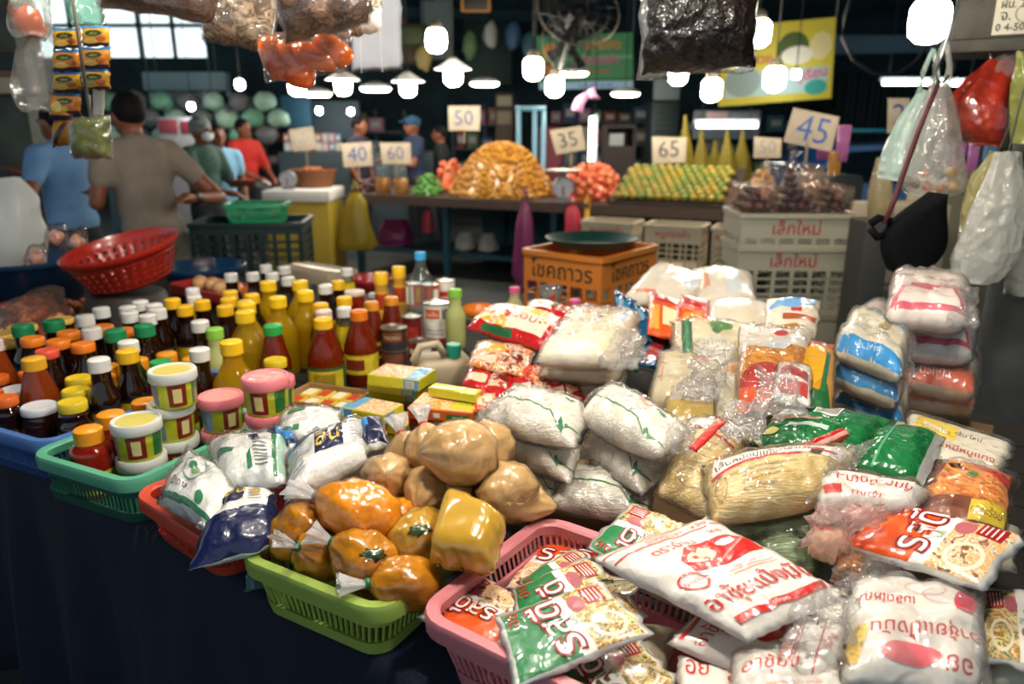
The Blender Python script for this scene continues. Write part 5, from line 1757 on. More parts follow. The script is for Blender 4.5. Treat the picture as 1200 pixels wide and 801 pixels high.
_q = Pt(140, 290, Y=2.75)
SUPX, SUPY = _q.x, _q.y                      # under the red colander
_q = Pt(28, 303, Y=3.2)
NBX, NBY = _q.x, _q.y                        # navy basin
# ================================================================ SHALLOTS IN NET BAGS (left)
sh_m = [M('shallot_%d' % i, c, rough=.35, coat=.3, var=(c2, 30)) for i, (c, c2) in enumerate((('b5683a', '8a4426'), ('a8552f', '7a3520'), ('c98a5a', 'a05a35'), ('b54a20', '8f3a1c')))]
sh_k = []
for m in sh_m:
    k = [('bulb', MB().lathe([(0, -.022), (.010, -.021), (.019, -.012), (.022, 0), (.018, .012), (.009, .021), (.004, .030), (.002, .036)], 14).mesh('bulb', m, 180), []),
         ('root', MB().lathe([(.0, -.025), (.004, -.024), (.005, -.020)], 8).mesh('root', M('root_tan', '8a7350', rough=.9), 180), [])]
    sh_k.append(k)
SHN = []
for lay in range(3):
    for tr in range(260):
        px, py = R.uniform(-14, 116), R.uniform(350, 404)
        if lay and abs(px - 46) > 52 - 12 * lay:
            continue
        z = TZ + .021 + .036 * lay
        p = Pt(px, py, z=z)
        if any((p - q).length < .0475 for q in SHN) or any(math.hypot(p.x - x, p.y - y) < r + .027 for x, y, r in DISCS):
            continue
        if lay and not any((p - q).length < .066 for q in SHN):
            continue
        _u, _v = loc2(BB, RD_, p.x, p.y)
        if -.05 < _u < TL_ + .05 and _v < TW_ + .05:
            continue
        if math.hypot(p.x - SUPX, p.y - SUPY) < .19 or math.hypot(p.x - NBX, p.y - NBY) < .24 or len(SHN) > 95:
            continue
        SHN.append(p)
for p in SHN:
    place(sh_k[R.randrange(4)], 'shallot', 'reddish brown shallot in the pile beside the blue basin', 'shallot', p, R.uniform(0, 6), 'shallots', tilt=(R.uniform(1.2, 1.9), R.uniform(-.4, .4)), s=.86)
packet('shallot_bag', 'clear glossy net bag lying over the shallots', 'bag', [(-10, 412), (70, 395), (62, 342), (0, 360)], [.86, .87, .89, .87], .10, film('net_film', 'FFE6D8', .08, .5, 30, .7, .1), [], n=(18, 14), wr=.012, p=2.2)
packet('shallot_bag', 'clear glossy bag lying under the red basin', 'bag', [(36, 372), (82, 366), (74, 336), (30, 342)], [.85, .85, .88, .87], .08, film('net_film'), [], n=(16, 12), wr=.012, p=2.2)


# ================================================================ CRATES, BOWLS, FRUIT STALL
def crate(name, label, cen, l, w_, h, rz, color, nx=6, ny=4, nz=5, band=.34, text=None, tcol='b52a22', side_text=None, group=None, lip=.02, th=.008):
    """cen = centre of the base; the front faces -y before turning"""
    o = thing(name, label, 'crate', cen, rz, group)
    m = M('crate_' + color, color, rough=.5, var=(color, 3), bump=(20, .1))
    for nm, ux, L, off, k in (('front_wall', V((1, 0, 0)), l, V((0, -w_ / 2, 0)), nx), ('back_wall', V((1, 0, 0)), l, V((0, w_ / 2, 0)), nx), ('side_wall', V((0, 1, 0)), w_, V((l / 2, 0, 0)), ny), ('side_wall', V((0, 1, 0)), w_, V((-l / 2, 0, 0)), ny)):
        mb = MB()

        def bx(u0, u1, z0, z1):
            c = off + ux * ((u0 + u1) / 2) + V((0, 0, (z0 + z1) / 2))
            sz = (abs(u1 - u0), th, z1 - z0) if ux.x else (th, abs(u1 - u0), z1 - z0)
            mb.box(c, sz)
        bx(-L / 2, L / 2, h * (1 - band), h)
        bx(-L / 2, L / 2, 0, h * .08)
        g0, g1 = h * .08, h * (1 - band)
        for i in range(nz - 1):
            zc = g0 + (g1 - g0) * (i + 1) / nz
            bx(-L / 2, L / 2, zc - h * .012, zc + h * .012)
        for i in range(k + 1):
            u = -L / 2 + L * i / k
            wd = L * (.035 if i in (0, k) else .018)
            bx(max(-L / 2, u - wd), min(L / 2, u + wd), g0, g1)
        mb.build(nm, m, o, None)
    mb = MB()
    ring(mb, l, w_, .02, [(-.004, h - .02), (lip, h - .02), (lip, h + .004), (-.004, h + .004)], n=2)
    mb.build('rim', m, o, 30)
    MB().box((0, 0, .006), (l, w_, .012)).build('base', m, o, None)
    if text:
        flat_print(o, [tx(text, .5, .5, .62, M('stencil_' + tcol, tcol, rough=.6), 0, .8, .01)], (-l / 2, -w_ / 2 - th / 2, h * (1 - band)), (l, 0, 0), (0, 0, h * band * .95), 'lettering', eps=.002)
    if side_text:
        flat_print(o, [tx(side_text, .5, .5, .62, M('stencil_' + tcol, tcol, rough=.6), 0, .8, .01)], (l / 2 + th / 2, -w_ / 2, h * (1 - band)), (0, w_, 0), (0, 0, h * band * .95), 'lettering', eps=.002)
    return o


# orange crate behind the table, with a dark green plate on it
zr = .96
a, b, c_ = Pt(615, 292, z=zr), Pt(705, 303, z=zr), Pt(758, 284, z=zr)
l = (b - a).length
w_ = min(.5, (c_ - b).length)
rz = math.atan2(b.y - a.y, b.x - a.x)
ex, ey = V((math.cos(rz), math.sin(rz), 0)), V((-math.sin(rz), math.cos(rz), 0))
cc = b - ex * l / 2 + ey * w_ / 2
crate('plastic_crate', 'orange plastic crate with black lettering behind the table', (cc.x, cc.y, zr - .34), l, w_, .34, rz, 'c9772a', 5, 5, 3, .42, 'โชคถาวร', '1e2a1c', 'โชคถาวร')
crate('plastic_crate', 'dark brown crate standing under the orange crate', (cc.x, cc.y, 0), l, w_, zr - .345, rz, '4a3a2a', 5, 5, 3)
o = thing('plate', 'dark green round plastic plate lying on the orange crate', 'plate', (cc.x, cc.y, zr + .005))
MB().lathe([(0, .0), (l * .38, .0), (l * .50, .035), (l * .53, .045), (l * .50, .043), (l * .37, .01), (0, .01)], 36).build('dish', pl('17453c'), o)

# grey-white crates stacked at the right
pf = Pt(873, 250, Y=4.0)
pg = Pt(1002, 250, Y=4.0)
wd = pg.x - pf.x
zt = pf.z
for i, (z0, h, lab, tt) in enumerate(((zt - .18, .175, 'grey white crate with red lettering, top of the stack under the dark fruit', 'เล็กใหม่'), (zt - .56, .375, 'grey white crate with red lettering in the middle of the stack', 'เล็กใหม่'), (0, zt - .565, 'grey white crate at the foot of the stack', None))):
    crate('plastic_crate', lab, ((pf.x + pg.x) / 2, 4.0 + .2, z0), wd, .40, h, -.05, 'a8a592', 6, 4, [2, 5, 5][i], [.75, .34, .3][i], tt, 'a8322a', group='stacked grey white crates')

# fruit stall
FA, FB = Pt(405, 226, z=.85), Pt(890, 247, z=.85)
FE = (FB - FA).normalized()
FN = V((-FE.y, FE.x, 0))
FL = (FB - FA).length
ft = thing('fruit_table', 'long dark wooden table carrying the heaps of fruit', 'table', (FA.x, FA.y, 0), math.atan2(FE.y, FE.x))
fw = M('fruit_table_wood', '3b2e26', rough=.6, var=('2a201a', 5))
for i in range(5):
    MB().box((FL / 2, .02 + .3 * (i + .5), .82), (FL, .295, .05)).build('plank', fw, ft, None)
MB().box((FL / 2, .01, .80), (FL, .03, .09)).build('front_board', M('fruit_table_edge', '4a3a30', rough=.5), ft, None)
for s in (.1, FL * .28, FL * .56, FL * .8, FL - .1):
    for d in (.08, 1.4):
        MB().box((s, d, .4), (.06, .06, .8)).build('leg', M('blue_steel', '123a4a', rough=.5), ft, None)
MB().box((FL * .3, .5, .25), (FL * .56, .8, .03)).build('low_shelf', M('blue_steel'), ft, None)
MB().box((FL * .6, 1.45, .4), (FL * .78, .02, .75)).build('back_tarp', M('teal_tarp', '0f4a4c', rough=.6, bump=(4, .3)), ft, None)


def FT(px, d, z=.855):
    """point on the fruit table: column px at the front edge, d behind it"""
    # where the line of sight over px crosses the front edge line
    k = 0
    best = None
    for i in range(400):
        p = FA + FE * (FL * (-.1 + 1.3 * i / 399))
        q = (p.x / (p.y * math.cos(math.radians(PITCH)) + (CZ - .85) * math.sin(math.radians(PITCH)))) * 1200 * FOC / 36 + 600
        if best is None or abs(q - px) < best[0]:
            best = (abs(q - px), p)
    p = best[1]
    return V((p.x, p.y, z)) + FN * d


crates_u = [(697, 758, .0), (768, 836, .0), (845, 884, .0)]
for i, (xa, xb, _) in enumerate(crates_u):
    p, q = FT(xa, -.20, 0), FT(xb, -.20, 0)
    e = (q - p)
    for lv in (0, 1):
        crate('plastic_crate', ['cream crate on the floor under the fruit table, a lettered crate on it', 'cream crate with red lettering under the table edge below the green fruit'][lv],
              (p + e / 2 + FN * .0 + V((0, 0, .372 * lv))), e.length * .94, .32, .362, math.atan2(e.y, e.x), 'c0b49a', 4, 3, 4, .4, 'หนูทรงค้า' if lv else None, 'b5362c', group=['cream crates on the floor', 'lettered cream crates'][lv])

fruit_k = {}


def fk(key, color, c2, r, sq=.92, stem='4a5a2a', rough=.35, vs=9):
    m = M('fruit_' + key, color, rough=rough, coat=.25, var=(c2, vs))
    fruit_k[key] = [('flesh', MB().lathe([(0, -r * sq * .94), (r * .45, -r * sq * .9), (r * .86, -r * sq * .52), (r, 0), (r * .86, r * sq * .55), (r * .4, r * sq * .88), (r * .12, r * sq * .86), (0, r * sq * .8)], 14).mesh('flesh', m, 180), []),
                    ('stem', MB().lathe([(r * .3, r * sq * .9), (r * .08, r * sq * .94), (r * .05, r * sq * 1.05), (0, r * sq * 1.06)], 6).mesh('stem', M('stem_' + stem, stem, rough=.7), 180), [])]


fk('mandarin', '6f7a1e', 'a8861f', .038)
fk('mandarin2', 'a88a24', '74801e', .038)
fk('mandarin3', '4c6a1e', '7a8424', .038)
fk('pink', 'd9623a', 'e08a5a', .041, .95)
fk('pink2', 'e07a4a', 'd05034', .041, .95)
fk('gold', 'b87c1c', 'd09a34', .0225, 1.05, '6a4a1a')
fk('gold2', 'a06816', 'c08a2a', .0225, 1.05, '6a4a1a')
fk('dark', '3a1a20', '241016', .0255, .9, '5a6a3a', .3)
fk('dark2', '6a3a30', '3a1a1c', .0255, .9, '5a6a3a', .3)
fk('green', '3f7a2c', '5a9a3a', .025)
fk('guava', '8a9a3a', 'a8a84a', .032)
fk('russet', 'a5532a', 'c8702a', .0225)
fk('pale', 'c9a05a', 'b58a40', .032)


def heap_board(label, xa, xb, d0, d1, z1, mat):
    """slanting display board the fruit lies on"""
    a, b, c, d = FT(xa, d0, .877), FT(xb, d0, .877), FT(xb, d1, z1), FT(xa, d1, z1)
    o = thing('display_board', label, 'board', (0, 0, 0))
    mb = MB()
    dn = V((0, 0, -.03))
    mb.add([a, b, c, d, a + dn, b + dn, c + dn, d + dn], [(0, 1, 2, 3), (7, 6, 5, 4), (0, 4, 5, 1), (1, 5, 6, 2), (2, 6, 7, 3), (3, 7, 4, 0)])
    mb.build('board', mat, o, None)
    mb = MB()
    mb.box((c + d) / 2 - FN * .03 + V((0, 0, (.846 - z1) / 2 - .01)), (.05, .05, z1 - .846 - .02))
    mb.build('prop', mat, o, None)


BD0, BD1, BZ1 = .03, .66, 1.16
heap_board('slanting board under the green mandarins', 712, 858, BD0, BD1, BZ1, fw)
# mandarins in rows on the board
bs = (BZ1 - .877) / (BD1 - BD0)
pa, pb = FT(715, 0, 0), FT(855, 0, 0)
n = int((pb - pa).length / .0772)
for row in range(8):
    d = BD0 + .034 + .0715 * row
    z = .877 + bs * (d - BD0) + .0385 * .94 * math.sqrt(1 + bs * bs)
    for i in range(n - (row % 2)):
        p = pa + FE * (.0386 + .0772 * (i + .5 * (row % 2))) + FN * d + V((0, 0, z))
        place(fruit_k[R.choice(['mandarin', 'mandarin', 'mandarin2', 'mandarin3'])], 'mandarin', 'green and yellow mandarin in the neat rows on the slanting board', 'mandarin', p, R.uniform(0, 6), 'mandarins in rows', tilt=(R.uniform(-.3, .3), R.uniform(-.3, .3)))


def heap(key, xa, xb, d0, h, n, nm, label, cat, grp, rr, zb=.846, dep=.45):
    """a heap standing on the table: one layer of single fruit over the fruit deeper inside"""
    a, b = FT(xa, d0, 0), FT(xb, d0, 0)
    c = (a + b) / 2 + FN * dep
    rx = (b - a).length / 2 - rr
    dy = dep - rr

    def top(u, v):
        return h * (1 - min(1, u * u + v * v) ** 1.1)
    pts = []
    for tr in range(26000):
        if len(pts) >= n:
            break
        u, v = R.uniform(-1, 1), R.uniform(-1, .75)
        if u * u + v * v > 1:
            continue
        e = .01
        gu = (top(u + e, v) - top(u - e, v)) / (2 * e) / rx
        gv = (top(u, v + e) - top(u, v - e)) / (2 * e) / dy
        nn = (FE * -gu + FN * -gv + V((0, 0, 1))).normalized()
        p = c + FE * (u * rx) + FN * (v * dy) + V((0, 0, zb + .004 + top(u, v))) + nn * rr * 1.02
        p.z = max(p.z, zb + rr * 1.02)
        if all((p - w).length > rr * 1.95 for w in pts):
            pts.append(p)
    for p in pts:
        place(fruit_k[R.choice(key)], nm, label, cat, p, R.uniform(0, 6), grp, tilt=(R.uniform(-.9, .9), R.uniform(-.9, .9)))
    mb = MB()
    k, n2 = 12, 28
    vs, fs = [], []
    for j in range(k + 1):
        q = (j / k)
        for i in range(n2):
            t = 2 * math.pi * i / n2
            p = c + FE * (math.cos(t) * q * rx) + FN * (math.sin(t) * q * dy)
            vs.append(p + V((0, 0, zb + .001 + top(q * math.cos(t), q * math.sin(t)))))
    for j in range(k):
        for i in range(n2):
            i2 = (i + 1) % n2
            fs.append((j * n2 + i, (j + 1) * n2 + i, (j + 1) * n2 + i2, j * n2 + i2))
    mb.add(vs, fs)
    o = mb.build(nm + '_heap', MC['fruit_' + key[-1]], None, 180)
    tag(o, 'inside of the heap of ' + grp, cat, grp + ' heap', 'stuff')


heap(['gold', 'gold', 'gold2'], 503, 622, .04, .50, 290, 'langsat', 'small golden round fruit in the tall heap', 'fruit', 'golden fruit of the tall heap', .0238, dep=.5)
heap(['pink', 'pink2'], 628, 710, .20, .28, 75, 'persimmon', 'pinkish orange round fruit heaped behind the scale', 'fruit', 'pinkish orange fruit', .0395, dep=.38)
heap(['green'], 474, 501, .04, .17, 35, 'lime', 'small green lime heaped beside the golden fruit', 'fruit', 'limes', .0252, dep=.2)
heap(['pink2', 'pink'], 476, 502, .50, .30, 16, 'apple', 'pink apple heaped behind the limes', 'fruit', 'pink apples', .0395, dep=.18)
heap(['guava', 'pale'], 864, 892, .04, .14, 26, 'guava', 'yellow green guava beside the mandarins', 'fruit', 'guavas', .0324, dep=.23)
heap(['pale'], 862, 892, .52, .26, 30, 'pear', 'pale yellow fruit behind the guavas', 'fruit', 'pale yellow fruit', .0324, dep=.22)
heap(['dark', 'dark2'], 398, 424, .04, .09, 40, 'plum', 'dark purple fruit lying left of the jars', 'fruit', 'dark plums', .0258, dep=.30)
# dark fruit in clear bags on the stacked crates
rm = .0257
gx, gy = 2.06 * rm, 2.06 * rm
cx0, cy0 = (pf.x + pg.x) / 2, 4.2
zc = zt + .006
mnum = 0
for grp_x, ncol, nlay, hump, wt in ((cx0 - .205, 3, 3, 0, 'left of the price card'), (cx0 - .0, 4, 6, 1, 'under the price card'), (cx0 + .205, 3, 3, 0, 'beside the yellow bags')):
    lo, hi = V((9, 9, 9)), V((-9, -9, -9))
    for lay in range(nlay):
        nc, nr = max(1, ncol - lay), max(1, 6 - lay)
        for i in range(nc):
            for j in range(nr):
                p = V((grp_x + (i - (nc - 1) / 2) * gx, cy0 - .165 + .5 * gy * lay + (j + .5) * gy, zc + rm + 1.46 * rm * lay))
                place(fruit_k[R.choice(['dark', 'dark', 'dark2'])], 'mangosteen', 'dark purple mangosteen in clear bags on the stacked crates', 'fruit', p, R.uniform(0, 6), 'mangosteens', tilt=(R.uniform(-.5, .5), R.uniform(-.5, .5)))
                for ax_ in range(3):
                    lo[ax_] = min(lo[ax_], p[ax_] - rm)
                    hi[ax_] = max(hi[ax_], p[ax_] + rm)
    o = thing('fruit_bag', 'clear glossy bag around dark fruit ' + wt, 'bag', (lo + hi) / 2, 0, 'clear fruit bags')
    bm_ = bmesh.new()
    bmesh.ops.create_cube(bm_, size=1)
    bmesh.ops.subdivide_edges(bm_, edges=bm_.edges[:], cuts=7, use_grid_fill=True)
    sz = (hi - lo) + V((.012, .012, .012))
    for v_ in bm_.verts:
        q_ = V((v_.co.x * sz.x, v_.co.y * sz.y, v_.co.z * sz.z))
        v_.co = q_ + q_.normalized() * (.004 + .007 * abs(noise.noise(q_ * 22 + V((grp_x * 9, 0, 0)))))
        v_.co.z = max(v_.co.z, zc - (lo + hi).z / 2 + .0005)
    mb = MB()
    mb.bm(bm_)
    mb.build('bag', film('bag_film', 'FFF4EE', .03, .5, 22, .6, .1), o, 180)
    tk = V((0, 0, sz.z / 2))
    MB().tube([tk, tk + V((.005, 0, .03)), tk + V((.01, 0, .07))], [.03, .012, .03], 10, 0, False).build('bag_neck', MC['bag_film'], o, 180)

# woven basket with rambutan on a white foam box, left end of the stall
p = FT(350, -.15, 0)
o = thing('foam_box', 'white foam box at the left end of the fruit stall', 'box', (p.x, p.y, 0), 0)
MB().rbox((0, 0, .84), (.70, .72, .12), .015).build('box', M('foam_white', 'd3d2cc', rough=.7), o)
MB().rbox((0, 0, .39), (.66, .66, .779), .01).build('base_box', M('yellow_crate_m', 'a89028', rough=.6), o)
q = FT(356, .0, .901)
o = thing('woven_basket', 'brown woven basket full of red rambutan on the foam box', 'basket', q)
wv = M('wicker', '7a4a28', rough=.7, bump=(60, .6))
MB().lathe([(0, 0), (.20, 0), (.25, .18), (.238, .18), (.19, .01), (0, .01)], 28).build('basket_body', wv, o)
for j in range(5):
    MB().lathe([(.206 + .011 * j, .02 + .036 * j), (.216 + .011 * j, .03 + .036 * j), (.212 + .011 * j, .045 + .036 * j)], 28).build('weave_band', wv, o, 180)
MB().lathe([(0, .10), (.215, .10)], 24).build('fruit_bed', MC['fruit_russet'], o, None)
RB = []
for tr in range(6000):
    if len(RB) >= 60:
        break
    u, v = R.uniform(-1, 1), R.uniform(-1, 1)
    if u * u + v * v > 1:
        continue
    lay = R.choice((0, 0, 1, 2))
    k = 1 - .27 * lay
    p = q + V((u * .195 * k, v * .195 * k, .125 + .034 * lay))
    if all((p - w2).length > .0475 for w2 in RB):
        RB.append(p)
for p in RB:
    place(fruit_k['russet'], 'rambutan', 'red brown rambutan heaped in the woven basket', 'fruit', p, R.uniform(0, 6), 'rambutan', tilt=(R.uniform(-1, 1), R.uniform(-1, 1)))


def dial(label, at, r, pan=True):
    c = V((at.x, at.y, at.z + r * 1.272))
    o = thing('weighing_scale', label, 'scale', c)
    rot = Matrix.Rotation(math.radians(90), 3, 'X')
    MB().lathe([(0, -.05), (r, -.05), (r, .02), (r * .92, .03), (r * .9, .02)], 30, rot=rot).build('housing', M('scale_steel', '8a8f96', rough=.35, metal=.6), o)
    MB().lathe([(0, .021), (r * .9, .021)], 30, rot=rot).build('dial_face', M('dial_face', 'a9adb8', rough=.4), o, None)
    MB().box((0, -.026, -r * .3), (.012, .004, r * .9)).build('pointer', M('dial_red', '8a2a22'), o, None)
    if pan:
        MB().lathe([(0, r * 1.25), (r * 1.2, r * 1.3), (r * 1.7, r * 1.55), (r * 1.66, r * 1.55), (r * 1.1, r * 1.33), (0, r * 1.3)], 28).build('pan', M('pan_steel', 'c4beb2', rough=.3, metal=.6), o)
        MB().tube([(0, 0, r * .9), (0, 0, r * 1.28)], .02, 8).build('pan_post', M('scale_steel'), o)
    MB().box((0, .02, -r * 1.12), (r * 1.4, .10, r * .3)).build('foot', M('scale_steel'), o)


dial('round grey weighing scale with a steel pan before the pink fruit', FT(655, .10, .8455), .105)
dial('grey weighing scale leaning on the woven basket', FT(338, -.40, .9005), .085, False)


# ---------------------------------------------------------------- plain carrier bags hanging
def carrier(name, label, px, Y, mat, T=.1, handles=True, seed=0, fill=None, cat='bag', sag=.5, group=None):
    """px: list of (left x, right x, y) rows from the handles down; depth T at the fullest row"""
    o = thing(name, label, cat, Pt((px[-1][0] + px[-1][1]) / 2, px[-1][2], Y=Y), 0, group)
    c0 = o.location
    n = 28
    mb = MB()
    vs, fs = [], []
    K = len(px)
    rows = []
    for j in range(K - 1):
        for s in range(4):
            u = s / 4
            rows.append([px[j][q] * (1 - u) + px[j + 1][q] * u for q in range(3)])
    rows.append(list(px[-1]))
    K = len(rows)
    for j, (xa, xb, y) in enumerate(rows):
        a, b = Pt(xa, y, Y=Y), Pt(xb, y, Y=Y)
        c = (a + b) / 2
        rx = (b - a).length / 2
        t = j / (K - 1)
        ry = T * (.12 + .88 * math.sin(min(1, t * 1.15) * math.pi * .62)) / 2
        if j == K - 1:
            ry *= .8
        for i in range(n):
            th = 2 * math.pi * i / n
            f = 1 + .16 * noise.noise(V((math.cos(th) * 2, math.sin(th) * 2 + seed, t * 3))) + (.10 * math.sin(th * 7 + seed + t * 2) + .07 * math.sin(th * 13 + seed * 2)) * (1.2 - t * .8)
            vs.append(c - c0 + V((math.cos(th) * rx * f, math.sin(th) * ry * f, .01 * noise.noise(V((th, t * 4, seed))))))
    for j in range(K - 1):
        for i in range(n):
            i2 = (i + 1) % n
            fs.append((j * n + i, (j + 1) * n + i, (j + 1) * n + i2, j * n + i2))
    fs.append(tuple((K - 1) * n + i for i in range(n)))
    mb.add(vs, fs)
    mb.build('bag', mat, o, 180)
    if handles:
        a = Pt((rows[0][0] + rows[0][1]) / 2, rows[0][2], Y=Y) - c0
        for s in (-1, 1):
            w2 = abs(Pt(rows[0][1], rows[0][2], Y=Y).x - Pt(rows[0][0], rows[0][2], Y=Y).x) * .3 + .01
            MB().tube([a + V((s * w2, 0, -.01)), a + V((s * w2 * .9, 0, .05)), a + V((s * w2 * .3, 0, .10)), a + V((0, 0, .12))], [.012, .008, .007, .006], 8).build('handle', mat, o, 180)
    return o


thin = film('thin_bag', 'F4F6F4', .16, .4, 18, .5, .15)
yb = film('yellow_bag_film', 'D8C23A', .45, .3, 18, .5, .2)
mg = M('magenta_bag', '7a2a5a', rough=.4, coat=.3, bump=(14, .4))
carrier('carrier_bag', 'yellow carrier bag hanging from the left end of the fruit table', [(412, 420, 225), (406, 428, 236), (400, 434, 262), (396, 440, 285), (400, 436, 292)], FT(415, -.14).y, yb, .14)
carrier('carrier_bag', 'magenta carrier bag hanging from the fruit table by the scale', [(612, 618, 236), (606, 624, 260), (600, 628, 320), (604, 626, 334)], FT(612, -.14).y, mg, .12)
carrier('carrier_bag', 'red and pink bag hanging below the weighing scale', [(666, 674, 240), (663, 682, 255), (662, 684, 278)], FT(665, -.10).y, M('red_pink_bag', 'c8304a', rough=.4, coat=.4), .07)
carrier('carrier_bag', 'small yellow bag hanging below the weighing scale', [(686, 690, 244), (684, 692, 258), (684, 691, 270)], FT(688, -.07).y, M('small_yellow_bag', 'd8a51e', rough=.4, coat=.4), .06)
carrier('carrier_bag', 'crimson bag hanging under the fruit table', [(498, 504, 245), (494, 508, 260), (495, 508, 272)], FT(500, .3).y, M('crimson_bag', 'a81f3a', rough=.4), .1)
carrier('sack', 'dark pink sack standing under the fruit table', [(450, 474, ypx(.55, FT(460, .5).y)), (444, 482, ypx(.42, FT(460, .5).y)), (444, 482, ypx(.27, FT(460, .5).y))], FT(460, .5).y, mg, .3, False)
for px, lab in ((545, 'white plastic bag lying under the fruit table'), (572, 'crumpled clear bag under the fruit table')):
    carrier('plastic_bag', lab, [(px - 5, px + 5, ypx(.46, FT(px, .45).y)), (px - 11, px + 11, ypx(.37, FT(px, .45).y)), (px - 12, px + 12, ypx(.285, FT(px, .45).y))], FT(px, .45).y, M('under_bag', 'a8a69c', rough=.5, bump=(12, .5)), .25, False)
# jars and tray on the left of the fruit table
for px, py in ((440, 217), (461, 217)):
    p = FT(px, .14, .846)
    o = thing('fruit_jar', 'clear jar of brown pickled fruit beside the limes', 'jar', p, 0, 'jars of pickled fruit')
    MB().lathe([(0, 0), (.075, 0), (.08, .02), (.08, .14), (.068, .17)], 20).build('contents', food('pickle', ['7a4a1e', 'b5762a', '4a2a14', 'c89a4a'], 25), o)
    MB().lathe([(.069, .17), (.069, .26), (.06, .30), (0, .31)], 20).build('glass', clearb, o)
# yellow net bags standing behind the mandarins
netm = film('yellow_net', 'B9A92A', .55, .2, 60, .6, .4)
for i, (px, py) in enumerate(((803, 135), (822, 152), (852, 152), (870, 152), (838, 165))):
    Y = FT(px, .95 + .22 * ((0, 1, 0, 1, 2)[i])).y
    yb_ = ypx(.858, Y)
    hh = yb_ - py
    carrier('net_bag', 'yellow net bag of fruit tied at the top', [(px - 1.5, px + 1.5, py), (px - 3, px + 3, py + hh * .16), (px - 8, px + 8, py + hh * .4), (px - 11, px + 11, py + hh * .7), (px - 10, px + 10, yb_)], Y, netm, .14, False, px, group='yellow net bags')
# stuffs behind the fruit: white tray, shelf
p = FT(738, .95, .846)
o = thing('foam_tray', 'flat white foam tray behind the mandarins', 'tray', p)
MB().rbox((0, 0, .26), (.5, .25, .04), .01).build('tray', M('foam_white'), o)
MB().box((0, 0, .12), (.45, .2, .24)).build('support', fw, o, None)


# ---------------------------------------------------------------- price cards
def card_sign(label, corners, Y, text, tcol='1f3f86', th=.004, stick=None, bgc='b9aa94', sizes=.6, rot=0):
    C = [Pt(a, b, Y=Y) for a, b in corners]       # BL BR TR TL
    cen = sum(C, V()) / 4
    o = thing('price_card', label, 'sign', cen)
    c = [q - cen for q in C]
    bk = V((0, th, 0))
    mb = MB().add(c + [q + bk for q in c], [(0, 1, 2, 3), (7, 6, 5, 4), (0, 4, 5, 1), (1, 5, 6, 2), (2, 6, 7, 3), (3, 7, 4, 0)])
    mb.build('card', M('card_' + bgc, bgc, rough=.6, var=('a89a84', 6)), o, None)
    flat_print(o, [tx(text, .5, .52, sizes, M('ink_' + tcol, tcol, rough=.6), rot, .7, -.004)], c[0], c[1] - c[0], c[3] - c[0], 'lettering', eps=.002)
    if stick:
        b = (c[0] + c[1]) / 2
        MB().tube([b + V((0, th, .02)), b + V((0, th, -stick))], .008, 6).build('stick', M('stick_wood', '8a7a60', rough=.7), o)
    return o


card_sign('white price card reading 50 above the golden fruit', [(526, 153), (562, 153), (563, 124), (525, 124)], FT(545, .4).y, '50', '4a5a86', stick=.12)
card_sign('cream price card reading 35 above the pink fruit', [(652, 181), (687, 175), (681, 147), (644, 153)], FT(665, .4).y, '35', '3a3f46', stick=.2)
card_sign('cream price card reading 65 above the mandarins', [(765, 192), (803, 190), (805, 161), (764, 160)], FT(785, .76).y, '65', '2a2f46', stick=.32)
card_sign('tilted cream price card reading 45 above the dark fruit', [(918, 166), (974, 178), (984, 137), (930, 126)], 4.3, '45', '3f5fa0', stick=.1, sizes=.75)
card_sign('white price card reading 40 on the dark plums', [(403, 196), (437, 194), (435, 166), (400, 168)], FT(418, .3).y, '40', '2a4a8a', stick=.2)
card_sign('white price card reading 60 behind the fruit jars', [(448, 192), (482, 192), (481, 167), (445, 167)], FT(462, .4).y, '60', '5a5a80', stick=.30)
card_sign('blank white price card behind the rambutan', [(345, 178), (373, 174), (366, 148), (338, 152)], FT(357, .5).y, '80', 'b8b0a6', stick=1.25)
card_sign('small white card at the mandarin end beside the dark fruit', [(883, 185), (915, 185), (916, 162), (884, 160)], FT(885, .3).y, '50', '8a8a90', stick=.2)
card_sign('cream price card with blue figure behind the white carrier bag', [(1040, 156), (1066, 154), (1066, 115), (1041, 115)], 4.6, '2', '2a4a8a', stick=1.45)


# ---------------------------------------------------------------- banners
def banner(label, corners, Y, base, ds, hang=True):
    C = [Pt(a, b, Y=Y) for a, b in corners]
    cen = sum(C, V()) / 4
    o = thing('banner', label, 'banner', cen)
    c = [q - cen for q in C]
    bk = V((0, .01, 0))
    MB().add(c + [q + bk for q in c], [(0, 1, 2, 3), (7, 6, 5, 4), (0, 4, 5, 1), (1, 5, 6, 2), (2, 6, 7, 3), (3, 7, 4, 0)]).build('sheet', base, o, None)
    flat_print(o, ds, c[0], c[1] - c[0], c[3] - c[0], 'lettering', eps=.003)
    if hang:
        for q in (c[2], c[3]):
            MB().tube([q, q + V((0, 0, 1.2))], .008, 6).build('rope', M('rope', '6a6a60', rough=.8), o)


def mp(c):
    return M('mat_' + c, c, rough=.6)


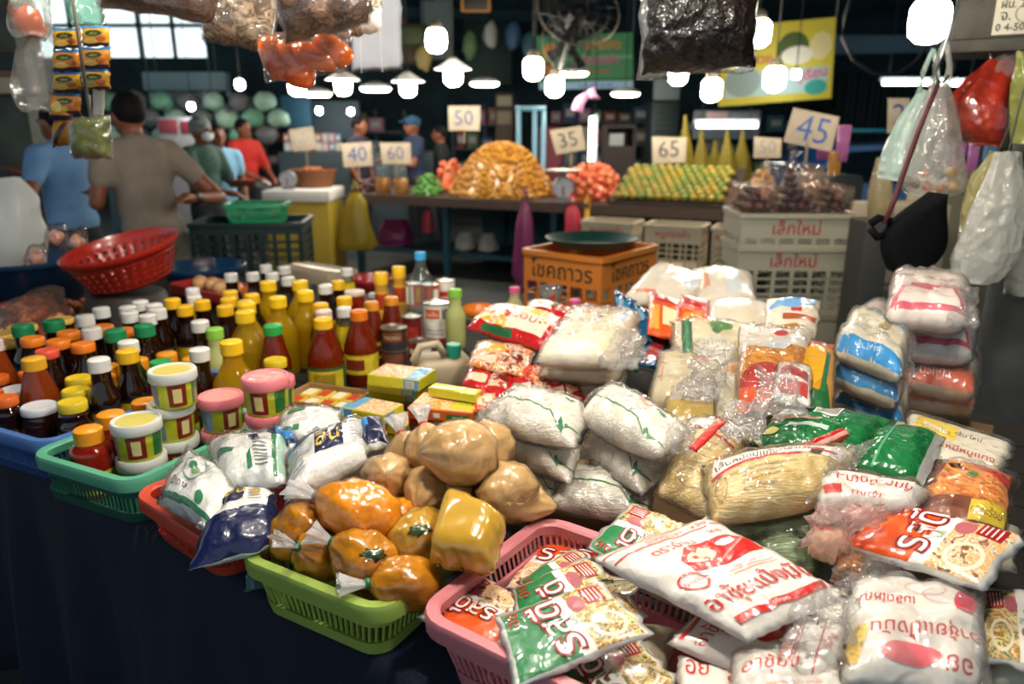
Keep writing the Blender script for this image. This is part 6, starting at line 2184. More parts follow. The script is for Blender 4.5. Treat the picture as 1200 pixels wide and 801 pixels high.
banner('green banner with orange, magenta and red Thai lettering', [(632, 105), (742, 103), (742, 38), (628, 42)], 11, mp('3f8a5a'),
       [('rect', 0, .0, 1, .14, mp('9ac0d8')), ('rect', 0, .14, 1, .2, mp('2f6a3a')), ('rect', .0, .55, 1, .62, mp('6aa86a')), tx('ผลไม้สด', .68, .84, .2, mp('d8801e'), 0, .5, .02), tx('แม่ทองคำ', .62, .56, .2, mp('c84a8a'), 0, .6, .02), tx('ส้ม เงาะ มังคุด', .6, .33, .12, mp('c8302a'), 0, .7, .01), tx('รับสั่ง ปลีก ส่ง 081', .6, .07, .08, mp('2a4a9a'), 0, .7, .01), ('ell', .15, .7, .1, .15, mp('d8901e')), ('ell', .08, .4, .08, .12, mp('b5762a'))])
banner('yellow banner with durian pictures and red lettering', [(842, 125), (974, 115), (980, 20), (848, 32)], 9, mp('c9b83a'),
       [('rect', .05, .1, .95, .42, mp('a8c0b8')), ('ell', .62, .68, .14, .2, mp('4a5a2a')), ('ell', .86, .68, .1, .18, mp('d8c88a')), ('ell', .66, .58, .14, .12, mp('d9d2b8')), ('ell', .2, .3, .16, .2, mp('8a9a90')), tx('หมอนทอง', .22, .8, .16, mp('b52a2a'), 0, .4, .02), tx('ทุเรียน', .80, .32, .18, mp('c8305a'), .15, .35, .02), ('ell', .85, .16, .1, .1, mp('3a9a8a')), tx('เนื้อสวย', .28, .58, .14, mp('b52a3a'), 0, .4, .02)])

# ---------------------------------------------------------------- basins and crates at the left
def basin(label, px, py, Y, r, h, color, tilt=(0, 0), holes=False, name='basin'):
    c = Pt(px, py, Y=Y)
    o = thing(name, label, 'basin', c)
    o.rotation_euler = (tilt[0], tilt[1], 0)
    m = M('basin_' + color, color, rough=.3, coat=.3)
    if not holes:
        MB().lathe([(0, -h), (r * .68, -h), (r * .74, -h * .95), (r * .94, -.02), (r * 1.0, -.012), (r * 1.03, -.004), (r * 1.03, .006), (r * .99, .01), (r * .93, -.01), (r * .71, -h * .9), (0, -h * .93)], 44).build('bowl', m, o, 50)
        return o
    # the wall of the colander is pierced by rows of slots
    MB().lathe([(r * .93, -.03), (r * .96, -.02), (r * 1.0, -.012), (r * 1.03, -.004), (r * 1.03, .006), (r * .99, .01), (r * .93, -.012), (r * .915, -.03), (r * .93, -.03)], 44).build('rim', m, o, 50)
    na = 96
    ts = [0, .08, .22, .30, .44, .52, .66, .74, .90, 1.0]
    vs, fs = [], []
    for t in ts:
        rr, zz = r * (.72 + .21 * t), -h * .97 + t * (h * .97 - .025)
        for i in range(na):
            vs.append((rr * math.cos(2 * math.pi * i / na), rr * math.sin(2 * math.pi * i / na), zz))
    for j in range(len(ts) - 1):
        for i in range(na):
            if j % 2 == 1 and i % 3 == 0:
                continue
            i2 = (i + 1) % na
            fs.append((j * na + i, j * na + i2, (j + 1) * na + i2, (j + 1) * na + i))
    wl = MB().add(vs, fs).build('pierced_wall', m, o, 180)
    sm = wl.modifiers.new('thick', 'SOLIDIFY')
    sm.thickness = .004
    sm.offset = 0
    MB().lathe([(0, -h), (r * .70, -h), (r * .73, -h * .95), (r * .71, -h * .93), (0, -h * .95)], 44).build('bottom', m, o, 50)
    return o


basin('tilted red plastic colander standing above the sauce bottles', 140, 290, 2.75, .205, .13, '962216', (math.radians(10), math.radians(-9)), True, 'colander')
basin('navy blue basin behind the shallots', 28, 303, 3.2, .27, Pt(28, 303, Y=3.2).z - TZ - .001, '12304e')
_q = Pt(140, 290, Y=2.75)
o = thing('dark_pan', 'dark upturned pan under the red colander', 'pan', (_q.x, _q.y, TZ))
MB().lathe([(.165, 0), (.17, .008), (.15, .10), (.135, _q.z - .13 - TZ - .041), (.12, _q.z - .13 - TZ - .034), (0, _q.z - .13 - TZ - .034)], 36).build('pan', M('pan_dark', '2a2622', rough=.5), o)
basin('navy blue basin behind the red colander', 238, 312, Pt(238, 312, z=TZ + .111).y, .19, .11, '123a5e', (0, 0))
# clear bags inside the basins, white bag
carrier('plastic_bag', 'big white carrier bag standing in the navy basin', [(-20, 20, 208), (-26, 42, 235), (-24, 50, 272), (4, 44, ypx(.845, 3.30))], 3.30, film('white_bag_film', 'F0F4F2', .75, .25, 14, .4, .3), .24, False)
for px, py, lab in ((66, 275, 'clear bag of pink goods in the navy basin'), (90, 280, 'clear bag with a bright fold in the navy basin'), (42, 300, 'crumpled clear bag on the navy basin rim')):
    packet('plastic_bag', lab, 'bag', [(px - 13, py + 16), (px + 12, py + 18), (px + 10, py - 16), (px - 9, py - 12)], 0, .10, film('bag_film'), [], Y=3.06, wr=.014, p=2.1, n=(14, 12))
    MB().ball(Pt(px, py + 3, Y=3.06), (.030, .026, .03), 14, 8, 0, None, .3, px).build('pink_goods', food('pink_goods', ['b58a80', 'd9b0a0', '8a5a50'], 30), None, 180)
    tag(bpy.data.objects[-1] if False else col.objects[-1], 'lump of pinkish goods inside a ' + lab.split(' in ')[0], 'food')
packet('plastic_bag', 'clear bag of shallots lying in the navy basin behind the colander', 'bag', [(224, 314), (254, 313), (250, 300), (228, 300)], 0, .07, film('bag_film'), [], Y=Pt(238, 312, z=TZ + .111).y, wr=.012, p=2.1, n=(12, 10))
p = Pt(300, 295, Y=4.6)
crate('plastic_crate', 'dark green crate standing behind the sauce bottles', (p.x, p.y, Pt(300, 262, Y=4.4).z - .40), .64, .42, .40, .12, '0f2c2c', 8, 5, 6, .16)
crate('plastic_crate', 'dark green crate beneath another one behind the bottles', (p.x, p.y, 0), .64, .42, Pt(300, 262, Y=4.4).z - .405, .12, '0f2c2c', 8, 5, 6, .16)
q = Pt(306, 250, Y=4.5)
basket('basket', 'bright green plastic basket on the dark crate', V((q.x - .19, q.y - .1, Pt(306, 240, Y=4.4).z)), .34, .26, .12, .1, '2a9a6a')
# red tray, onions and a flat tray among the bottles' back row
o = thing('red_tray', 'red plastic tray with onions behind the bottles', 'tray', Pt(262, 345, z=TZ + .05), ANG)
ring_mb = MB()
ring(ring_mb, .53, .19, .04, [(-.004, 0), (.012, 0), (.012, .035), (-.004, .035)])
ring_mb.build('rim', pl('a8322a'), o)
MB().box((0, 0, -.01), (.52, .18, .012)).build('base', pl('a8322a'), o)
MB().box((0, 0, -.033), (.4, .14, .034)).build('foot', pl('a8322a'), o)
fk('onion', 'c98a4a', 'd9b07a', .035, 1.0, 'b59a60')
fk('tomato', 'c9561e', 'd87a2a', .035)
for u, v, kd in ((-.17, .0, 'onion'), (-.09, .01, 'onion'), (-.01, -.005, 'onion'), (.10, .0, 'tomato'), (.18, .01, 'tomato')):
    place(fruit_k[kd], kd, {'onion': 'pale brown onion lying in the red tray', 'tomato': 'orange red tomato lying in the red tray'}[kd], kd, o.matrix_basis @ V((u, v, .032)), 0, kd + 's in the red tray')
# board lying at the back of the bottles
carton('carton', 'flat beige carton behind the yellow capped bottles', Pt(372, 327, z=TZ) * 1.0, (.40, .2, .06), ANG, M('pale_card', 'a89a80', rough=.8))
basin('red basin behind the fish sauce bottles', 436, 326, Pt(436, 326, z=TZ + .061).y, .10, .06, '9a2a2a')
basin('orange flat dish beside the lime cordial', 562, 362, Pt(562, 362, z=TZ + .034).y, .07, .03, 'd8761e')


# ================================================================ HANGING GOODS
def rope(o, a, b, r=.004, mat=None, nm='string'):
    MB().tube([a, b], r, 6).build(nm, mat or M('string_grey', '6a675e', rough=.8), o, 180)


rail = M('rail_steel', '3a4448', rough=.4, metal=.7)
RZ = 2.0
MB_ = MB().tube([(-1.8, 1.9, RZ), (1.9, 1.9, RZ)], .016, 10)
o = MB_.build('hanging_rail', rail, None, 180)
tag(o, 'steel pipe above the stall that the goods hang from', 'rail')
for s in (-1.75, 1.85):
    p = thing('rail_post', 'steel drop rod holding the hanging pipe, ' + ('by the snack strips' if s < 0 else 'by the column'), 'post', (s, 1.9, 0))
    MB().tube([(0, 0, RZ), (0, 0, 4.7)], .014, 8).build('rod', rail, p, 180)
    MB().lathe([(.03, RZ - .03), (.03, RZ + .03)], 12).build('clamp', rail, p)


def hang(name, label, px, Y, T, mat, ds=(), wrapm=None, **k):
    o = packet(name, label, 'bag', px, 0, T, mat, list(ds), Y=Y, wrap=wrapm, **k)
    top = (Pt(px[2][0], px[2][1], Y=Y) + Pt(px[3][0], px[3][1], Y=Y)) / 2
    if top.z < RZ:
        rope(o, top - o.location, V((top.x, 1.9, RZ)) - o.location)
    return o


dried = food('dried_brown', ['24140e', '5a3826', '3a2418', '7a5236', '2a1812'], 16, .8, .25)
dried2 = food('dried_pale', ['8a7358', 'c0a88a', '5a4632', 'a88a66'], 30, .8, .25)
saus = M('sausage_orange', 'e0701e', rough=.2, coat=.8, var=('c8521a', 6), bump=(8, .4))
hang('dried_goods_bag', 'clear bag of brown dried goods, hanging topmost beside the skylight', [(118, 8), (248, 28), (268, -40), (130, -50)], 1.64, .12, dried, wrapm=wrap, wr=.012)
hang('dried_goods_bag', 'clear bag of pale dried squid hanging left of the orange sausages', [(236, 46), (318, 62), (330, -30), (250, -40)], 2.03, .11, dried2, wrapm=wrap, wr=.012)
hang('dried_goods_bag', 'glossy brown bag hanging above the orange sausages', [(336, 50), (432, 28), (448, -50), (315, -40)], 1.67, .11, dried, wrapm=wrap, wr=.012)
hang('dried_goods_bag', 'bag of brown goods with a white edge beside the white sheet', [(395, 44), (446, 38), (450, -30), (400, -30)], 2.0, .09, dried2, [('rect', .6, .0, 1, .4, pr('d5cdc4'))], wr=.01)
o = thing('sausage_bag', 'clear bag of plump orange sausages hanging over the bottles', 'bag', Pt(360, 60, Y=1.85))
c0 = o.location.copy()
for px, py, a, L in ((322, 68, 1.2, .05), (345, 72, 1.0, .055), (368, 66, .2, .06), (390, 58, .6, .05), (352, 88, .2, .035)):
    c = Pt(px, py, Y=1.85) - c0
    d = V((math.cos(a), 0, -math.sin(a))) * L
    mb = MB().tube([c - d, c - d * .85, c - d * .4, c + d * .4, c + d * .85, c + d], [.006, .024, .03, .03, .024, .006], 14)
    mb.build('sausage', saus, o, 180)
hp = packet('bag_film_part', 'x', 'bag', [(312, 98), (408, 84), (412, 30), (300, 40)], 0, .10, wrap, [], Y=1.85, wr=.01, p=2.3)
ch = hp.children[0]
ch.name = 'film_bag'
ch.parent = o
ch.location = hp.location - c0
PACKS.remove(hp)
bpy.data.objects.remove(hp)
rope(o, Pt(355, 34, Y=1.85) - c0, V((Pt(355, 34, Y=1.85).x, 1.9, RZ)) - c0)
packet('plastic_sheet', 'white plastic apron sheet hanging beside the bulbs', 'sheet', [(412, 86), (472, 82), (470, -20), (408, -20)], 0, .012, M('white_sheet', '85888f', rough=.6), [('line', [(.2, 0), (.22, 1)], .01, mp('9aa0aa')), ('line', [(.6, 0), (.58, 1)], .01, mp('9aa0aa'))], Y=2.6, wr=.006, n=(14, 14), p=6)
blackm = M('black_content', '040303', rough=.42, coat=.2, spec=.25, var=('160d08', 14), bump=(34, .5, 'c'))
sw = hang('seaweed_bag', 'glossy clear bag of black dried seaweed hanging over the fruit stall', [(752, 88), (884, 78), (888, -30), (762, -30)], 1.75, .09, blackm, wr=.012, n=(30, 24), noise_f=26)
hp = packet('film_tmp', 'x', 'bag', [(746, 94), (884, 84), (890, -30), (752, -30)], 0, .012, film('edge_film', 'FFFFFF', .10, .5, 30, .6, .1), [], Y=1.75, wr=.008)
ch = hp.children[0]
ch.name = 'clear_edge'
ch.parent = sw
ch.location = hp.location - sw.location
PACKS.remove(hp)
bpy.data.objects.remove(hp)
# snack strips at the left
tops = ('2f6fa8', 'd9a81e')
names = ['first', 'second', 'third', 'fourth']
for i in range(4):
    for j in range(2):
        x0, y0 = 62 + 34 * j, 33 + 25.5 * i - 3 * j
        if i == 3 and j == 1:
            continue
        packet('snack_packet', 'yellow banana snack packet with blue header, hanging strip %s, %s from top' % (['nearer the wall bag', 'beside the white strip'][j], names[i]), 'packet',
               [(x0, y0 + 25), (x0 + 33, y0 + 24), (x0 + 33, y0), (x0, y0)], 0, .025, pr(['d9a21e', 'd98a1e'][i % 2]),
               [('rect', 0, .86, 1, 1, pr('3a7ab0')), ('ell', .5, .62, .3, .15, pr('24401c')), tx('กล้วย', .5, .62, .14, pr('d9c84a'), 0, .4), ('rect', .02, .0, .98, .16, pr('4a2440')), ('ell', .4, .26, .28, .14, pr('e8c45a')), ('ell', .75, .35, .16, .12, pr('c8642a'))],
               Y=1.95, n=(10, 10), wr=.003, group='hanging banana snacks')
packet('snack_packet', 'yellow banana packet hanging lowest in the strips', 'packet', [(58, 140), (82, 142), (82, 108), (58, 110)], 0, .025, pr('c98a1e'), [('rect', 0, 0, 1, .2, pr('2a2040')), ('ell', .5, .5, .3, .2, pr('e0c060'))], Y=1.95, n=(10, 10), wr=.003)
packet('snack_packet', 'brown snack packet hanging beside the bag of green pickles', 'packet', [(62, 172), (84, 170), (84, 140), (62, 140)], 0, .03, pr('9a6a1e'), [('line', [(.2, .1), (.8, .9)], .2, pr('3a2410'))], Y=1.95, n=(10, 10), wr=.004)
hang('pickle_bag', 'clear bag of green pickled mustard hanging under the snack strips', [(84, 184), (130, 186), (128, 136), (84, 138)], 1.9, .06, M('pickle_green', '26400f', rough=.2, coat=.9, var=('6a7020', 10), bump=(14, .5)), wrapm=wrap, wr=.008)
packet('white_strip', 'plain white packing strip hanging beside the snack packets', 'strip', [(108, 138), (122, 138), (124, 86), (110, 86)], 0, .01, M('strip_white', 'cfcfca', rough=.5), [], Y=1.97, n=(6, 10), wr=.002)
rope(col.objects['pickle_bag'] if 'pickle_bag' in col.objects else o, V((0, 0, 0)), V((0, .02, .1)))
carrier('plastic_bag', 'clear bag of orange goods at the top beside the left post', [(22, 52, -30), (16, 56, 10), (20, 52, 44)], 1.9, thin, .12)
MB().ball(Pt(34, 27, Y=1.9), (.035, .03, .035), 14, 8, 0, None, .4, 3).build('orange_goods', saus, None, 180)
tag(col.objects[-1], 'lump of orange goods inside the clear bag beside the left post', 'food')
carrier('plastic_bag', 'long crumpled clear bag hanging beside the snack strips', [(36, 60, 36), (24, 62, 60), (19, 64, 100), (30, 62, 130)], 1.95, thin, .12)
carrier('plastic_bag', 'clear bag with green print hanging beside the skylight', [(78, 112, -30), (84, 118, 10), (92, 116, 30)], 2.0, film('green_tint_film', 'BFE0D2', .25, .3, 18), .12)

def boxy(name, label, cat, x0, y0, x1, y1, Y, dep, color, extra=(), rough=.6):
    a, b = Pt(x0, y1, Y=Y), Pt(x1, y0, Y=Y)
    cx, l, h = (a.x + b.x) / 2, b.x - a.x, b.z - a.z
    o = thing(name, label, cat, (cx, Y + dep / 2, a.z))
    MB().rbox((0, 0, h / 2), (l, dep, h), min(.02, l * .1, h * .1)).build('body', M('bx_' + color, color, rough=rough), o)
    for (u0, v0, u1, v1, c) in extra:
        MB().rbox((l * ((u0 + u1) / 2 - .5), -dep / 2, h * (v0 + v1) / 2), (l * (u1 - u0), .03, h * (v1 - v0)), .006).build('panel', M('bx_' + c, c, rough=.5), o)
    return o


def sheet_ropes(o):
    for x in (-.5, .5):
        MB().tube([(x, 0, .1), (x, 0, 4.69 - o.location.z)], .01, 5).build('rope', M('rope', '6a6a60', rough=.8), o, 180)


def stand(name, label, cat, x0, y0, x1, Y, dep, color, extra=()):
    """like boxy but standing on the floor"""
    a, b = Pt(x0, y0, Y=Y), Pt(x1, y0, Y=Y)
    l, h = b.x - a.x, a.z
    o = thing(name, label, cat, ((a.x + b.x) / 2, Y + dep / 2, 0))
    MB().rbox((0, 0, h / 2), (l, dep, h), min(.03, l * .1)).build('body', M('bx_' + color, color, rough=.6), o)
    for (u0, y_a, u1, y_b, c) in extra:
        za, zb_ = Pt(x0, y_b, Y=Y).z, Pt(x0, y_a, Y=Y).z
        MB().rbox((l * ((u0 + u1) / 2 - .5), -dep / 2, (za + zb_) / 2), (l * (u1 - u0), .04, zb_ - za), .006).build('panel', M('bx_' + c, c, rough=.5), o)
    return o


# ---------------------------------------------------------------- right: wall box, bags on hooks
Yq = 2.35
a = Pt(1112, 62, Y=Yq)
rzb = -.5
exb, eyb = V((math.cos(rzb), math.sin(rzb), 0)), V((-math.sin(rzb), math.cos(rzb), 0))
pc = V((a.x, a.y, 0)) + exb * .20 + eyb * .12
o = thing('wall_box', 'old grey wooden scale box with a paper label at the column', 'box', pc, rzb)
gw = M('grey_wood', '4a463c', rough=.7, var=('33302a', 8), bump=(30, .3, (1, 8, 8)))
zb0 = Pt(1112, 48, Y=Yq).z
MB().rbox((0, 0, zb0 + .17), (.40, .24, .34), .01).build('body', gw, o)
MB().rbox((.01, -.005, zb0 - .018), (.44, .27, .035), .005).build('base_board', gw, o)
MB().box((-.03, -.1215, zb0 + .065), (.14, .002, .11)).build('paper_label', M('label_paper', 'c4bda8', rough=.7), o, None)
flat_print(o, [tx('ฝน. 2', .3, .75, .22, mp('2a2a2a'), 0, .4), tx('จ.', .2, .45, .2, mp('2a2a2a'), 0, .3), ('ring', .6, .5, .25, .25, .08, mp('8a8270')), tx('0 4-50', .3, .18, .18, mp('2a2a2a'), 0, .5)], (-.10, -.1235, zb0 + .01), (.14, 0, 0), (0, 0, .11), 'lettering')
MB().box((.16, .08, zb0 + .9), (.05, .05, 1.2)).build('hanger', gw, o, None)
hookm = M('hook_steel', '8a8f94', rough=.3, metal=.8)
redm = M('red_content', '9a2a1a', rough=.3, coat=.7, var=('7a2012', 8), bump=(16, .6, 'c'))
rb_ = carrier('plastic_bag', 'knotted clear bag of red chilli paste hanging below the grey box', [(1160, 1186, 70), (1142, 1194, 88), (1116, 1194, 118), (1118, 1190, 150), (1140, 1180, 170)], 2.3, redm, .16, False)
tp_ = carrier('plastic_bag', 'x', [(1176, 1192, 62), (1166, 1194, 72), (1148, 1196, 96)], 2.3, thin, .10, False)
ch = tp_.children[0]
ch.name = 'clear_top'
ch.parent = rb_
ch.location = tp_.location - rb_.location
bpy.data.objects.remove(tp_)
rope(rb_, Pt(1183, 64, Y=2.3) - rb_.location, V((Pt(1183, 64, Y=2.3).x, 2.3, zb0 - .03)) - rb_.location, .003)
wf = carrier('carrier_bag', 'translucent white carrier bag of brown fruit hung on a steel hook', [(1092, 1110, 98), (1086, 1113, 118), (1070, 1122, 168), (1058, 1130, 210), (1064, 1126, 228)], 2.27, film('frost_bag', 'EFEDE8', .30, .4, 20, .95, .15), .16)
for px, py, kd in ((1072, 216, 'dark2'), (1084, 203, 'russet'), (1101, 205, 'dark'), (1115, 202, 'pale'), (1087, 219, 'russet'), (1117, 219, 'pale'), (1102, 221, 'russet')):
    place(fruit_k[kd], 'fruit', 'brown round fruit inside the hanging translucent bag', 'fruit', Pt(px, py, Y=2.27), 0, 'fruit in the hanging bag', s=.62)
carrier('carrier_bag', 'pale mint and white carrier bag hanging behind the black sling bag', [(1078, 1096, 105), (1056, 1094, 140), (1036, 1076, 185), (1032, 1066, 210)], 2.46, film('mint_bag', 'DDF2EA', .6, .3, 18, .9, .22), .14)
sbk = M('black_canvas', '06080c', rough=.9, spec=.12, bump=(120, .2))
o = thing('sling_bag', 'black canvas sling bag with dark red strap hung on a hook', 'bag', Pt(1065, 275, Y=2.10))
c0 = o.location.copy()
rowp = [(1097, 1101, 226), (1076, 1104, 238), (1040, 1107, 262), (1032, 1109, 285), (1036, 1098, 303), (1044, 1078, 318)]
vs, fs = [], []
n = 26
for (xa, xb, y) in rowp:
    A, B = Pt(xa, y, Y=2.10), Pt(xb, y, Y=2.10)
    c = (A + B) / 2 - c0
    for i in range(n):
        t = 2 * math.pi * i / n
        ct, st = math.cos(t), math.sin(t)
        vs.append(c + V(((B - A).length / 2 * math.copysign(abs(ct) ** .6, ct), .05 * math.copysign(abs(st) ** .7, st) * (1 + .2 * noise.noise(V((t, y * .05, 0)))), 0)))
for j in range(len(rowp) - 1):
    for i in range(n):
        fs.append((j * n + i, (j + 1) * n + i, (j + 1) * n + (i + 1) % n, j * n + (i + 1) % n))
fs.append(tuple(range(n))[::-1])
fs.append(tuple((len(rowp) - 1) * n + i for i in range(n)))
b = MB().add(vs, fs).build('bag', sbk, o, 180)
b.modifiers.new('s', 'SUBSURF').levels = 1
b.modifiers['s'].render_levels = 2
MB().tube([Pt(1100, 96, Y=2.22) - c0] + [Pt(x, y, Y=2.09) - c0 for x, y in ((1090, 120), (1074, 160), (1058, 205), (1048, 235), (1036, 262))], .007, 6).build('strap', M('strap_dark_red', '4a1420', rough=.7), o, 180)
MB().tube([Pt(x, y, Y=2.10) - c0 for x, y in ((1020, 262), (1030, 255), (1042, 258), (1042, 272), (1028, 278), (1020, 268))], .012, 6).build('strap_end', sbk, o, 180)
o = thing('wire_hook', 'bent steel wire hook holding the carrier bag and the sling bag', 'hook', Pt(1098, 90, Y=2.22))
c0 = o.location.copy()
MB().tube([Pt(x, y, Y=2.22) - c0 for x, y in ((1130, -20), (1112, 40), (1103, 65), (1097, 85), (1099, 97), (1106, 96), (1112, 88))], .004, 6).build('wire', hookm, o, 180)
MB().tube([Pt(x, y, Y=2.3) - c0 for x, y in ((1160, 60), (1165, 85), (1150, 108), (1135, 112), (1128, 104))], .0025, 6).build('thin_wire', hookm, o, 180)
# plastic bag bundles hanging by the column
for rows, lab, m in (([(1168, 1196, 178), (1150, 1205, 230), (1120, 1190, 300), (1118, 1165, 330)], 'bundle of white carrier bags hanging against the column', film('bundle_white', 'E8E8E2', .62, .3, 20, .95, .2)),
                     ([(1160, 1180, 178), (1140, 1178, 215), (1124, 1160, 280)], 'bundle of pale yellow carrier bags hanging behind the white ones', film('bundle_yellow', 'DDD6A0', .6, .3, 20, .95, .2)),
                     ([(1198, 1222, 200), (1192, 1222, 270), (1180, 1214, 345)], 'bundle of grey carrier bags hanging at the column', film('bundle_grey', 'B9BDB8', .65, .3, 20, .95, .2)),
                     ([(1192, 1215, 60), (1188, 1220, 115), (1190, 1215, 168)], 'bundle of lime yellow bags hanging above the white ones', film('bundle_lime', 'B9BE6A', .65, .3, 20, .95, .2))):
    yb2 = {1168: 1.95, 1160: 2.13, 1198: 2.10, 1192: 2.04}[rows[0][0]]
    o = carrier('bag_bundle', lab, rows, yb2, m, .10, False, rows[0][0])
    tp2 = Pt((rows[0][0] + rows[0][1]) / 2, rows[0][2], Y=yb2)
    rope(o, tp2 - o.location, V((tp2.x, 1.9, RZ)) - o.location, .003)
mb = MB().tube([Pt(1192, 95, Y=2.15), Pt(1176, 205, Y=2.15)], .012, 8)
tag(mb.build('black_rod', M('black_paint', '14120f', rough=.5), None, 180), 'thin black rod slanting beside the red chilli bag', 'rod')
# crate and boxes glimpsed behind the black bag
p = Pt(1065, 240, Y=4.2)
carton('carton', 'cream cardboard box glimpsed behind the black sling bag', V((p.x, 4.3, Pt(1065, 330, Y=4.2).z)), (.42, .3, .44), .05, M('cream_carton', 'b9ad95', rough=.8))
crate('plastic_crate', 'grey crate under the cream cardboard box', (p.x, 4.3, 0), .5, .4, Pt(1065, 330, Y=4.2).z - .005, .05, '8a8678', 6, 4, 5)
stand('stool', 'narrow grey stool under the cream carrier bag', 'stool', 1016, 259, 1048, 3.66, .2, '4a4a46')
carrier('carrier_bag', 'cream carrier bag standing beside the dark fruit', [(1028, 1040, 185), (1020, 1044, 225), (1018, 1046, 258.4)], 3.76, film('cream_bag_film', 'E0D4B0', .7, .2), .13, False)
for rows, lab, c in (([(1140, 1150, 200), (1132, 1156, 250), (1130, 1156, 300)], 'cream bag hanging behind the bag bundles', 'CFC2A0'),):
    o = carrier('carrier_bag', lab, rows, 2.9, film('film_' + c, c, .8, .2), .15, False)
    tp = Pt(rows[0][0] + 5, rows[0][2], Y=2.9)
    rope(o, tp - o.location, V((tp.x, tp.y, 4.69)) - o.location)

# ================================================================ FAR THINGS
# ceiling fans / wall fans
def fan(label, px, py, Y, r, tilt):
    c = Pt(px, py, Y=Y)
    o = thing('electric_fan', label, 'fan', c)
    o.rotation_euler = tilt
    dm = M('fan_dark', '0f1314', rough=.6)
    for q in (1, .75, .5, .25):
        MB().lathe([(r * q - .008, -.01), (r * q, -.004), (r * q, .004), (r * q - .008, .01)], 36).build('cage_ring', M('fan_rim', '6a604e', rough=.5) if q == 1 else dm, o, 180)
    mb = MB()
    for i in range(16):
        a = 2 * math.pi * i / 16
        mb.tube([(.05 * math.cos(a), .05 * math.sin(a), .03), (r * math.cos(a), r * math.sin(a), 0)], .004, 4)
    mb.build('cage_spokes', dm, o, 180)
    for i in range(4):
        a = math.pi / 2 * i
        mb = MB()
        ca, sa = math.cos(a), math.sin(a)
        mb.add([V((ca * u - sa * v, sa * u + ca * v, -.05 + wz)) for u, v, wz in ((.05, -.03, 0), (r * .85, -.16 * r - .03, .02), (r * .9, .14 * r, -.04), (.05, .04, -.02))] +
               [V((ca * u - sa * v, sa * u + ca * v, -.058 + wz)) for u, v, wz in ((.05, -.03, 0), (r * .85, -.16 * r - .03, .02), (r * .9, .14 * r, -.04), (.05, .04, -.02))],
               [(0, 1, 2, 3), (7, 6, 5, 4), (0, 4, 5, 1), (1, 5, 6, 2), (2, 6, 7, 3), (3, 7, 4, 0)])
        mb.build('blade', dm, o, None)
    MB().lathe([(0, -.2), (.07, -.2), (.09, -.1), (.07, .0), (0, .03)], 18).build('motor', dm, o)
    MB().tube([(0, 0, -.15), (0, .1, -.9)], .02, 8).build('bracket', dm, o)


fan('large dark fan with pale rim hanging above the green banner', 678, 12, 6.5, .34, (math.radians(58), math.radians(14), 0))
fan('smaller dark fan hanging before the green banner', 668, 50, 8.0, .30, (math.radians(70), math.radians(52), 0))
# ribbon
o = thing('ribbon', 'pink ribbon bow hanging before the green banner', 'ribbon', Pt(686, 115, Y=7.5))
c0 = o.location.copy()
MB().tube([(0, 0, .03), (0, 0, 4.69 - c0.z)], .004, 5).build('thread', M('black_rubber'), o, 180)
pk = M('ribbon_pink', 'd9a0c8', rough=.4)
MB().tube([Pt(x, y, Y=7.5) - c0 for x, y in ((688, 110), (680, 118), (676, 130))], [.03, .05, .06], 8).build('tail', pk, o, 180)
MB().tube([Pt(x, y, Y=7.5) - c0 for x, y in ((688, 110), (696, 106), (699, 112), (690, 113))], [.02, .05, .05, .02], 8).build('loop', pk, o, 180)


a, b = Pt(710, 146, Y=9.5), Pt(746, 146, Y=9.5)
o = thing('cabinet', 'brown cabinet with a white box in its niche behind the fruit', 'cabinet', ((a.x + b.x) / 2, 9.75, 0))
l_, h_ = b.x - a.x, a.z
zn0, zn1 = Pt(710, 171, Y=9.5).z, h_ - .04
cbm = M('bx_3a2f30', '3a2f30', rough=.6)
MB().box((0, 0, zn0 / 2), (l_, .5, zn0)).build('lower_body', cbm, o, None)
MB().box((0, 0, (zn1 + h_) / 2), (l_, .5, h_ - zn1)).build('top', cbm, o, None)
MB().box((0, .24, (zn0 + zn1) / 2), (l_, .02, zn1 - zn0)).build('back', cbm, o, None)
for e in (-1, 1):
    MB().box((e * (l_ / 2 - .015), 0, (zn0 + zn1) / 2), (.03, .5, zn1 - zn0)).build('side', cbm, o, None)
MB().rbox((-.04, -.05, zn0 + .075), (l_ * .5, .25, .15), .01).build('white_box', M('bx_c9d0cf', 'c9d0cf', rough=.5), o)
stand('cabinet', 'tall dark green louvred cabinet in the hall', 'cabinet', 765, 118, 798, 10.5, .5, '1a2a2a', [(.08, 122 + 7 * i, .92, 126 + 7 * i, '1a2a2a') for i in range(8)])
boxy('wall_panel', 'pale grey panel on the wall above the louvred cabinet', 'panel', 766, 92, 798, 117, 10.6, .1, '7a8788')
boxy('notice_board', 'white notice board with pink and white papers behind the net bags', 'board', 812, 129, 893, 163, 10, .06, '6a7274', [(.18, .5, .5, .95, 'd9b8b0'), (.52, .5, .95, .92, '8a9092')])
stand('cabinet', 'dim red cabinet behind the pink fruit', 'cabinet', 632, 148, 660, 11, .4, '6a1f2a')
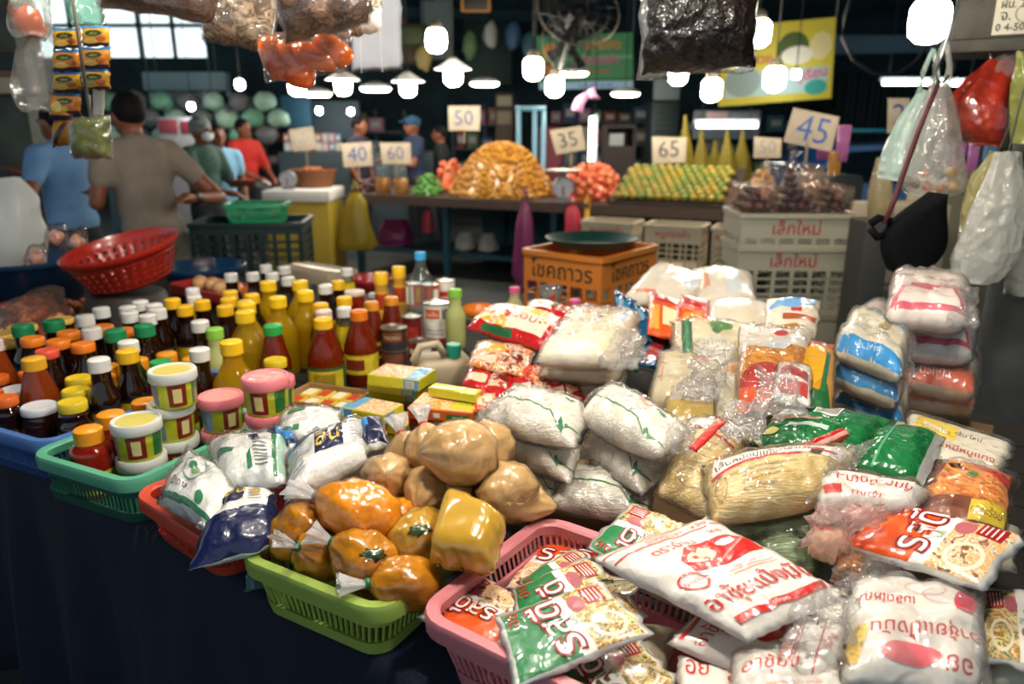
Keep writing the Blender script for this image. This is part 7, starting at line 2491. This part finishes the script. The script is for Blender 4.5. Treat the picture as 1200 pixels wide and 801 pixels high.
# pale blue pipe frame
o = thing('pipe_frame', 'pale blue steel pipe frame standing behind the golden fruit', 'frame', V((0, 0, 0)))
pb = M('pale_blue_pipe', '7fb0c4', rough=.4)
for x in (608, 627, 637):
    p = Pt(x, 128, Y=9.5)
    MB().tube([p, V((p.x, p.y, .0))], .03, 8).build('upright', pb, o, 180)
MB().tube([Pt(604, 127, Y=9.5), Pt(640, 127, Y=9.5)], .03, 8).build('top_bar', pb, o, 180)
mb = MB().tube([Pt(985, 153, Y=11), Pt(1060, 153, Y=11)], .03, 8)
for x in (986, 1059):
    p = Pt(x, 153, Y=11)
    mb.tube([p, V((p.x, p.y, 0))], .025, 8)
tag(mb.build('blue_pipe', M('cyan_pipe', '2f8aa0', rough=.4), None, 180), 'cyan steel pipe running before the dark shutter', 'pipe')
# hanging cable loop
mb = MB().tube([Pt(x, y, Y=5.5) for x, y in ((1002, -20), (990, 20), (987, 45), (1000, 70), (1025, 87), (1055, 85), (1075, 70), (1085, 55), (1092, 38))], .012, 6)
tag(mb.build('power_cable', M('black_rubber'), None, 180), 'black power cable looping down to the large bulb', 'cable')
# blue car in the yard
o = thing('parked_car', 'blue car glimpsed behind the dark fruit and the carrier bags', 'car', V((Pt(1035, 200, Y=9).x, 9.4, 0)))
cb = M('car_blue', '1f5a9a', rough=.25, coat=.8)
mb = MB()
prof = [(-2.0, .35), (-2.05, .7), (-1.2, .88), (-.55, 1.32), (.7, 1.36), (1.4, .95), (2.0, .88), (2.05, .4)]
for s in (-.8, .8):
    mb.v += [(x, s * (.86 if z > 1 else 1), z) for x, z in prof]
k = len(prof)
mb.f += [tuple(range(k))[::-1], tuple(range(k, 2 * k))] + [(i, (i + 1) % k, k + (i + 1) % k, k + i) for i in range(k)]
mb.m += [0] * (k + 2)
mb.build('body', cb, o, 30)
gd = M('car_glass', '0f1c26', rough=.1, coat=.5)
for pts in ([(-1.05, .92), (-.55, 1.26), (-.02, 1.29), (-.02, .92)], [(.05, .92), (.05, 1.29), (.65, 1.29), (1.15, .95)]):
    MB().add([(x, -.83 if z < 1 else -.71, z) for x, z in pts] + [(x, -.80 if z < 1 else -.68, z) for x, z in pts], [(0, 1, 2, 3)[::-1], (4, 5, 6, 7), (0, 1, 5, 4), (1, 2, 6, 5), (2, 3, 7, 6), (3, 0, 4, 7)]).build('side_window', gd, o, None)
for x in (-1.25, 1.3):
    for s in (-.78, .78):
        MB().lathe([(0, -.1), (.30, -.1), (.33, -.06), (.33, .06), (.30, .1), (0, .1)], 24, rot=Matrix.Rotation(math.radians(90), 3, 'X'), c=(x, s, .33)).build('wheel', M('tyre', '141414', rough=.7), o)
# pink and orange odds beside the dark fruit
for i, (px, py, c, lab) in enumerate(((966, 165, 'd06ab0', 'magenta plastic spoon bundle standing by the price card'), (988, 168, 'd880c0', 'pink plastic straw bundle standing by the price card'), (977, 198, 'd89a1e', 'orange flower bundle under the pink straws'),
                                      (1124, 180, 'd86ac0', 'pink bottle standing beyond the red chilli bag'), (1142, 182, 'e08ad0', 'pale pink bottle standing beyond the red chilli bag'), (1160, 184, '5a9ac0', 'blue bottle standing beyond the red chilli bag'))):
    p = Pt(px, py, Y=5.2)
    o = thing('plastic_bundle', lab, 'bundle', p)
    mm = M('bundle_' + c, c, rough=.35, coat=.3)
    for q in range(4):
        MB().tube([(-.03 + .02 * q, 0, -.12), (-.036 + .024 * q, 0, .12)], .010, 8).build('stick', mm, o, 180)
stand('counter', 'low dark counter standing behind the dark fruit', 'counter', 955, 206, 1015, 5.05, .6, '2a3234')
stand('counter', 'low cream counter beyond the red chilli bag', 'counter', 1110, 205, 1200, 5.1, .5, '8a8268')
# stalls and goods in the left distance
for i in range(21):
    cx_, rw = i % 7, i // 7
    p = Pt(122, 172, Y=11.7) + V((.02 + .40 * cx_ + .2 * (rw % 2), .25 + .04 * rw, .165 + .255 * rw))
    o = thing('produce_bag', ['pale green', 'white', 'mid green'][(i * 5 // 3) % 3] + ' bag of cabbages piled in the left distance', 'bag', p, R.uniform(0, 6), ['pale green', 'white', 'mid green'][(i * 5 // 3) % 3] + ' produce bags')
    MB().ball((0, 0, 0), (.175, .165, .142), 14, 8, 0, None, .2, i).build('bag', M(['pg1', 'pg2', 'pg3'][(i * 5 // 3) % 3], ['b9dcc0', 'eef6f0', '8fcca8'][(i * 5 // 3) % 3], rough=.5, bump=(9, .5)), o, 180)
    MB().tube([(0, -.10, .10), (.02, -.16, .12)], [.03, .05], 8).build('knot', M('pg2'), o, 180)
stand('market_stall', 'grey stall counter carrying the pale green bags', 'counter', 118, 172, 235, 11.3, 1.4, '5a7078', [(.1, 176, .5, 186, 'b5706a')])
stand('signboard', 'white and red signboard on the far stall', 'sign', 182, 137, 232, 11.2, .08, 'c9c4c4', [(.05, 140, .5, 156, 'b5505a'), (.58, 142, .95, 156, 'a83a4a')])
sheet_ropes(boxy('parasol_sheet', 'pale blue tarpaulin sheet in the far left hall', 'tarpaulin', 168, 84, 262, 106, 13, .3, '8aa8b0'))
sheet_ropes(boxy('parasol_sheet', 'grey blue tarpaulin sheet behind the hairnet worker', 'tarpaulin', 176, 108, 240, 128, 12.5, .3, 'a8bcc0'))
boxy('wall_panel', 'grey wall panel between the sausages and the white sheet', 'panel', 365, 118, 420, 165, 13, .2, '5a6a70')
boxy('wall_panel', 'blue grey wall panel above the rambutan', 'panel', 330, 112, 362, 150, 12.5, .2, '3a6a80')
boxy('wall_panel', 'brown hung display panel beside the bulb cluster', 'panel', 470, 28, 500, 75, 12, .2, '4a4a2a', [(.1, .5, .9, .9, '5a6a3a'), (.2, .1, .7, .4, '6a4a2a')])
boxy('wall_panel', 'pale grey screen hung behind a bare bulb', 'panel', 495, 0, 528, 70, 12.4, .1, '6a7a7a')
boxy('picture_frame', 'orange framed picture at the top of the hall', 'picture', 540, -10, 575, 14, 9, .05, 'a8752a', [(.1, .1, .9, .95, '241c14')])
stand('shelf_unit', 'brown shelves of goods at the far side of the hall', 'shelf', 580, 108, 602, 12.5, .4, '4a3a2c', [(.1, 112, .9, 124, 'a8a080'), (.1, 130, .9, 146, '8a8060')])
boxy('wall_panel', 'dark green wall panel beyond the shaded bulbs', 'panel', 545, 20, 600, 100, 14, .2, '1f3a34')
for i in range(18):
    p = Pt(338 + 7.5 * (i % 9), 178, Y=10.6)
    p.z = Pt(325, 178, Y=10.3).z + .001 + .123 * (i // 9)
    cn = ['pale grey', 'pink', 'slate blue', 'cream', 'brick red'][i % 5]
    o = thing('goods_box', cn + ' box stacked on the far counter behind the rambutan', 'box', p, R.uniform(-.06, .06), cn + ' boxes on the far counter')
    MB().rbox((0, 0, .06), (.082, .12, .12), .01).build('carton', M('gb%d' % (i % 5), ['b8c4c8', 'd9a0b0', '6a8aa8', 'c9c0a8', 'a85a4a'][i % 5], rough=.5), o)
    MB().box((0, -.061, .06), (.05, .003, .06)).build('label', mp('dcd8d0'), o, None)
stand('counter', 'far counter behind the rambutan and plums', 'counter', 325, 178, 520, 10.3, .9, '3a4a52')
# far row of shelves with goods along the back wall
cols_ = ['8a9aa0', 'b56a5a', 'c9b06a', '4a7a8a', 'd0cfc4', '6a8a5a', '9a4a3a', '3a5a7a', 'c08aa0', '7a6a50']
cn_ = dict(zip(cols_, ['grey', 'brick red', 'straw yellow', 'teal', 'off-white', 'green', 'rust', 'navy', 'pink', 'brown']))
for xa, xb, yt, Y in ((528, 606, 120, 14.2), (640, 760, 118, 14.6), (800, 985, 128, 14.4), (240, 330, 112, 14.4), (400, 470, 128, 14)):
    a, b = Pt(xa, yt, Y=Y), Pt(xb, yt, Y=Y)
    o = thing('shelf_rack', 'steel rack of market goods at the back wall, %s' % {528: 'behind the golden fruit', 640: 'behind the green banner', 800: 'behind the notice board', 240: 'behind the red jacket', 400: 'behind the curly haired person'}[xa], 'rack', ((a.x + b.x) / 2, Y + .2, 0))
    L = b.x - a.x
    for z in [a.z - .42 * k for k in range(4)]:
        MB().box((0, 0, z - .4), (L, .4, .03)).build('shelf', M('rack_steel', '3a4a50', rough=.5), o, None)
    for x in (-L / 2, 0, L / 2):
        MB().box((x, .18, a.z / 2), (.04, .04, a.z)).build('upright', M('rack_steel'), o, None)
    for lv in range(3):
        x = a.x + .1
        while x < b.x - .15:
            w2 = R.uniform(.14, .34)
            h2 = R.uniform(.14, .34)
            if R.random() < .85:
                c = R.choice(cols_)
                q = thing('goods_box', cn_[c] + ' box of goods on a steel rack at the back wall', 'box', (x + w2 / 2, Y + .15, a.z - .4 - .42 * lv + .016), R.uniform(-.1, .1), cn_[c] + ' boxes on the back racks')
                MB().rbox((0, 0, h2 / 2), (w2, .2, h2), .01).build('carton', M('gd_' + c, c, rough=.5), q)
                MB().box((0, -.101, h2 / 2), (w2 * .6, .004, h2 * .4)).build('label', mp('cfcabf'), q, None)
            x += w2 + .04
# strings of small hanging goods under the roof
for i in range(22):
    px, py, Y = 445 + 25.5 * i + R.uniform(-4, 4), R.uniform(10, 75), R.uniform(11.5, 13.8)
    if 625 < px < 750 or 840 < px < 985:
        continue
    p = Pt(px, py, Y=Y)
    c = R.choice(cols_)
    o = thing('hanging_pouch', cn_[c] + ' pouch hanging on a cord under the far roof', 'pouch', p, 0, cn_[c] + ' pouches under the far roof')
    MB().ball((0, 0, 0), (.12, .07, .2), 12, 8, 0, None, .3, i).build('pouch', M('gd_' + c, c, rough=.5), o, 180)
    MB().tube([(0, 0, .18), (0, 0, 4.69 - p.z)], .008, 5).build('cord', M('black_rubber'), o, 180)
# meter box on the left post
boxy('meter_box', 'brown meter box with a small screen on the left post', 'box', -8, 58, 28, 112, 5.0, .1, '6a5238', [(.05, .55, .75, .95, '1a2a2a'), (.1, .05, .75, .4, 'a89a80')])
boxy('mirror_panel', 'pale blue framed panel at the far left', 'panel', -4, 118, 18, 180, 6.5, .05, '7fa0b0', [(.05, .05, .85, .95, '1a2a38')])

# ================================================================ PEOPLE
SKIN = M('skin', '8a5236', rough=.5, var=('7a4630', 12))


def remesh(prims, voxel, mat, name, parent, smooth=4):
    mb = MB()
    for q in prims:
        if q[0] == 'cap':
            _, p0, p1, r0, r1 = q
            p0, p1 = V(p0), V(p1)
            d = (p1 - p0)
            L = d.length or 1e-4
            u = d / L
            path, rad = [], []
            for t in (-1, -.85, -.5, 0):
                path.append(p0 + u * r0 * t); rad.append(max(.001, r0 * math.sqrt(max(0, 1 - t * t))))
            for t in (0, .5, .85, 1):
                path.append(p1 + u * r1 * t); rad.append(max(.001, r1 * math.sqrt(max(0, 1 - t * t))))
            mb.tube(path, rad, 12)
        else:
            _, c, r, rot = q
            mb.ball(c, r, 18, 12, 0, rot)
    me = mb.mesh('tmp', mat, None)
    o = bpy.data.objects.new('tmp', me)
    col.objects.link(o)
    m = o.modifiers.new('r', 'REMESH')
    m.mode = 'VOXEL'
    m.voxel_size = voxel
    m2 = o.modifiers.new('s', 'SMOOTH')
    m2.iterations = smooth
    m2.factor = .5
    dg = bpy.context.evaluated_depsgraph_get()
    me2 = bpy.data.meshes.new_from_object(o.evaluated_get(dg))
    bpy.data.objects.remove(o)
    me2.materials.clear()
    me2.materials.append(mat)
    me2.polygons.foreach_set('use_smooth', [True] * len(me2.polygons))
    me2.name = name
    return ob(name, me2, parent)


def person(label, px, Y, h, rz, shirt, pants, hair, larm, rarm, voxel=.012, head_tilt=0, extras=None, hairlen=0, group=None, lean=0, sleeve=.6, z0=0):
    """arms: (elbow, hand) in body coordinates; the figure faces -y, its left side is +x"""
    c = Pt(px, 300, Y=Y)
    o = thing('person', label, 'person', (c.x, Y, z0), rz, group)
    s = h / 1.70

    def q(x, y, z):
        # lean forward from the hips
        if z > .95:
            k = (z - .95)
            y = y - math.sin(lean) * k
            z = .95 + math.cos(lean) * k
        return V((x * s, y * s, z * s))
    HD = q(0, -.02, 1.585)
    hr = .098 * s
    body = [('ell', HD, (.078 * s, .095 * s, .112 * s), None), ('ell', HD + V((0, -.03 * s, -.05 * s)), (.06 * s, .065 * s, .07 * s), None), ('cap', q(0, .01, 1.40), q(0, -.005, 1.52), .052 * s, .05 * s),
            ('ell', q(0, 0, 1.28), (.165 * s, .105 * s, .20 * s), None), ('ell', q(0, 0, 1.08), (.145 * s, .10 * s, .18 * s), None), ('ell', q(0, .01, .93), (.165 * s, .115 * s, .13 * s), None),
            ('ell', HD + V((0, -.105 * s, -.012 * s)), (.014 * s, .02 * s, .022 * s), None), ('ell', HD + V((.08 * s, .005, -.01)), (.012, .022, .032), None), ('ell', HD + V((-.08 * s, .005, -.01)), (.012, .022, .032), None)]
    for sx in (-1, 1):
        body += [('cap', q(.09 * sx, 0, .90), q(.10 * sx, -.01, .50), .088 * s, .058 * s), ('cap', q(.10 * sx, -.01, .50), q(.10 * sx, .02, .09), .056 * s, .036 * s), ('cap', q(.10 * sx, .03, .035), q(.11 * sx, -.14, .03), .036 * s, .028 * s)]
    sh_pr = [('ell', q(0, 0, 1.29), (.185 * s, .122 * s, .20 * s), None), ('ell', q(0, 0, 1.10), (.168 * s, .122 * s, .20 * s), None), ('ell', q(0, .01, .97), (.175 * s, .125 * s, .13 * s), None), ('cap', q(-.15, 0, 1.395), q(.15, 0, 1.395), .068 * s, .068 * s)]
    for sx, (el, hd) in ((1, larm), (-1, rarm)):
        S_, E_, H_ = q(.18 * sx, 0, 1.385), q(*el), q(*hd)
        body += [('cap', S_, E_, .052 * s, .041 * s), ('cap', E_, H_, .041 * s, .028 * s)]
        d = (H_ - E_).normalized()
        side = d.cross(V((0, 0, 1)))
        side = side.normalized() if side.length > .1 else V((1, 0, 0))
        body.append(('cap', H_, H_ + d * .06 * s, .030 * s, .034 * s))
        for k, (o2, L) in enumerate(((-.026, .058), (-.009, .072), (.009, .067), (.026, .05))):
            b0 = H_ + d * .085 * s + side * o2 * s
            mid = b0 + d * L * .55 * s + V((0, 0, -.008))
            body += [('cap', H_ + d * .05 * s + side * o2 * .8 * s, mid, .0105 * s, .010 * s), ('cap', mid, mid + d * L * .4 * s + V((0, 0, -.018)), .010 * s, .008 * s)]
        tb_ = H_ + d * .02 * s - side * .026 * s * sx
        body.append(('cap', tb_, tb_ + d * .05 * s - side * .035 * s * sx, .012 * s, .009 * s))
        sh_pr.append(('cap', S_, S_.lerp(E_, sleeve), .073 * s, .064 * s))
    bd = remesh(body, voxel, SKIN, 'body', o)
    remesh(sh_pr, voxel * 1.3, shirt, 'shirt', o, 6)
    pn = [('ell', q(0, .01, .91), (.17 * s, .122 * s, .12 * s), None)]
    for sx in (-1, 1):
        pn += [('cap', q(.09 * sx, 0, .88), q(.10 * sx, -.01, .50), .098 * s, .072 * s), ('cap', q(.10 * sx, -.01, .50), q(.10 * sx, .015, .10), .07 * s, .055 * s)]
    remesh(pn, voxel * 1.3, pants, 'trousers', o, 6)
    if hair is not None:
        hp_ = [('ell', HD + V((0, .018 * s, .028 * s)), (.088 * s, .10 * s, .10 * s), None)]
        if hairlen:
            hp_.append(('cap', HD + V((0, .07 * s, 0)), HD + V((0, .07 * s, -hairlen)), .06 * s, .05 * s))
        remesh(hp_, voxel, hair, 'hair', o)
    for sx in (-1, 1):
        MB().ball(HD + V((.032 * s * sx, -.088 * s, .005)), .011 * s, 10, 6).build('eye', M('eye_dark', '17120f', rough=.2), o, 180)
    MB().ball(HD + V((0, -.09 * s, -.062 * s)), (.022 * s, .012 * s, .006 * s), 12, 6).build('mouth', M('lip', '7a3a30', rough=.4), o, 180)
    return o, q, HD, s


def cloth(key, c, c2=None):
    return M('cloth_' + key, c, rough=.85, var=(c2 or c, 5), bump=(60, .2))


bk_hair = M('black_hair', '0c0a09', rough=.75, spec=.2, bump=(60, .5, (1, 1, .2)))
trs = cloth('dark_trousers', '1c2026')
ARM_D = lambda sx: ((.24 * sx, .03, 1.13), (.22 * sx, -.10, .88))
person('person in a light blue t-shirt reaching forward with raised forearms', 92, 4.7, 1.66, math.radians(-105), cloth('light_blue', '6f9ccc', '5f8abc'), trs, bk_hair, ((.35, .06, 1.13), (.28, -.42, 1.24)), ((-.25, -.08, 1.12), (-.10, -.42, 1.26)), .011, sleeve=.5)
o, q, HD, s = person('person in a grey brown t-shirt seen from behind, one hand behind the back', 184, 4.2, 1.70, math.radians(-128), cloth('taupe', '8a7f72', '7a7064'), cloth('camo', '6a675a', '4a4a40'), bk_hair, ((.25, -.05, 1.12), (.14, -.32, 1.15)), ((-.36, .14, 1.12), (-.12, .27, 1.14)), .010, lean=.16, sleeve=.5)
e, hh = q(-.36, .14, 1.12), q(-.12, .27, 1.14)
rt = (hh - e).to_track_quat('Z', 'Y').to_matrix()
MB().lathe([(.036, -.022), (.040, -.02), (.040, .02), (.036, .022)], 20, rot=rt, c=e.lerp(hh, .88)).build('wristwatch', M('watch_black', '0e0f10', rough=.4), o)
o, q, HD, s = person('worker in a white hairnet, face mask and green patterned top', 250, 6.6, 1.60, math.radians(70), food('green_pattern', ['0f3a34', '2a5a50', '16302c', '6a8a7a'], 30, 0, .8), trs, None, ((.24, -.10, 1.10), (.16, -.46, 1.12)), ((-.24, -.10, 1.10), (-.16, -.40, 1.05)), .013, sleeve=.8)
remesh([('ell', HD + V((0, .012, .03)), (.092 * s, .108 * s, .105 * s), None)], .012, M('hairnet', '8f9a98', rough=.7, var=('5a6260', 40)), 'hairnet', o)
remesh([('ell', HD + V((0, -.065 * s, -.045 * s)), (.066 * s, .052 * s, .052 * s), None)], .01, M('mask_white', 'cfd6d8', rough=.8), 'face_mask', o)
remesh([('ell', q(.16, -.52, 1.11), (.05, .08, .035), None)], .01, M('glove_white', 'd0d4d0', rough=.6), 'glove', o)
o, q, HD, s = person('person in a pale blue apron beside the hairnet worker', 268, 7.2, 1.55, math.radians(40), cloth('apron_blue', '7ab0d0'), trs, bk_hair, ARM_D(1), ARM_D(-1), .016)
person('person in a red jacket behind the rambutan basket', 298, 9.0, 1.62, math.radians(60), cloth('red_jacket', 'b5241c'), trs, bk_hair, ((.25, -.08, 1.12), (.1, -.35, 1.0)), ((-.25, -.08, 1.12), (-.1, -.35, 1.0)), .016, sleeve=1)
person('person in a green t-shirt with short black hair in the distance', 176, 8.4, 1.58, math.radians(200), cloth('bright_green', '2f8a3a'), trs, bk_hair, ARM_D(1), ARM_D(-1), .016)
person('person with curly black hair seen in profile behind the fruit jars', 428, 9.6, 1.66, math.radians(75), cloth('dark_purple', '2a2438'), trs, bk_hair, ARM_D(1), ARM_D(-1), .016)
o, q, HD, s = person('person in a dark shirt and blue cap bending behind the price cards', 490, 9.8, 1.66, math.radians(-60), cloth('dark_blue_shirt', '1f2f4a'), trs, None, ((.25, -.12, 1.10), (.12, -.40, 1.15)), ((-.25, -.12, 1.10), (-.12, -.40, 1.15)), .016)
remesh([('ell', HD + V((0, .01, .045)), (.095, .108, .085), None), ('ell', HD + V((0, -.12, .05)), (.07, .07, .012), None)], .013, cloth('cap_blue', '1f4a6a'), 'cap', o)
person('person in a dark blue shirt at the far left beyond the post', 4, 6.0, 1.56, math.radians(20), cloth('navy_shirt', '1c2f6a'), trs, bk_hair, ARM_D(1), ARM_D(-1), .016)
person('person in dark clothes stooping beside the curly haired one', 520, 9.98, 1.55, math.radians(-90), cloth('black_shirt', '15181c'), trs, bk_hair, ARM_D(1), ARM_D(-1), .018)


# ================================================================ BAGS PRESS INTO ONE ANOTHER
# where a bag lies on or leans against another, the lower one yields: its skin is dented to follow the upper one
from mathutils.bvhtree import BVHTree


def parts_of(o):
    out = []
    for c in o.children:
        if c.type == 'MESH':
            out.append((c, o.location + c.location))
        for g in c.children:
            if g.type == 'MESH':
                out.append((g, o.location + c.location + g.location))
    return out


def outer(o):
    ch = [c for c in o.children if c.type == 'MESH']
    w_ = [c for c in ch if c.name.split('.')[0] in ('plastic_wrap', 'clear_bag')]
    c = w_[0] if w_ else ch[0]
    off = o.location + c.location
    vs = [v.co + off for v in c.data.vertices]
    lo = V([min(v[i] for v in vs) for i in range(3)])
    hi = V([max(v[i] for v in vs) for i in range(3)])
    return vs, [tuple(p.vertices) for p in c.data.polygons], lo, hi


pk = [o for o in PACKS if o.location.y < 3.0 and o.location.z < 1.35]
pk.sort(key=lambda o: -o.location.z)
info = {}
for n_, o in enumerate(pk):
    # o is lower than everything already in info
    prt = parts_of(o)
    vs, fs, lo, hi = outer(o)
    for b, (bv, blo, bhi) in list(info.items()):
        if any(lo[i] > bhi[i] or hi[i] < blo[i] for i in range(3)):
            continue
        for ob_, off in prt:
            vv = ob_.data.vertices
            ch_ = False
            for v in vv:
                w_ = v.co + off
                if any(w_[i] < blo[i] or w_[i] > bhi[i] for i in range(3)):
                    continue
                loc, nrm_, _i, dist = bv.find_nearest(w_, .06)
                if loc is None or (w_ - loc).dot(nrm_) >= 0:
                    continue
                tgt = loc + nrm_ * .0012
                if nrm_.z > .25:                     # would come out on top: yield downwards instead
                    hit, hn, _j, hd = bv.ray_cast(w_, V((0, 0, -1)), .06)
                    if hit is None:
                        continue
                    tgt = hit - V((0, 0, .0012))
                v.co = tgt - off
                ch_ = True
            if ch_:
                ob_.data.update()
    vs, fs, lo, hi = outer(o)
    info[o.name] = (BVHTree.FromPolygons(vs, fs), lo, hi)
